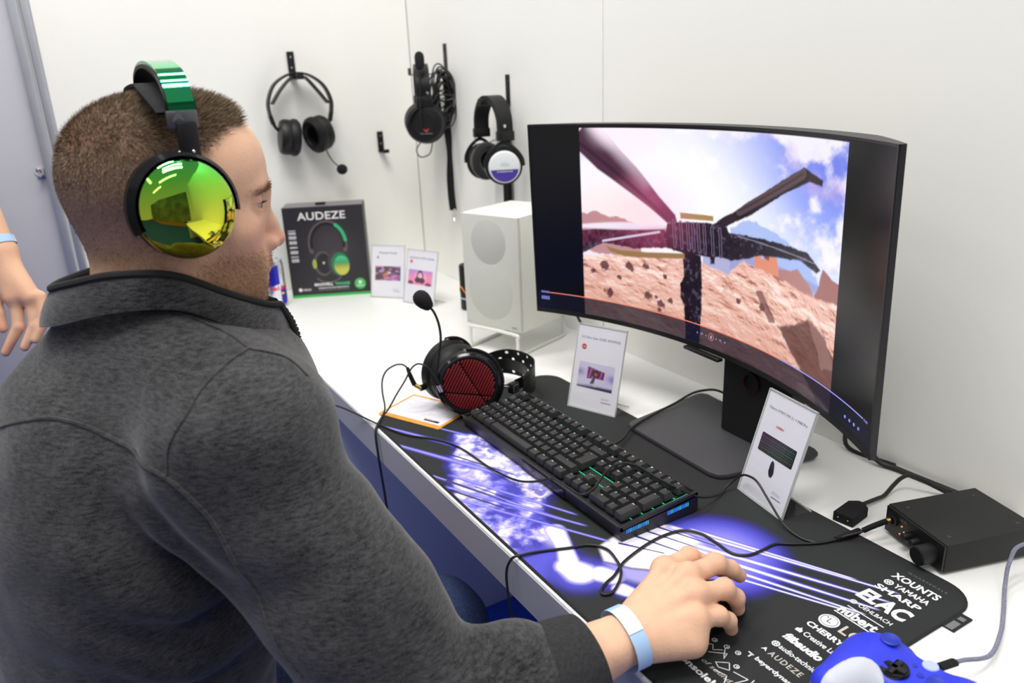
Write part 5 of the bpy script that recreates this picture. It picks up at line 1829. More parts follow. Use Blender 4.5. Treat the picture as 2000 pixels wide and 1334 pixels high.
# headset hung on the back wall with microphone pointing up
h2 = thing('boom_headset', 'black headset with upright foam microphone and coiled cable hanging beside the wall seam', 'headset', T(-0.812, 0.51, 0.6045), 'headsets hung on the wall')
I2 = T(-0.812, 0.51, 0.6045).inverted() @ T(-0.812, 0.528, 0) @ RZ(math.radians(-22)) @ T(0.812, -0.508, 0)
Y2 = 0.508
band(h2, I2, [(-0.742, Y2, 0.535), (-0.740, Y2, 0.575), (-0.757, Y2, 0.606), (-0.785, Y2, 0.620), (-0.812, Y2, 0.6235), (-0.839, Y2, 0.620), (-0.867, Y2, 0.606), (-0.884, Y2, 0.575), (-0.882, Y2, 0.535)], 0.038, 0.012, 'headband', M_LEATHER, (0, 1, 0))
for s in (-1, 1):
    xb = -0.812 + s * 0.070
    G().box((xb, Y2, 0.532), (0.018, 0.044, 0.026), I2, bev=0.002).build('slider_block', M_BLACK, h2)
    G().tube([(xb + s * 0.004, Y2 - 0.046, 0.478), (xb + s * 0.004, Y2 - 0.034, 0.502), (xb + s * 0.003, Y2, 0.522), (xb + s * 0.004, Y2 + 0.034, 0.502), (xb + s * 0.004, Y2 + 0.046, 0.478)], 0.004, 8, 8, M=I2, flat=0.003).build('yoke', M_STEELB, h2)
    G().lathe([(0, 0.003), (0.004, 0.002), (0.0045, 0)], 16, I2 @ T(xb + s * 0.0068, Y2 + 0.010, 0.553) @ RY(s * math.pi / 2)).build('rivet', M_CHROME, h2)
cA, ZA = cup_parts(h2, I2, (-0.752, Y2 - 0.002, 0.474), (0.97, -0.22, 0.0), 0.053, 0.026, 0.022)
cup_parts(h2, I2, (-0.872, Y2 - 0.002, 0.474), (-0.97, -0.22, 0.0), 0.053, 0.026, 0.022)
G().lathe([(0.0, 0.0185), (0.030, 0.0180), (0.033, 0.0150)], 40).build('cap', M_BLACKM, cA)
G().flat([(-0.009, 0.006), (-0.003, 0.003), (0, 0.0), (0.003, 0.003), (0.009, 0.006), (0.004, -0.001), (0, -0.005), (-0.004, -0.001)], 0).build('logo', mat('logo_rust', srgb(190, 70, 40), 0.5), cA, T(0.006, -0.018, 0.0192))
text('FOX GAMING', 0.0055, M_GREYP, cA, T(0.006, -0.028, 0.0192), align='CENTER')
G().tube([(-0.731, Y2 - 0.012, 0.470), (-0.729, Y2 - 0.013, 0.50), (-0.728, Y2 - 0.010, 0.56), (-0.727, Y2 - 0.006, 0.610)], 0.0022, 7, 8, M=I2).build('boom', M_CABLE, h2)
G().lathe([(0, 0), (0.007, 0.001), (0.0125, 0.010), (0.0130, 0.034), (0.010, 0.043), (0.004, 0.047), (0, 0.0475)], 28).build('foam_windscreen', M_FOAM, h2, I2 @ T(-0.727, Y2 - 0.005, 0.612))
G().tube([(-0.752, Y2 - 0.015, 0.427), (-0.748, Y2 - 0.030, 0.405), (-0.748, Y2 - 0.020, 0.385), (-0.750, Y2 + 0.006, 0.393), (-0.752, Y2 + 0.016, 0.424)], 0.0018, 7, 8, M=I2).build('cable_loop', M_CABLE, h2)
# coil of cable with its strap hung over the same hook
coil = thing('coiled_cable', 'tangled coil of thin black cable hung behind the upright microphone', 'cable', T(-0.79, 0.575, 0.52))
Ic = T(-0.79, 0.575, 0.52).inverted() @ T(0.020, 0.002, 0)
crng = np.random.default_rng(3)
pts = []
for k in range(300):
    t = k / 299 * 2 * math.pi * 15
    wob = 1 + 0.22 * math.sin(t * 0.37 + 1) + 0.14 * math.sin(t * 0.83)
    pts.append((-0.796 + 0.010 * math.sin(t * 0.61) + 0.005 * math.sin(t * 1.7), 0.570 + 0.026 * wob * math.sin(t) + 0.005 * math.sin(t * 0.23), 0.541 + 0.060 * wob * math.cos(t) + 0.014 * math.sin(t * 0.31)))
G().tube(pts, 0.0021, 6, 2, M=Ic).build('coil', M_CABLE, coil)
bun = [(-0.802 + 0.004 * math.sin(9 * t), 0.572 + 0.012 * math.cos(t), 0.545 + 0.058 * math.sin(t)) for t in np.linspace(0, 2 * math.pi, 16, endpoint=False)]
G().tube(bun, 0.0052, 8, 5, closed=True, M=Ic).build('bundle', M_BLACKM, coil)
for q in range(3):
    z0 = 0.500 + 0.022 * q
    G().tube([(-0.785 + 0.014 * math.cos(t + q), 0.560 + 0.036 * math.sin(t), z0 + 0.016 * math.sin(t * 2 + q)) for t in np.linspace(0, 2 * math.pi, 14, endpoint=False)], 0.0018, 6, 4, closed=True, M=Ic).build('loop', M_CABLE, coil)
G().tube([(-0.79 + 0.010 * math.cos(t), 0.568 + 0.032 * math.cos(t) - 0.003, 0.538 + 0.008 * math.sin(t)) for t in np.linspace(0, 6.28, 14)], 0.0022, 6, 3, M=Ic).build('wrap', M_CABLE, coil)
strap = thing('lanyard', 'flat black strap with steel clip hanging below the coiled cable', 'strap', T(-0.79, 0.585, 0.47))
Is = T(-0.79, 0.585, 0.47).inverted()
secs = []
for i in range(29):
    t = i / 28
    z = 0.485 - 0.262 * t
    ang = 1.15 + 0.9 * math.sin(t * 3.0) * math.exp(-((t - 0.35) / 0.25) ** 2)
    c = Vector((-0.790 + 0.012 * t + 0.006 * math.sin(t * 6), 0.585, z))
    w = Vector((math.cos(ang), math.sin(ang), 0)) * 0.0105
    n = Vector((-math.sin(ang), math.cos(ang), 0)) * 0.0008
    secs.append([c - w - n, c + w - n, c + w + n, c - w + n])
G().loft(secs, Is).build('webbing', M_BLACKM, strap)
G().tube([(-0.776, 0.585, 0.223), (-0.782, 0.585, 0.205), (-0.774, 0.585, 0.192), (-0.768, 0.585, 0.205), (-0.774, 0.585, 0.222)], 0.0016, 7, 6, M=Is).build('clip', M_CHROME, strap)
G().box((-0.776, 0.585, 0.224), (0.016, 0.004, 0.010), Is, bev=0.001).build('clip_crimp', M_CHROME, strap)

# white-capped headphones on the back wall
h3 = thing('studio_headphones', 'black headphones with white and purple ear caps hanging above the speaker', 'headphones', T(-0.476, 0.548, 0.524), 'headsets hung on the wall')
I3 = T(-0.476, 0.548, 0.524).inverted()
rz = math.radians(-8)
R3 = T(-0.462, 0.550, 0) @ RZ(rz) @ T(0.470, -0.548, 0)
J3 = I3 @ R3
Y3 = 0.548
xc = -0.470
band(h3, J3, [(xc - 0.079, Y3, 0.463), (xc - 0.075, Y3, 0.495), (xc - 0.055, Y3, 0.522), (xc - 0.028, Y3, 0.5365), (xc, Y3, 0.5400), (xc + 0.028, Y3, 0.5365), (xc + 0.055, Y3, 0.522), (xc + 0.075, Y3, 0.495), (xc + 0.079, Y3, 0.463)], 0.036, 0.014, 'headband', M_LEATHER, (0, 1, 0))
M_CAPW = mat('cap_white', srgb(222, 226, 228), 0.35)
M_CAPP = mat('cap_purple', srgb(66, 48, 150), 0.4)
for s in (-1, 1):
    xb = xc + s * 0.079
    G().box((xb, Y3, 0.455), (0.018, 0.042, 0.022), J3, bev=0.0015).build('slider_block', M_BLACK, h3)
    G().lathe([(0, 0.003), (0.004, 0.002), (0.0045, 0)], 16, J3 @ T(xb + s * 0.0062, Y3 - 0.004, 0.478) @ RY(s * math.pi / 2)).build('rivet', M_CHROME, h3)
    n = Vector((s * 0.93, -0.30, -0.06)) if s > 0 else Vector((-0.95, -0.2, -0.05))
    c = (xb - s * 0.006, Y3 - 0.004, 0.384)
    cp, Zc = cup_parts(h3, J3, c, n, 0.045, 0.022, 0.024, M_BLACKM, M_VELVET)
    G().lathe([(0, 0.0225), (0.026, 0.0220), (0.0355, 0.0195), (0.0385, 0.0150), (0.0385, 0.008)], 48).build('cap', M_CAPW, cp)
    half = [(0.0335 * math.cos(t), 0.0335 * math.sin(t) * 0.98 - 0.001) for t in np.linspace(math.pi + 0.12, 2 * math.pi - 0.12, 26)]
    lab = G().flat(half, 0).build('label', M_CAPP, cp, T(0, 0, 0.0232))
    text('by headphones.de', 0.0052, M_WHITE, cp, T(0, -0.0105, 0.0236), align='CENTER', bold=0.01)
    text('dillo', 0.013, mat('cap_script', srgb(188, 198, 206), 0.5), cp, T(0, 0.004, 0.0232), align='CENTER', shear=0.2)
    Zi = Zc
    G().tube([(-0.0475, 0.0, 0.004), (-0.044, 0.018, 0.006), (-0.030, 0.038, 0.006), (-0.008, 0.054, 0.004), (0.008, 0.054, 0.004), (0.030, 0.038, 0.006), (0.044, 0.018, 0.006), (0.0475, 0.0, 0.004)], 0.0045, 8, 6, flat=0.0025, up=(0, 0, 1)).build('yoke', M_STEELB, h3, Zi)
    G().box((0, 0.062, 0.004), (0.008, 0.022, 0.004), Zi, bev=0.001).build('yoke_stem', M_STEELB, h3)
    G().tube([Vector((xb - s * 0.010, Y3 - 0.022, 0.447)), Vector((xb - s * 0.030, Y3 - 0.030, 0.438)), Vector((xb - s * 0.040, Y3 - 0.032, 0.415))], 0.0011, 6, 8, M=J3).build('signal_wire', M_CABLE, h3)
st3 = thing('black_cable_sleeve', 'thick black cable sleeve hanging on the wall behind the white-capped headphones', 'cable', T(-0.478, 0.594, 0.30))
band(st3, T(-0.478, 0.594, 0.30).inverted(), [(-0.478, 0.597, 0.520), (-0.478, 0.597, 0.44), (-0.479, 0.596, 0.36), (-0.480, 0.595, 0.270), (-0.482, 0.592, 0.12), (-0.484, 0.590, 0.012)], 0.026, 0.010, 'sleeve', M_BLACKM, (1, 0, 0))

# ------------------------------------------------------------------ loose cables
def cable(name, label, pts, r, m=M_CABLE, n=7, extra=None):
    o = thing(name, label, 'cable', T(pts[len(pts) // 2]))
    I = T(pts[len(pts) // 2]).inverted()
    G().tube(pts, r, 8, n, M=I).build('cord', m, o)
    return o, I


cA_, IA = cable('headphone_cable', 'thin black cable running across the mat and over the keyboard to the amplifier',
      [(-0.46, -0.20, -0.42), (-0.36, -0.14, -0.12), (-0.25, -0.075, -0.012), (-0.1097, -0.0347, 0.003), (-0.0481, -0.0156, 0.004), (0.031, 0.0015, 0.0055), (0.1011, 0.0244, 0.0055), (0.1515, 0.0599, 0.0055), (0.207, 0.0808, 0.0055), (0.3038, 0.0854, 0.008),
       (0.3657, 0.0954, 0.012), (0.3998, 0.1108, 0.021), (0.4241, 0.1223, 0.0325), (0.4673, 0.1198, 0.0395), (0.4981, 0.12, 0.0425), (0.4986, 0.1417, 0.0445), (0.4731, 0.1837, 0.0475), (0.4709, 0.2107, 0.051), (0.4928, 0.2243, 0.0525),
       (0.5316, 0.2295, 0.0485), (0.5590, 0.241, 0.0420), (0.5760, 0.2688, 0.026), (0.5640, 0.3175, 0.008), (0.5580, 0.3420, 0.012), (0.5706, 0.3540, 0.03), (0.5929, 0.3460, 0.042), (0.6161, 0.3380, 0.045), (0.6435, 0.3320, 0.03),
       (0.6722, 0.3280, 0.012), (0.6982, 0.328, 0.0055), (0.7178, 0.3341, 0.0055), (0.7281, 0.3512, 0.0055), (0.7357, 0.371, 0.01), (0.7489, 0.3880, 0.018), (0.7560, 0.3990, 0.024)], 0.0017)
G().tube([(0.7489, 0.3890, 0.019), (0.7545, 0.3970, 0.0245), (0.7610, 0.4180, 0.0290)], 0.0038, 10, 4, M=IA).build('plug_sleeve', M_BLACKM, cA_)
G().tube([(0.7600, 0.4140, 0.0288), (0.7625, 0.4230, 0.0294)], 0.0030, 10, 2, M=IA).build('plug_ring', M_GOLD, cA_)
cB_, IB = cable('microphone_cable', 'thin black cable looping off the desk edge with loose gold jack plug',
      [(0.50, 0.06, -0.42), (0.53, 0.03, -0.26), (0.555, -0.012, -0.15), (0.535, -0.016, -0.10), (0.5173, -0.0150, -0.03), (0.5230, -0.0100, 0.0015), (0.5290, 0.0049, 0.0065), (0.5351, 0.0311, 0.0055), (0.5483, 0.0627, 0.0055), (0.5578, 0.089, 0.0055), (0.5797, 0.1018, 0.0065), (0.6079, 0.0964, 0.0075),
       (0.6265, 0.0882, 0.0085), (0.6393, 0.0773, 0.0075), (0.651, 0.0609, 0.0065), (0.6545, 0.0494, 0.0055), (0.6500, 0.0415, 0.0055), (0.6420, 0.0465, 0.0055), (0.6355, 0.0589, 0.0060), (0.6290, 0.0760, 0.0055), (0.6129, 0.1049, 0.0055),
       (0.5996, 0.154, 0.0055), (0.5970, 0.1893, 0.0055), (0.6034, 0.2132, 0.0065), (0.6226, 0.2273, 0.0065), (0.6487, 0.2296, 0.0055), (0.6763, 0.229, 0.0055), (0.6904, 0.2417, 0.0055), (0.6933, 0.2617, 0.0055), (0.6932, 0.2901, 0.0055),
       (0.7061, 0.3089, 0.0055), (0.723, 0.3376, 0.0055), (0.733, 0.3648, 0.0075)], 0.0018)
G().tube([(0.7310, 0.360, 0.0075), (0.7350, 0.3820, 0.0082), (0.7365, 0.3994, 0.0082)], [0.0030, 0.0044, 0.0044], 10, 4, M=IB).build('plug_sleeve', M_BLACKM, cB_)
G().tube([(0.7365, 0.3994, 0.0082), (0.7379, 0.4230, 0.0082)], [0.0018, 0.0016], 10, 2, M=IB).build('jack_pin', M_GOLD, cB_)
for t in (0.4055, 0.4110, 0.4165):
    G().tube([(0.7369, t, 0.0082), (0.73695, t + 0.0007, 0.0082)], 0.00195, 10, 1, M=IB).build('jack_ring', M_BLACK, cB_)
cable('keyboard_cable', 'black cable rising from the keyboard rear over the monitor stand plate',
      [(0.3700, 0.2660, 0.020), (0.3517, 0.3088, 0.0135), (0.325, 0.3560, 0.0150), (0.308, 0.4306, 0.0180), (0.3036, 0.4704, 0.0215), (0.3021, 0.5086, 0.029), (0.3052, 0.5372, 0.03), (0.3122, 0.5627, 0.026), (0.333, 0.5815, 0.015), (0.40, 0.595, 0.004)], 0.0022)
cable('adapter_cable', 'thick black cable bending from the small adapter to behind the amplifier',
      [(0.6966, 0.4560, 0.008), (0.6967, 0.4918, 0.006), (0.696, 0.5116, 0.005), (0.6932, 0.5341, 0.012), (0.6948, 0.548, 0.02), (0.7001, 0.5586, 0.024), (0.7112, 0.565, 0.022), (0.7314, 0.5783, 0.012), (0.7530, 0.5900, 0.0045), (0.83, 0.598, 0.0045)], 0.0030)
M_BRAID = mat('grey_braid', srgb(128, 130, 150), 0.7, vary=(600, 0.35), bump=(700, 0.7, 0.001))
cc, ICc = cable('controller_cable', 'grey braided cable plugged into the blue controller',
      [(0.9570, 0.2350, 0.034), (0.9590, 0.2564, 0.029), (0.9599, 0.3052, 0.012), (0.9435, 0.3565, 0.006), (0.9253, 0.3960, 0.004), (0.9057, 0.4330, 0.012), (0.8985, 0.4500, 0.034), (0.9000, 0.4700, 0.050), (0.93, 0.52, 0.05), (1.00, 0.58, 0.01)], 0.0024, M_BRAID)
G().tube([(0.9550, 0.2200, 0.0350), (0.9580, 0.2420, 0.033)], 0.0048, 8, 2, M=ICc, flat=0.0032).build('plug', M_BLACKM, cc)
cable('speaker_cable', 'black cable hanging behind the monitor near the speaker stand', [(-0.165, 0.575, 0.075), (-0.160, 0.580, 0.058), (-0.140, 0.585, 0.030), (-0.115, 0.590, 0.006), (-0.05, 0.596, 0.004)], 0.0032)
mc_, IM = cable('monitor_cable', 'black cable with red flecks dropping behind the monitor neck', [(0.560, 0.560, 0.180), (0.585, 0.570, 0.110), (0.605, 0.578, 0.055), (0.628, 0.586, 0.012), (0.665, 0.596, 0.0045), (0.76, 0.600, 0.0045)], 0.0042)
g = G()
for x, y, z in ((0.590, 0.5665, 0.100), (0.598, 0.570, 0.078), (0.606, 0.5735, 0.056), (0.614, 0.577, 0.040), (0.623, 0.581, 0.022)):
    g.box((x + 0.0015, y - 0.0012, z + 0.001), (0.003, 0.003, 0.003), IM)
g.build('flecks', mat('fleck_red', srgb(150, 40, 40), 0.6), mc_, kind='stuff')
cable('power_cable', 'plain black cable beside the red-flecked one behind the monitor', [(0.545, 0.575, 0.180), (0.560, 0.584, 0.100), (0.567, 0.590, 0.040), (0.575, 0.596, 0.0045), (0.65, 0.603, 0.0045)], 0.0036)

# ------------------------------------------------------------------ the seated man
HO = np.array((0.400, -0.320, 0.490))
HYAW = math.radians(1.0)
HR = np.array(((math.cos(HYAW), -math.sin(HYAW), 0), (math.sin(HYAW), math.cos(HYAW), 0), (0, 0, 1)))


def hp(x, y, z):
    return tuple(HO + HR @ np.array((x, y, z)))


def rot3(ax, deg):
    return np.array(Matrix.Rotation(math.radians(deg), 3, ax))


def hell(c, r, k, op='+', tilt=0.0, roll=0.0):
    return (op, 'ell', (hp(*c), r, HR @ rot3('X', tilt) @ rot3('Y', roll)), k)


def hcap(a, b, ra, rb, k, op='+'):
    return (op, 'cap', (hp(*a), hp(*b), ra, rb), k)


head = [
    hell((0, -0.004, 0.022), (0.0745, 0.0940, 0.0830), 0.01),
    hell((0, -0.040, 0.022), (0.0660, 0.0560, 0.0660), 0.03),
    hell((0, 0.035, 0.032), (0.0600, 0.0520, 0.0560), 0.03),
    hell((0, 0.026, -0.040), (0.0600, 0.0560, 0.0720), 0.03),
    hell((0, 0.028, -0.080), (0.0500, 0.0440, 0.0380), 0.03),
    hcap((-0.050, -0.004, -0.070), (-0.014, 0.050, -0.112), 0.018, 0.016, 0.03),
    hcap((0.050, -0.004, -0.070), (0.014, 0.050, -0.112), 0.018, 0.016, 0.03),
    hell((0, 0.053, -0.110), (0.018, 0.0165, 0.0150), 0.02),
    hell((0, 0.060, -0.082), (0.028, 0.0180, 0.0200), 0.02),
    hcap((-0.034, 0.068, 0.003), (0, 0.079, 0.001), 0.0125, 0.0130, 0.018),
    hcap((0.034, 0.068, 0.003), (0, 0.079, 0.001), 0.0125, 0.0130, 0.018),
    hell((-0.046, 0.043, -0.036), (0.018, 0.020, 0.016), 0.025),
    hell((0.046, 0.043, -0.036), (0.018, 0.020, 0.016), 0.025),
    hell((-0.031, 0.088, -0.0105), (0.0165, 0.0155, 0.0105), 0.012, '-'),
    hell((0.031, 0.088, -0.0105), (0.0165, 0.0155, 0.0105), 0.012, '-'),
    hell((-0.050, 0.084, -0.010), (0.013, 0.018, 0.010), 0.012, '-'),
    hell((0.050, 0.084, -0.010), (0.013, 0.018, 0.010), 0.012, '-'),
    hell((-0.0310, 0.0675, -0.0100), (0.0140, 0.0134, 0.0118), 0.006),
    hell((0.0310, 0.0675, -0.0100), (0.0140, 0.0134, 0.0118), 0.006),
    hell((-0.0330, 0.0815, -0.0116), (0.0145, 0.0130, 0.0028), 0.002, '-'),
    hell((0.0330, 0.0815, -0.0116), (0.0145, 0.0130, 0.0028), 0.002, '-'),
    hcap((0, 0.0790, -0.008), (0, 0.0900, -0.036), 0.0090, 0.0100, 0.014),
    hcap((0, 0.0905, -0.036), (0, 0.0975, -0.054), 0.0095, 0.0105, 0.008),
    hell((-0.0125, 0.0860, -0.0575), (0.0080, 0.0105, 0.0080), 0.008),
    hell((0.0125, 0.0860, -0.0575), (0.0080, 0.0105, 0.0080), 0.008),
    hell((-0.0075, 0.0925, -0.0660), (0.0036, 0.0062, 0.0040), 0.003, '-'),
    hell((0.0075, 0.0925, -0.0660), (0.0036, 0.0062, 0.0040), 0.003, '-'),
    hell((0, 0.0750, -0.0760), (0.022, 0.0095, 0.0090), 0.012),
    hell((0, 0.0745, -0.0850), (0.0215, 0.0090, 0.0042), 0.005),
    hell((0, 0.0715, -0.0945), (0.0190, 0.0100, 0.0055), 0.005),
    hell((0, 0.0840, -0.0893), (0.0240, 0.0090, 0.0012), 0.003, '-'),
    hell((-0.078, -0.010, -0.006), (0.010, 0.018, 0.030), 0.01),
    hell((0.078, -0.010, -0.006), (0.010, 0.018, 0.030), 0.01),
    hcap((0, -0.028, -0.050), (0, -0.058, -0.175), 0.0570, 0.0620, 0.035),
    hell((0, 0.000, -0.095), (0.040, 0.050, 0.030), 0.03),
]
S_R, E_R, W_R = (0.582, -0.325, 0.266), (0.752, -0.215, 0.026), (0.764, -0.030, 0.046)
S_L, E_L, W_L = (0.215, -0.400, 0.235), (0.150, -0.330, 0.000), (0.240, -0.190, -0.125)
FING = {
    'index': [(0.722, 0.073, 0.0690), (0.716, 0.116, 0.0660), (0.723, 0.139, 0.0520), (0.728, 0.154, 0.0400)],
    'middle': [(0.748, 0.083, 0.0720), (0.744, 0.130, 0.0670), (0.746, 0.152, 0.0530), (0.748, 0.165, 0.0400)],
    'ring': [(0.771, 0.073, 0.0660), (0.775, 0.112, 0.0600), (0.777, 0.129, 0.0430), (0.776, 0.134, 0.0260)],
    'pinky': [(0.789, 0.057, 0.0540), (0.791, 0.088, 0.0460), (0.791, 0.104, 0.0330), (0.790, 0.110, 0.0190)],
}
FR_ = {'index': (0.0120, 0.0104, 0.0092, 0.0078), 'middle': (0.0124, 0.0107, 0.0096, 0.0081), 'ring': (0.0120, 0.0104, 0.0094, 0.0080), 'pinky': (0.0110, 0.0094, 0.0086, 0.0074)}
hand = []
for f_, P in FING.items():
    R_ = FR_[f_]
    hand.append(('+', 'cap', (W_R, P[0], 0.0150, R_[0] - 0.0005), 0.011))
for f_, P in FING.items():
    R_ = FR_[f_]
    for a in range(3):
        hand.append(('+', 'cap', (P[a], P[a + 1], R_[a], R_[a + 1]), 0.0045 if a else 0.007))
    hand.append(('+', 'ell', ((P[0][0], P[0][1], P[0][2] + 0.0015), (R_[0] * 1.10,) * 3), 0.008))
    hand.append(('+', 'ell', ((P[1][0], P[1][1], P[1][2] + 0.001), (R_[1] * 1.13, R_[1] * 1.05, R_[1] * 1.10)), 0.004))
    # skin creases over the middle joint
    ax_ = np.array(P[1]) - np.array(P[0])
    ax_ /= np.linalg.norm(ax_)
    for q_ in (-0.0035, 0.0, 0.0035):
        cc3 = np.array(P[1]) + ax_ * q_
        hand.append(('-', 'ell', (tuple(cc3 + np.array((0, 0.002, R_[1] * 1.12))), (R_[1] * 0.75, 0.0007, 0.0016)), 0.0012))
hand += [('+', 'cap', ((0.7770, 0.000, 0.0640), (0.7600, 0.030, 0.0660), 0.0016, 0.0016), 0.005), ('+', 'cap', ((0.7600, 0.030, 0.0660), (0.7650, 0.052, 0.0700), 0.0016, 0.0014), 0.005),
         ('+', 'cap', ((0.7820, 0.018, 0.0580), (0.7760, 0.046, 0.0650), 0.0016, 0.0014), 0.005),
         ('+', 'cap', ((0.752, 0.010, 0.044), (0.724, 0.046, 0.040), 0.0190, 0.0165), 0.015),
         ('+', 'cap', ((0.724, 0.046, 0.040), (0.703, 0.082, 0.033), 0.0145, 0.0115), 0.008),
         ('+', 'cap', ((0.703, 0.082, 0.033), (0.702, 0.112, 0.026), 0.0115, 0.0090), 0.004),
         ('+', 'cap', ((0.778, 0.004, 0.040), (0.796, 0.046, 0.036), 0.0190, 0.0170), 0.016),
         ('+', 'ell', ((0.758, 0.036, 0.047), (0.030, 0.040, 0.0165)), 0.012)]
# tendons on the back of the hand
for f_ in ('index', 'middle', 'ring', 'pinky'):
    P = FING[f_][0]
    hand.append(('+', 'cap', ((W_R[0] * 0.7 + P[0] * 0.3, W_R[1] * 0.7 + P[1] * 0.3, 0.0605 if f_ != 'pinky' else 0.055), (P[0], P[1] - 0.004, P[2] + 0.0085), 0.0030, 0.0042), 0.006))


def lerp3(a, b, t):
    return tuple(np.array(a) * (1 - t) + np.array(b) * t)


arm_skin = [('+', 'cap', (W_R, lerp3(W_R, E_R, 0.35), 0.0275, 0.0360), 0.02), ('+', 'cap', (lerp3(W_R, E_R, 0.35), E_R, 0.0340, 0.0400), 0.02),
            ('+', 'cap', (E_R, S_R, 0.0400, 0.0500), 0.03),
            ('+', 'ell', ((W_R[0] + 0.016, W_R[1] - 0.012, W_R[2] + 0.008), (0.012, 0.013, 0.012)), 0.012)]
torso_skin = [('+', 'cap', (S_R, (0.40, -0.400, 0.300), 0.042, 0.055), 0.03), ('+', 'cap', (S_L, (0.40, -0.400, 0.300), 0.042, 0.055), 0.03),
              ('+', 'ell', ((0.40, -0.420, 0.150), (0.150, 0.085, 0.170)), 0.03), ('+', 'ell', ((0.40, -0.440, -0.060), (0.145, 0.100, 0.170)), 0.03),
              ('+', 'cap', (S_L, E_L, 0.042, 0.036), 0.02), ('+', 'cap', (E_L, W_L, 0.036, 0.025), 0.02)]
for k, (dx, dy) in enumerate(((-0.024, 0.075), (-0.006, 0.088), (0.012, 0.084), (0.028, 0.070))):
    torso_skin.append(('+', 'cap', (W_L, (W_L[0] + dx, W_L[1] + dy * 0.6, W_L[2] - 0.012), 0.016, 0.010), 0.012))
    torso_skin.append(('+', 'cap', ((W_L[0] + dx, W_L[1] + dy * 0.6, W_L[2] - 0.012), (W_L[0] + dx * 1.2, W_L[1] + dy * 1.25, W_L[2] - 0.030), 0.010, 0.0075), 0.004))
torso_skin.append(('+', 'cap', (W_L, (W_L[0] + 0.045, W_L[1] + 0.035, W_L[2] - 0.014), 0.014, 0.009), 0.01))

person = thing('person', 'man in dark grey fleece sweater seated at the desk, hand on mouse', 'person', T(0.40, -0.40, -0.74))
PI_ = T(0.40, -0.40, -0.74).inverted()
OFF = np.array((0.40, -0.40, -0.74))


def fast3(P, s, seed=0):
    """cheap smooth pseudo noise for surface wrinkles"""
    x, y, z = P[..., 0] * s, P[..., 1] * s, P[..., 2] * s
    return (np.sin(x * 1.7 + 1.3 * np.sin(y * 1.1 + seed) + 0.7 * z) + np.sin(y * 2.1 + 1.1 * np.sin(z * 1.3 + seed * 2) + 0.5 * x) + np.sin(z * 1.9 + 1.2 * np.sin(x * 0.9 + seed * 3))) / 3


V, F = sdf_mesh(head + torso_skin + arm_skin + hand, 0.0028)
body_me = np_mesh('body', V - OFF, F)
# skin colour: own pigmentation (redder knuckles, nose, lips; shaved hair and stubble shadow)
L = (V - HO) @ HR
skin = np.zeros((len(V), 3)) + np.array(srgb(228, 184, 154))
nz = 0.5 + 0.5 * fast3(V, 160, 1)
skin *= (0.95 + 0.08 * nz)[:, None]


def tint(col, w):
    global skin
    skin = skin * (1 - w[:, None]) + np.array(col) * w[:, None]


def gauss(c, r):
    return np.exp(-(((L - np.array(c)) / np.array(r)) ** 2).sum(1))


hd = L[:, 2] > -0.20
near_head = (np.abs(L[:, 0]) < 0.13) & (L[:, 1] > -0.15) & (L[:, 1] < 0.13) & (L[:, 2] > -0.22)
for c, r, w in (((0, 0.100, -0.056), (0.022, 0.02, 0.016), 0.45), ((0.045, 0.07, -0.04), (0.03, 0.03, 0.03), 0.32), ((-0.045, 0.07, -0.04), (0.03, 0.03, 0.03), 0.32), ((0, -0.07, -0.10), (0.10, 0.05, 0.04), 0.35), ((0.06, 0.02, -0.10), (0.03, 0.05, 0.05), 0.25)):
    tint(srgb(212, 138, 120), w * gauss(c, r) * near_head)
lipw = np.clip(1.6 * np.exp(-((L[:, 0] / 0.019) ** 4 + ((L[:, 2] + 0.0897) / 0.0085) ** 4)) * (L[:, 1] > 0.071), 0, 1) * near_head
tint(srgb(190, 112, 106), 0.75 * np.clip(lipw, 0, 1))
# hairline: a surface in head space, positive inside the hair
hx, hy, hz = L[:, 0], L[:, 1], L[:, 2]


def smst(a, b, x):
    t = np.clip((x - a) / (b - a), 0, 1)
    return t * t * (3 - 2 * t)


def hair_mask(L):
    x, y, z = L[:, 0], L[:, 1], L[:, 2]
    ax = np.abs(x)
    # front hairline: recedes at the temples, then drops in front of the ear
    yl = 0.070 - 0.55 * np.clip(0.066 - z, 0, 0.03) - 0.9 * np.clip(0.040 - z, 0, 0.05) * 0.55 - 0.030 * smst(0.03, 0.07, ax)
    soft = 0.004 + 0.030 * smst(0.070, 0.040, z)
    front = smst(0.004, -soft, y - yl)
    nape = smst(-0.078, -0.040, z + 0.010 * smst(0.03, 0.07, ax))
    return front * nape


hm = hair_mask(L) * near_head
fade = smst(-0.075, 0.035, hz)
tint(srgb(112, 84, 66), hm * (0.45 + 0.35 * fade))
bm_w = smst(-0.040, -0.066, hz + 0.25 * np.clip(hy - 0.03, 0, 0.1)) * smst(-0.012, 0.014, hy + 0.15 * (hz + 0.08)) * smst(-0.138, -0.118, hz) * near_head
must = np.exp(-((hx / 0.028) ** 4 + ((hz + 0.0745) / 0.008) ** 4)) * (hy > 0.064)
cheek = 1 - np.clip(lipw, 0, 1)
beard = np.clip(np.maximum(bm_w * smst(0.086, 0.068, hy), must), 0, 1) * cheek * near_head
tint(srgb(156, 116, 88), beard * 0.45)
brow = np.exp(-(((np.abs(hx) - 0.034) / 0.023) ** 4 + ((hz - 0.0060 + 0.12 * np.clip(np.abs(hx) - 0.036, 0, 1)) / 0.0036) ** 2)) * (hy > 0.054) * near_head
tint(srgb(112, 82, 62), np.clip(brow, 0, 1) * 0.5)
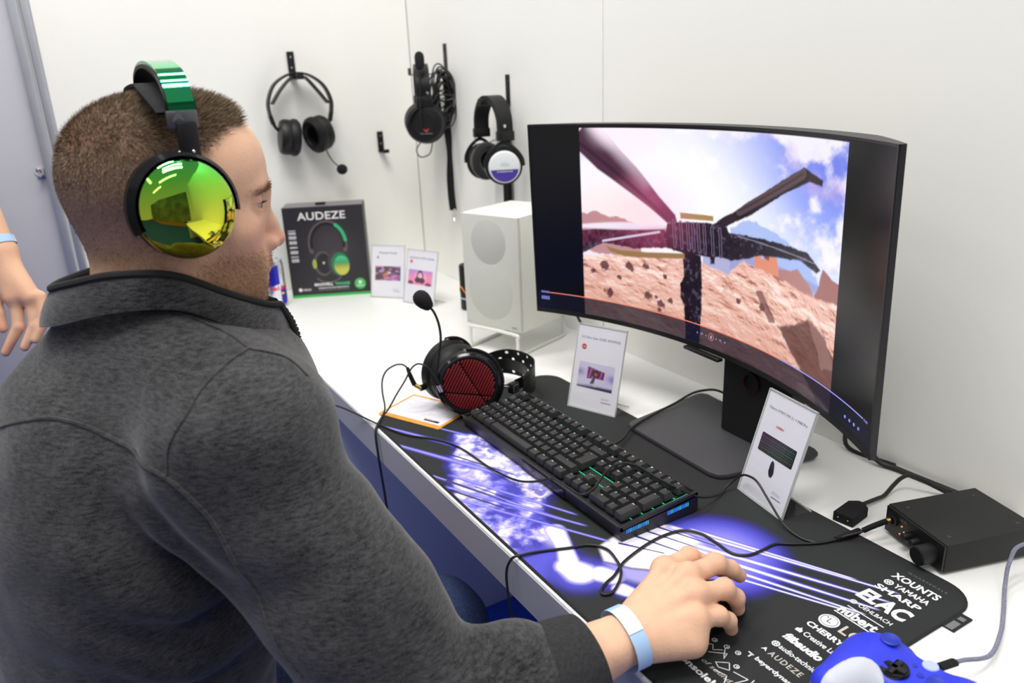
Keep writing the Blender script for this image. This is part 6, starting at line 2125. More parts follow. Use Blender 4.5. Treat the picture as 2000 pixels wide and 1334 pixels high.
# knuckles and finger ends a little redder
for f_, P in FING.items():
    for q, r in ((P[0], 0.014), (P[1], 0.012), (P[3], 0.012)):
        d2 = ((V - np.array(q)) ** 2).sum(1)
        tint(srgb(214, 142, 118), 0.40 * np.exp(-d2 / r ** 2))
ca = body_me.color_attributes.new('skin', 'FLOAT_COLOR', 'POINT')
rgba = np.ones((len(V), 4), np.float32)
rgba[:, :3] = skin
ca.data.foreach_set('color', rgba.ravel())
M_SKIN = mat('skin', attr='skin', rough=0.52, spec=0.35, sss=0.25, bump=(260, 0.35, 0.0012))
body_o = link('body', body_me, M_SKIN, person)

# eyes
M_EYEW = mat('eye_white', srgb(176, 164, 160), 0.25)
M_IRIS = mat('iris', srgb(70, 84, 92), 0.15)
for s in (-1, 1):
    e = G().ball(hp(s * 0.0310, 0.0672, -0.0105), 0.0119, PI_).build('eye', M_EYEW, person)
    G().ball(hp(s * 0.0315, 0.0742, -0.0115), (0.0062, 0.0060, 0.0058), PI_).build('iris', M_IRIS, e)
    g = G()
    for k in range(16):
        t = k / 15
        x_ = s * (0.020 + 0.025 * t)
        y_ = 0.0800 - 0.0110 * (2 * t - 0.75) ** 2
        g.tube([hp(x_, y_ - 0.001, -0.0085), hp(x_ * 1.02, y_ + 0.003, -0.0092), hp(x_ * 1.04, y_ + 0.0062, -0.0078)], [0.0004, 0.0003, 0.0001], 4, 3, M=PI_)
    g.build('eyelashes', mat('lash_brown', srgb(50, 36, 30), 0.6), person, kind='stuff')

# hair, stubble and eyebrows as fine strands
tri_n = np.zeros((len(V), 3))
a_, b_, c_ = V[F[:, 0]], V[F[:, 1]], V[F[:, 2]]
fn_ = np.cross(b_ - a_, c_ - a_)
for k in range(4):
    np.add.at(tri_n, F[:, k], fn_)
tri_n /= np.linalg.norm(tri_n, axis=1)[:, None] + 1e-12
fc = V[F].mean(1)


def strands(name, weight, count, length, width, lean, cols, jitter=0.35, lenvar=0.3):
    w = weight[F].mean(1)
    area_ = np.linalg.norm(fn_, axis=1)
    p = w * area_
    p /= p.sum()
    idx = rng.choice(len(F), count, p=p)
    u = rng.random((count, 2))
    q = F[idx]
    top = V[q[:, 0]] * (1 - u[:, :1]) + V[q[:, 1]] * u[:, :1]
    bot = V[q[:, 3]] * (1 - u[:, :1]) + V[q[:, 2]] * u[:, :1]
    root = top * (1 - u[:, 1:]) + bot * u[:, 1:]
    nn = tri_n[q[:, 0]]
    lr = (root - HO) @ HR
    ld = lean(lr)
    d = nn + ld @ HR.T + rng.normal(0, jitter, (count, 3))
    d /= np.linalg.norm(d, axis=1)[:, None]
    ln = length(lr) * (1 + rng.uniform(-lenvar, lenvar, count))
    side = np.cross(d, nn + rng.normal(0, 0.3, (count, 3)))
    side /= np.linalg.norm(side, axis=1)[:, None] + 1e-9
    d2 = d + 0.35 * (ld @ HR.T)
    d2 /= np.linalg.norm(d2, axis=1)[:, None]
    root = root - nn * 0.0008
    mid = root + d * (ln * 0.55)[:, None]
    tip = mid + d2 * (ln * 0.45)[:, None]
    wv = side * width / 2
    P = np.stack([root - wv, root + wv, mid + wv * 0.8, mid - wv * 0.8, tip + wv * 0.15, tip - wv * 0.15], 1).reshape(-1, 3)
    base = np.arange(count) * 6
    Q = np.concatenate([np.stack([base, base + 1, base + 2, base + 3], 1), np.stack([base + 3, base + 2, base + 4, base + 5], 1)])
    me = np_mesh(name, P - OFF, Q)
    ct = np.array(cols)[rng.integers(0, len(cols), count)] * rng.uniform(0.75, 1.25, (count, 1))
    at = me.color_attributes.new('strand', 'FLOAT_COLOR', 'POINT')
    cc_ = np.ones((count * 6, 4), np.float32)
    cc_[:, :3] = np.repeat(ct, 6, 0)
    at.data.foreach_set('color', cc_.ravel())
    return link(name, me, mat('hair_strand', attr='strand', rough=0.5, spec=0.4), person, kind='stuff')


def hair_len(l):
    t = smst(0.0, 0.085, l[:, 2])
    top = smst(0.05, 0.095, l[:, 2])
    return 0.0020 + 0.0045 * t + 0.0042 * top * smst(-0.06, 0.06, l[:, 1])


def hair_lean(l):
    d = np.zeros_like(l)
    up = smst(0.04, 0.09, l[:, 2])
    d[:, 1] = 0.65 * up + 0.15
    d[:, 2] = -0.9 * (1 - up) + 0.25 * up * smst(0.0, 0.06, l[:, 1])
    d[:, 0] = 0.2
    return d


HC = [srgb(104, 88, 70), srgb(86, 72, 58), srgb(128, 108, 84), srgb(158, 136, 106), srgb(76, 62, 52)]
strands('hair', hm * (0.30 + 0.70 * fade), 60000, hair_len, 0.00042, hair_lean, HC, 0.24)
strands('beard', np.clip(beard, 0, 1) ** 1.3, 16000, lambda l: np.full(len(l), 0.0038), 0.00028, lambda l: np.stack([0 * l[:, 0], 0.1 + 0 * l[:, 0], -0.7 + 0 * l[:, 0]], 1), [srgb(168, 132, 98), srgb(188, 152, 114), srgb(138, 106, 80)], 0.35)
strands('eyebrows', np.clip(brow, 0, 1) ** 1.5, 1100, lambda l: np.full(len(l), 0.0042), 0.00030, lambda l: np.stack([np.sign(l[:, 0]) * 1.1, 0 * l[:, 0], 0.25 + 0 * l[:, 0]], 1), [srgb(138, 108, 82), srgb(116, 90, 68)], 0.2)

# sweater
M_SWEAT = bpy.data.materials.new('melange_fleece')
M_SWEAT.use_nodes = True
nt = M_SWEAT.node_tree
pb = nt.nodes['Principled BSDF']
pb.inputs['Roughness'].default_value = 0.95
pb.inputs['Specular IOR Level'].default_value = 0.15
pb.inputs['Sheen Weight'].default_value = 0.25
pb.inputs['Sheen Roughness'].default_value = 0.5
tcn = nt.nodes.new('ShaderNodeTexCoord')
mapn = nt.nodes.new('ShaderNodeMapping')
mapn.inputs['Scale'].default_value = (110, 110, 520)
n1 = nt.nodes.new('ShaderNodeTexNoise')
n1.inputs['Scale'].default_value = 1.0
n1.inputs['Detail'].default_value = 5
n1.inputs['Roughness'].default_value = 0.7
n2_ = nt.nodes.new('ShaderNodeTexNoise')
n2_.inputs['Scale'].default_value = 900
n2_.inputs['Detail'].default_value = 2
n3 = nt.nodes.new('ShaderNodeTexNoise')
n3.inputs['Scale'].default_value = 22
n3.inputs['Detail'].default_value = 3
nt.links.new(tcn.outputs['Object'], mapn.inputs['Vector'])
nt.links.new(mapn.outputs['Vector'], n1.inputs['Vector'])
nt.links.new(tcn.outputs['Object'], n2_.inputs['Vector'])
nt.links.new(tcn.outputs['Object'], n3.inputs['Vector'])
ad1 = nt.nodes.new('ShaderNodeMath')
ad1.operation = 'MULTIPLY_ADD'
ad1.inputs[1].default_value = 0.55
nt.links.new(n1.outputs['Fac'], ad1.inputs[0])
ml = nt.nodes.new('ShaderNodeMath')
ml.operation = 'MULTIPLY_ADD'
ml.inputs[1].default_value = 0.30
nt.links.new(n2_.outputs['Fac'], ml.inputs[0])
ml3 = nt.nodes.new('ShaderNodeMath')
ml3.operation = 'MULTIPLY'
ml3.inputs[1].default_value = 0.15
nt.links.new(n3.outputs['Fac'], ml3.inputs[0])
nt.links.new(ml3.outputs[0], ml.inputs[2])
nt.links.new(ml.outputs[0], ad1.inputs[2])
cr = nt.nodes.new('ShaderNodeValToRGB')
cr.color_ramp.elements[0].position = 0.40
cr.color_ramp.elements[0].color = (*srgb(17, 17, 20), 1)
cr.color_ramp.elements[1].position = 0.60
cr.color_ramp.elements[1].color = (*srgb(70, 70, 72), 1)
nt.links.new(ad1.outputs[0], cr.inputs['Fac'])
nt.links.new(cr.outputs['Color'], pb.inputs['Base Color'])
bpn = nt.nodes.new('ShaderNodeBump')
bpn.inputs['Strength'].default_value = 0.5
bpn.inputs['Distance'].default_value = 0.0012
nt.links.new(ad1.outputs[0], bpn.inputs['Height'])
nt.links.new(bpn.outputs['Normal'], pb.inputs['Normal'])
M_TRIM = mat('black_trim', (0.012, 0.012, 0.012), 0.85, bump=(900, 0.3))

WS = lerp3(W_R, E_R, 0.36)       # where the sleeve ends
sweater = [
    ('+', 'ell', ((0.40, -0.440, 0.150), (0.205, 0.130, 0.205)), 0.02),
    ('+', 'ell', ((0.40, -0.440, -0.050), (0.190, 0.140, 0.200)), 0.08),
    ('+', 'cap', ((0.42, -0.370, 0.346), (0.582, -0.330, 0.280), 0.066, 0.076), 0.05),
    ('+', 'cap', ((0.425, -0.290, 0.285), (0.545, -0.300, 0.290), 0.064, 0.070), 0.04),
    ('+', 'cap', ((0.38, -0.385, 0.345), (0.220, -0.405, 0.266), 0.066, 0.078), 0.05),
    ('+', 'cap', ((0.40, -0.300, 0.250), (0.40, -0.330, 0.10), 0.090, 0.120), 0.08),
    ('+', 'cap', (S_R, lerp3(S_R, E_R, 0.55), 0.080, 0.073), 0.035),
    ('+', 'cap', (lerp3(S_R, E_R, 0.55), E_R, 0.073, 0.064), 0.03),
    ('+', 'cap', (E_R, lerp3(W_R, E_R, 0.62), 0.064, 0.052), 0.025),
    ('+', 'cap', ((0.742, -0.175, 0.052), (0.748, -0.140, 0.046), 0.050, 0.050), 0.03),
    ('+', 'cap', (S_L, E_L, 0.078, 0.060), 0.035),
    ('+', 'cap', (E_L, lerp3(E_L, W_L, 0.75), 0.058, 0.042), 0.025),
]


def wrinkle(P):
    # soft folds at the arm bends plus a light all-over unevenness
    d = 0.0018 * fast3(P, 28, 2) + 0.0009 * fast3(P, 70, 5)
    for c, r, amp in (((0.60, -0.30, 0.18), 0.11, 0.0055), ((0.735, -0.225, 0.0), 0.10, 0.0050), ((0.52, -0.40, 0.12), 0.12, 0.0060), ((0.76, -0.12, 0.02), 0.08, 0.0025)):
        w = np.exp(-((P - np.array(c, np.float32)) ** 2).sum(-1) / r ** 2)
        q = P @ np.array((0.45, 0.35, 0.82), np.float32)
        d = d + amp * w * np.sin(q * 95 + 2.2 * np.sin(P[..., 0] * 22 + P[..., 1] * 17))
    return d


Vs, Fs = sdf_mesh(sweater, 0.0052, wrinkle)
sw_me = np_mesh('sweater', Vs - OFF, Fs)
sweat_o = link('sweater', sw_me, M_SWEAT, person)
sw_bvh = BVHTree.FromPolygons([tuple(v) for v in Vs], [tuple(int(i) for i in f) for f in Fs])


def on_sweater(p, lift=0.0):
    q, n, i, d = sw_bvh.find_nearest(Vector(p))
    return q + n * lift


# ribbed cuff
cd = (Vector(W_R) - Vector(E_R)).normalized()
Zc = PI_ @ zframe(Vector(WS) + cd * 0.002, cd)
G().lathe([(0.040, -0.052), (0.0520, -0.052), (0.0555, -0.044), (0.0545, -0.020), (0.0510, 0.006), (0.0475, 0.026), (0.0450, 0.034), (0.0415, 0.0355), (0.0385, 0.033), (0.0370, 0.000)], 48, closed=True).build('cuff', mat('cuff_black', srgb(44, 44, 46), 0.95, vary=(300, 0.3), bump=(700, 0.4)), person, Zc)
# stand-up collar with black piping
CT = [(0.425, -0.234, 0.366), (0.450, -0.257, 0.377), (0.472, -0.297, 0.400), (0.480, -0.345, 0.428), (0.468, -0.395, 0.434), (0.440, -0.432, 0.426), (0.400, -0.448, 0.416), (0.360, -0.434, 0.414), (0.334, -0.395, 0.416), (0.326, -0.345, 0.408), (0.334, -0.290, 0.386), (0.360, -0.252, 0.368), (0.395, -0.232, 0.362)]
CB = [(0.432, -0.226, 0.296), (0.470, -0.244, 0.318), (0.494, -0.290, 0.362), (0.498, -0.345, 0.397), (0.484, -0.405, 0.402), (0.448, -0.450, 0.390), (0.400, -0.466, 0.380), (0.345, -0.452, 0.370), (0.308, -0.410, 0.368), (0.296, -0.345, 0.358), (0.308, -0.280, 0.328), (0.345, -0.232, 0.300), (0.395, -0.216, 0.292)]
ct = catmull(CT, 8)
cb = catmull(CB, 8)
cen = np.array((0.40, -0.34, 0.39))
secs = []
for a, b in zip(ct, cb):
    out = np.array((a[0] - cen[0], a[1] - cen[1], 0))
    out /= np.linalg.norm(out)
    m_ = (a + b) / 2 + out * 0.006
    row = []
    for t in np.linspace(0, 1, 6):
        p = (1 - t) ** 2 * a + 2 * t * (1 - t) * m_ + t * t * b
        row.append(p)
    inner = [p - out * 0.005 for p in row[::-1]]
    secs.append([tuple(p) for p in row + inner])
G().loft(secs, PI_).build('collar', M_SWEAT, person, sharp=60)
G().tube([tuple(p) for p in ct], 0.0042, 8, 1, smooth_path=False, M=PI_).build('collar_piping', M_TRIM, person)
zp = [CT[0], (0.4275, -0.226, 0.348), (0.4295, -0.222, 0.330), (0.4310, -0.221, 0.312), (0.432, -0.223, 0.290), (0.432, -0.226, 0.25)]
G().tube(zp, 0.0050, 8, 6, M=PI_, flat=0.0034).build('zip_tape', M_TRIM, person)
g = G()
for k in range(30):
    p = catmull(zp, 10)[int(k / 30 * 48)]
    g.box((p[0] + 0.0015, p[1] + 0.0026, p[2]), (0.0034, 0.0026, 0.0014), PI_)
g.build('zip_teeth', mat('zip_navy', srgb(46, 44, 62), 0.6), person, kind='stuff')
zp2 = [CT[-1], (0.394, -0.221, 0.326), (0.395, -0.217, 0.292), (0.400, -0.221, 0.245)]
G().tube(zp2, 0.0042, 8, 6, M=PI_, flat=0.0026).build('zip_tape', M_TRIM, person)


def seam(pts, r=0.0016, n=10):
    P = [on_sweater(p, 0.0002) for p in catmull(pts, n)]
    return G().tube([tuple(p) for p in P], r, 6, 1, smooth_path=False, M=PI_).build('seam', M_SWEAT, person)


seam([(0.5628, -0.3017, 0.3669), (0.5908, -0.3334, 0.3626), (0.6089, -0.3566, 0.3521), (0.6211, -0.3686, 0.342), (0.6258, -0.3806, 0.3306), (0.6268, -0.391, 0.3128), (0.631, -0.3952, 0.2945)])
seam([(0.4608, -0.5119, 0.3076), (0.4929, -0.4871, 0.3191), (0.5123, -0.463, 0.3198), (0.5408, -0.4338, 0.309), (0.5923, -0.4115, 0.3011), (0.6329, -0.3944, 0.2917), (0.651, -0.3785, 0.2718), (0.6615, -0.3677, 0.2489), (0.6734, -0.3601, 0.2201), (0.689, -0.3452, 0.172), (0.7216, -0.3302, 0.124)], 0.0022)
seam([(0.4692, -0.3741, 0.3983), (0.4868, -0.3506, 0.3928), (0.5024, -0.3268, 0.3816), (0.5305, -0.3099, 0.3736), (0.5605, -0.3011, 0.3672), (0.5665, -0.2868, 0.3617), (0.5728, -0.2703, 0.3537), (0.5911, -0.2582, 0.3385)])
seam([(0.4608, -0.5119, 0.3076), (0.42, -0.535, 0.300), (0.36, -0.535, 0.298), (0.30, -0.51, 0.30)], 0.0022)

# jeans, shoes and the stool that carries him
M_DENIM = mat('denim', srgb(44, 58, 92), 0.9, vary=(250, 0.35), bump=(900, 0.5))
jeans = [('+', 'ell', ((0.40, -0.45, -0.205), (0.185, 0.130, 0.110)), 0.02)]
for s, kx, ky, fx, fy in ((1, 0.470, -0.030, 0.47, -0.10), (-1, 0.300, -0.020, 0.27, -0.06)):
    hipx = 0.40 + s * 0.085
    jeans += [('+', 'cap', ((hipx, -0.43, -0.215), (kx, ky, -0.245), 0.092, 0.066), 0.05), ('+', 'cap', ((kx, ky, -0.245), (fx, fy, -0.62), 0.066, 0.052), 0.04)]
Vj, Fj = sdf_mesh(jeans, 0.008, lambda P: 0.003 * fast3(P, 40, 4))
link('jeans', np_mesh('jeans', Vj - OFF, Fj), M_DENIM, person)
for fx, fy in ((0.47, -0.10), (0.27, -0.06)):
    Vf, Ff = sdf_mesh([('+', 'cap', ((fx, fy - 0.03, -0.70), (fx, fy + 0.15, -0.712), 0.038, 0.027), 0.03), ('+', 'cap', ((fx, fy, -0.64), (fx, fy, -0.70), 0.045, 0.042), 0.03), ('&', 'half', ((0, 0, -1), (0, 0, -0.7395)), 0.004)], 0.007)
    link('shoe', np_mesh('shoe', Vf - OFF, Ff), M_BLACKM, person)
stool = thing('stool', 'round black stool under the seated man', 'stool', T(0.40, -0.46, -0.74))
G().lathe([(0, 0.365), (0.165, 0.365), (0.180, 0.375), (0.182, 0.395), (0.170, 0.408), (0.10, 0.412), (0, 0.412)], 40).build('seat', M_BLACKM, stool)
G().lathe([(0.025, 0.02), (0.025, 0.37)], 20).build('column', M_CHROME, stool)
G().lathe([(0, 0.0005), (0.20, 0.0005), (0.20, 0.008), (0.05, 0.022), (0, 0.022)], 40).build('base', M_CHROME, stool)

# paper wristband
bd_ = (Vector(FING['middle'][0]) - Vector(W_R)).normalized()
wb_c = Vector((0.7635, -0.014, 0.0455))
Zw = PI_ @ zframe(wb_c, Vector((0.10, 0.97, 0.10)))
def wb(a0, a1, m, nm, dr=0.0):
    secs = []
    for k in range(25):
        a = math.radians(a0 + (a1 - a0) * k / 24)
        rx, ry = 0.0355 + dr, 0.0310 + dr
        x, y = rx * math.cos(a), ry * math.sin(a)
        secs.append([(x, y, -0.0085), (x, y, 0.0085), (x * 0.992, y * 0.992, 0.0085), (x * 0.992, y * 0.992, -0.0085)])
    return G().loft(secs).build(nm, m, person, Zw)
wb(0, 360, mat('band_blue', srgb(168, 200, 236), 0.6), 'wristband')
wb(70, 128, mat('band_white', srgb(238, 236, 244), 0.6), 'wristband_label', 0.0007)

# ------------------------------------------------------------------ mirrored headphones on his head
hpm = Matrix.Identity(4)
for i in range(3):
    for j in range(3):
        hpm[i][j] = HR[i][j]
hpm.translation = Vector(HO)
hph = thing('mirror_headphones', 'headphones with mirrored green and gold ear cups worn by the seated man', 'headphones', hpm)
M_MIR = bpy.data.materials.new('dichroic_mirror')
M_MIR.use_nodes = True
nt = M_MIR.node_tree
pb = nt.nodes['Principled BSDF']
pb.inputs['Metallic'].default_value = 1.0
pb.inputs['Roughness'].default_value = 0.045
tcn = nt.nodes.new('ShaderNodeTexCoord')
sp = nt.nodes.new('ShaderNodeSeparateXYZ')
nt.links.new(tcn.outputs['Object'], sp.inputs['Vector'])
cr = nt.nodes.new('ShaderNodeValToRGB')
mr = nt.nodes.new('ShaderNodeMapRange')
mr.inputs['From Min'].default_value = -0.050
mr.inputs['From Max'].default_value = 0.060
nt.links.new(sp.outputs['Z'], mr.inputs['Value'])
nt.links.new(mr.outputs['Result'], cr.inputs['Fac'])
els = cr.color_ramp.elements
els[0].position, els[0].color = 0.0, (*srgb(226, 200, 40), 1)
els[1].position, els[1].color = 1.0, (*srgb(60, 190, 120), 1)
e = els.new(0.45)
e.color = (*srgb(206, 220, 70), 1)
e = els.new(0.75)
e.color = (*srgb(110, 210, 70), 1)
nt.links.new(cr.outputs['Color'], pb.inputs['Base Color'])
CC = (0.098, 0.000, 0.004)       # right ear cup centre in head space
for s in (1, -1):
    Zr = zframe((s * 0.098, -0.0065, 0.003), (s * 1.0, 0.10, 0.03)) @ Matrix.Diagonal((0.915, 0.935, 1.0, 1.0))
    cup = thing('tmp', 'tmp', 'tmp') if False else None
    sh = G().lathe([(0.030, -0.012), (0.0455, -0.012), (0.0485, -0.008), (0.0490, 0.002), (0.0475, 0.006)], 64, Zr, 1.0, 1.03).build('cup_body', M_BLACK, hph)
    G().lathe([(0.0495, -0.004), (0.0490, 0.004), (0.0475, 0.0085), (0.0430, 0.0155), (0.0330, 0.0215), (0.0180, 0.0250), (0.0, 0.0262)], 72, Zr, 1.0, 1.03).build('ear_cup', M_MIR, hph)
    G().lathe([(0.026, -0.012), (0.026, -0.024), (0.031, -0.028), (0.043, -0.028), (0.0490, -0.021), (0.0485, -0.012)], 56, Zr, 1.0, 1.06, closed=True).build('ear_pad', M_LEATHER, hph)
    # black yoke ring hugging the upper half of the cup
    arc_ = []
    for t in np.linspace(math.radians(-12), math.radians(222), 40):
        arc_.append((0.0520 * math.cos(t), 0.0540 * math.sin(t), 0.004))
    G().tube(arc_, 0.0085, 8, 1, smooth_path=False, M=Zr, flat=0.0032, up=None).build('yoke', M_BLACKG, hph) if False else None
    secs = []
    for k, t in enumerate(np.linspace(math.radians(-8), math.radians(200), 48)):
        wv = 0.006 + 0.010 * max(0, math.sin(t)) ** 0.5 if t < math.pi else 0.006
        if s > 0:
            thick = 0.0032 + 0.0045 * smst(1.2, 2.6, np.array([t]))[0]
        else:
            thick = 0.0035
        ri = 0.0497
        ro = ri + thick
        c_, s_ = math.cos(t), math.sin(t)
        secs.append([(ri * c_, ri * s_ * 1.03, -0.006), (ro * c_, ro * s_ * 1.03, -0.005), (ro * c_, ro * s_ * 1.03, 0.006), (ri * c_, ri * s_ * 1.03, 0.0085)])
    G().loft(secs, Zr).build('yoke', M_BLACKG, hph)
    # stem and slider
    G().box((s * 0.0965, 0.006, 0.064), (0.009, 0.018, 0.032), T(0, 0, 0) , bev=0.002).build('slider_stem', M_BLACK, hph)
    for yy in (-0.004, 0.008):
        G().ball((s * 0.1005, yy, 0.0535), 0.0018, None, 10, 8).build('pivot', M_CHROME, hph)
    bt = G().box((s * 0.0945, 0.004, 0.082), (0.008, 0.027, 0.016), T(0, 0, 0), bev=0.002).build('band_end', mat('end_grey', srgb(96, 96, 98), 0.35, 0.6), hph)
    G().flat([(-0.006, -0.005), (0.0, 0.006), (0.006, -0.005), (0, -0.002)], 0).build('emblem', M_CHROME, bt, zframe((s * 0.0988, 0.000, 0.085), (s, 0, 0)))
    if s > 0:
        G().tube([(-0.030, -0.040, 0.0), (0.0, -0.0505, 0.0), (0.030, -0.040, 0.0)], 0.001, 6, 6, M=Zr).build('cup_line', M_BLACK, hph)
# mirrored spring band over the head, suspension strap under it
BP = [(0.0945, 0.005, 0.086), (0.0915, 0.005, 0.104), (0.0740, 0.004, 0.122), (0.0400, 0.003, 0.131), (0.0, 0.003, 0.1340), (-0.0400, 0.003, 0.131), (-0.0740, 0.004, 0.122), (-0.0915, 0.005, 0.104), (-0.0945, 0.005, 0.086)]
def hband(pts, w, th, name, m):
    P = [Vector(p) for p in catmull(pts, 10)]
    secs = []
    wd = Vector((0, 1, 0.02)).normalized()
    for i, p in enumerate(P):
        d = (P[min(i + 1, len(P) - 1)] - P[max(i - 1, 0)]).normalized()
        nn = wd.cross(d).normalized()
        secs.append([p - wd * w / 2 - nn * th / 2, p + wd * w / 2 - nn * th / 2, p + wd * w / 2 + nn * th / 2, p - wd * w / 2 + nn * th / 2])
    return G().loft(secs).build(name, m, hph)
hband(BP, 0.023, 0.0030, 'spring_band', M_MIR)
hband([(p[0] * 0.965, p[1], p[2] - 0.0035) for p in BP], 0.026, 0.0035, 'band_lining', M_LEATHER)
hband([(0.088, 0.000, 0.088), (0.074, -0.004, 0.098), (0.045, -0.007, 0.109), (0.0, -0.004, 0.1135), (-0.045, -0.007, 0.109), (-0.074, -0.004, 0.098), (-0.088, 0.000, 0.088)], 0.032, 0.0030, 'suspension_strap', M_BLACKM)

# ------------------------------------------------------------------ bystander at the left edge
P2 = thing('person', 'bystander at the left edge, bare forearm and hand with paper wristband in view', 'person', T(-0.66, -0.84, -0.74))
O2 = np.array((-0.66, -0.84, -0.74))
el, wr = (-0.560, -0.590, 0.585), (-0.432, -0.526, 0.325)
sk = [('+', 'cap', (el, lerp3(el, wr, 0.45), 0.046, 0.043), 0.02), ('+', 'cap', (lerp3(el, wr, 0.45), wr, 0.043, 0.029), 0.02),
      ('+', 'cap', ((-0.640, -0.680, 0.840), el, 0.055, 0.045), 0.03),
      ('+', 'cap', (wr, (-0.395, -0.518, 0.245), 0.024, 0.020), 0.015), ('+', 'cap', (wr, (-0.378, -0.492, 0.243), 0.022, 0.017), 0.015),
      ('+', 'cap', (wr, (-0.415, -0.548, 0.262), 0.022, 0.016), 0.015),
      ('+', 'cap', ((-0.392, -0.516, 0.240), (-0.377, -0.522, 0.192), 0.0125, 0.0105), 0.008), ('+', 'cap', ((-0.377, -0.522, 0.192), (-0.377, -0.552, 0.148), 0.0105, 0.0080), 0.003),
      ('+', 'cap', ((-0.378, -0.492, 0.238), (-0.363, -0.496, 0.192), 0.0120, 0.0102), 0.006), ('+', 'cap', ((-0.363, -0.496, 0.192), (-0.360, -0.520, 0.156), 0.0102, 0.0080), 0.003),
      ('+', 'cap', ((-0.374, -0.478, 0.242), (-0.358, -0.478, 0.202), 0.0115, 0.0098), 0.006), ('+', 'cap', ((-0.358, -0.478, 0.202), (-0.354, -0.500, 0.168), 0.0098, 0.0078), 0.003),
      ('+', 'cap', ((-0.416, -0.550, 0.258), (-0.400, -0.549, 0.216), 0.0125, 0.0105), 0.008), ('+', 'cap', ((-0.400, -0.549, 0.216), (-0.391, -0.548, 0.190), 0.0105, 0.0090), 0.004),
      ('+', 'cap', ((-0.66, -0.83, 0.85), (-0.66, -0.83, 0.98), 0.060, 0.055), 0.03), ('+', 'ell', ((-0.655, -0.82, 1.06), (0.095, 0.076, 0.118)), 0.03),
      ('+', 'ell', ((-0.56, -0.815, 1.05), (0.016, 0.012, 0.022)), 0.01),
      ('+', 'cap', ((-0.66, -1.00, 0.84), (-0.62, -1.06, 0.56), 0.055, 0.045), 0.03), ('+', 'cap', ((-0.62, -1.06, 0.56), (-0.48, -1.02, 0.34), 0.043, 0.029), 0.02),
      ('+', 'cap', ((-0.48, -1.02, 0.34), (-0.435, -1.005, 0.27), 0.024, 0.022), 0.01),
      ('+', 'cap', ((-0.440, -1.032, 0.272), (-0.415, -1.0401, 0.221), 0.0115, 0.0095), 0.006), ('+', 'cap', ((-0.415, -1.0401, 0.221), (-0.425, -1.0401, 0.184), 0.0095, 0.0075), 0.003), ('+', 'cap', ((-0.440, -1.014, 0.272), (-0.412, -1.0167, 0.215), 0.0115, 0.0095), 0.006), ('+', 'cap', ((-0.412, -1.0167, 0.215), (-0.422, -1.0167, 0.178), 0.0095, 0.0075), 0.003), ('+', 'cap', ((-0.440, -0.996, 0.272), (-0.413, -0.9933, 0.217), 0.0115, 0.0095), 0.006), ('+', 'cap', ((-0.413, -0.9933, 0.217), (-0.423, -0.9933, 0.180), 0.0095, 0.0075), 0.003), ('+', 'cap', ((-0.440, -0.979, 0.272), (-0.419, -0.9712, 0.225), 0.0115, 0.0095), 0.006), ('+', 'cap', ((-0.419, -0.9712, 0.225), (-0.429, -0.9712, 0.188), 0.0095, 0.0075), 0.003),
      ('+', 'cap', ((-0.460, -0.995, 0.300), (-0.440, -0.965, 0.245), 0.0125, 0.0090), 0.008),
      ('+', 'ell', ((-0.66, -0.84, 0.55), (0.09, 0.13, 0.30)), 0.05)]
Vp, Fp = sdf_mesh(sk, 0.0042)
me = np_mesh('body', Vp - O2, Fp)
ca = me.color_attributes.new('skin', 'FLOAT_COLOR', 'POINT')
cl = np.ones((len(Vp), 4), np.float32)
cl[:, :3] = np.array(srgb(224, 178, 148)) * (0.96 + 0.06 * (0.5 + 0.5 * fast3(Vp, 120, 3)))[:, None]
for q, r in (((-0.392, -0.516, 0.243), 0.018), ((-0.378, -0.492, 0.241), 0.018), ((-0.377, -0.545, 0.155), 0.02), ((-0.392, -0.548, 0.195), 0.015)):
    w = 0.45 * np.exp(-((Vp - np.array(q)) ** 2).sum(1) / r ** 2)[:, None]
    cl[:, :3] = cl[:, :3] * (1 - w) + np.array(srgb(206, 134, 112)) * w
ca.data.foreach_set('color', cl.ravel())
link('body', me, M_SKIN, P2)
top = [('+', 'ell', ((-0.66, -0.84, 0.55), (0.125, 0.185, 0.33)), 0.05), ('+', 'ell', ((-0.66, -0.84, 0.20), (0.120, 0.170, 0.20)), 0.06), ('+', 'cap', ((-0.655, -0.72, 0.80), (-0.610, -0.645, 0.68), 0.072, 0.065), 0.04), ('+', 'cap', ((-0.66, -0.96, 0.80), (-0.65, -1.03, 0.68), 0.072, 0.065), 0.04)]
Vt, Ft = sdf_mesh(top, 0.010, lambda P: 0.003 * fast3(P, 30, 6))
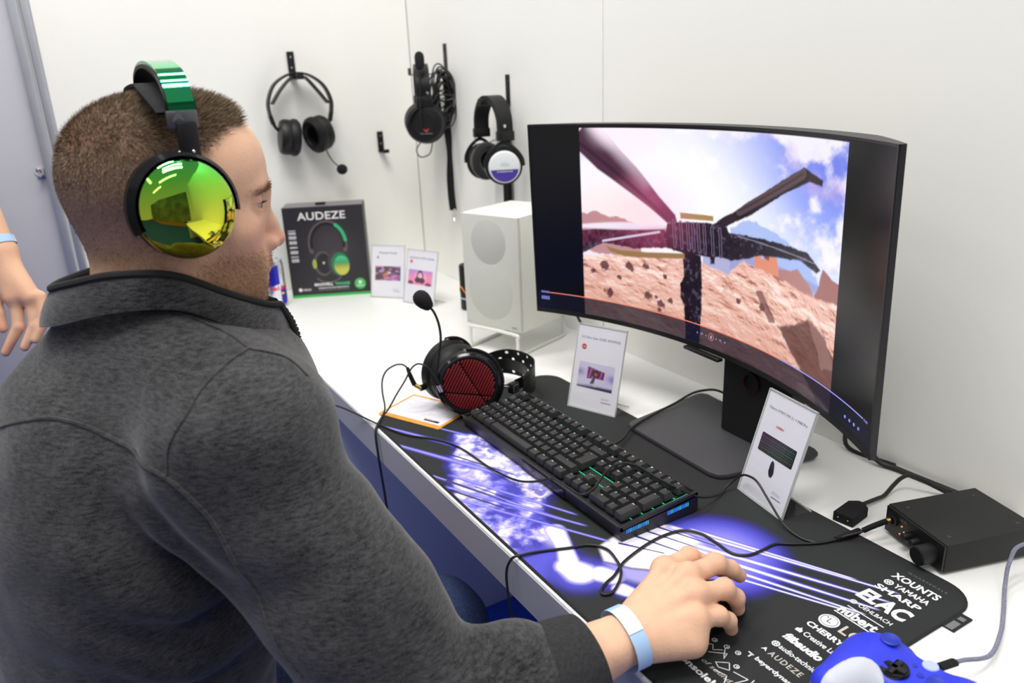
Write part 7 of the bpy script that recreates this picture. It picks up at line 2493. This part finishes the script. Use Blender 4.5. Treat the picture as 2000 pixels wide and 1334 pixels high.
link('shirt', np_mesh('shirt', Vt - O2, Ft), mat('black_shirt', (0.02, 0.02, 0.022), 0.9, bump=(600, 0.3)), P2)
leg = []
for y in (-0.75, -0.93):
    leg += [('+', 'cap', ((-0.66, y, 0.10), (-0.66, y, -0.32), 0.095, 0.065), 0.05), ('+', 'cap', ((-0.66, y, -0.32), (-0.66, y, -0.66), 0.064, 0.052), 0.03)]
Vl, Fl = sdf_mesh(leg, 0.012)
link('trousers', np_mesh('trousers', Vl - O2, Fl), mat('dark_trousers', (0.03, 0.03, 0.04), 0.9, bump=(600, 0.3)), P2)
for y in (-0.75, -0.93):
    Vf, Ff = sdf_mesh([('+', 'cap', ((-0.69, y, -0.70), (-0.53, y, -0.712), 0.038, 0.027), 0.03), ('+', 'cap', ((-0.66, y, -0.64), (-0.66, y, -0.70), 0.045, 0.042), 0.03), ('&', 'half', ((0, 0, -1), (0, 0, -0.7395)), 0.004)], 0.008)
    link('shoe', np_mesh('shoe', Vf - O2, Ff), M_BLACKM, P2)
Vh, Fh = sdf_mesh([('+', 'ell', ((-0.667, -0.82, 1.085), (0.094, 0.081, 0.104)), 0.02), ('&', 'half', ((0.8, 0, -0.7), (-0.64, -0.82, 1.07)), 0.02)], 0.008)
link('hair', np_mesh('hair', Vh - O2, Fh), mat('dark_hair', srgb(70, 54, 42), 0.7, bump=(300, 0.6)), P2)
ad_ = (Vector(wr) - Vector(el)).normalized()
Zb = T(*(-O2)) @ zframe(Vector(wr) - ad_ * 0.012, ad_)
def band2(a0, a1, m, nm, dr=0.0):
    secs = []
    for k in range(25):
        a = math.radians(a0 + (a1 - a0) * k / 24)
        r_ = 0.0335 + dr
        secs.append([(r_ * math.cos(a), r_ * math.sin(a), z) if o else (r_ * 0.99 * math.cos(a), r_ * 0.99 * math.sin(a), z) for o, z in ((1, -0.0075), (1, 0.0075), (0, 0.0075), (0, -0.0075))])
    return G().loft(secs).build(nm, m, P2, Zb)
band2(0, 360, mat('band_blue', srgb(168, 200, 236), 0.6), 'wristband')
band2(-60, 40, mat('band_white', srgb(238, 236, 244), 0.6), 'wristband_label', 0.0007)
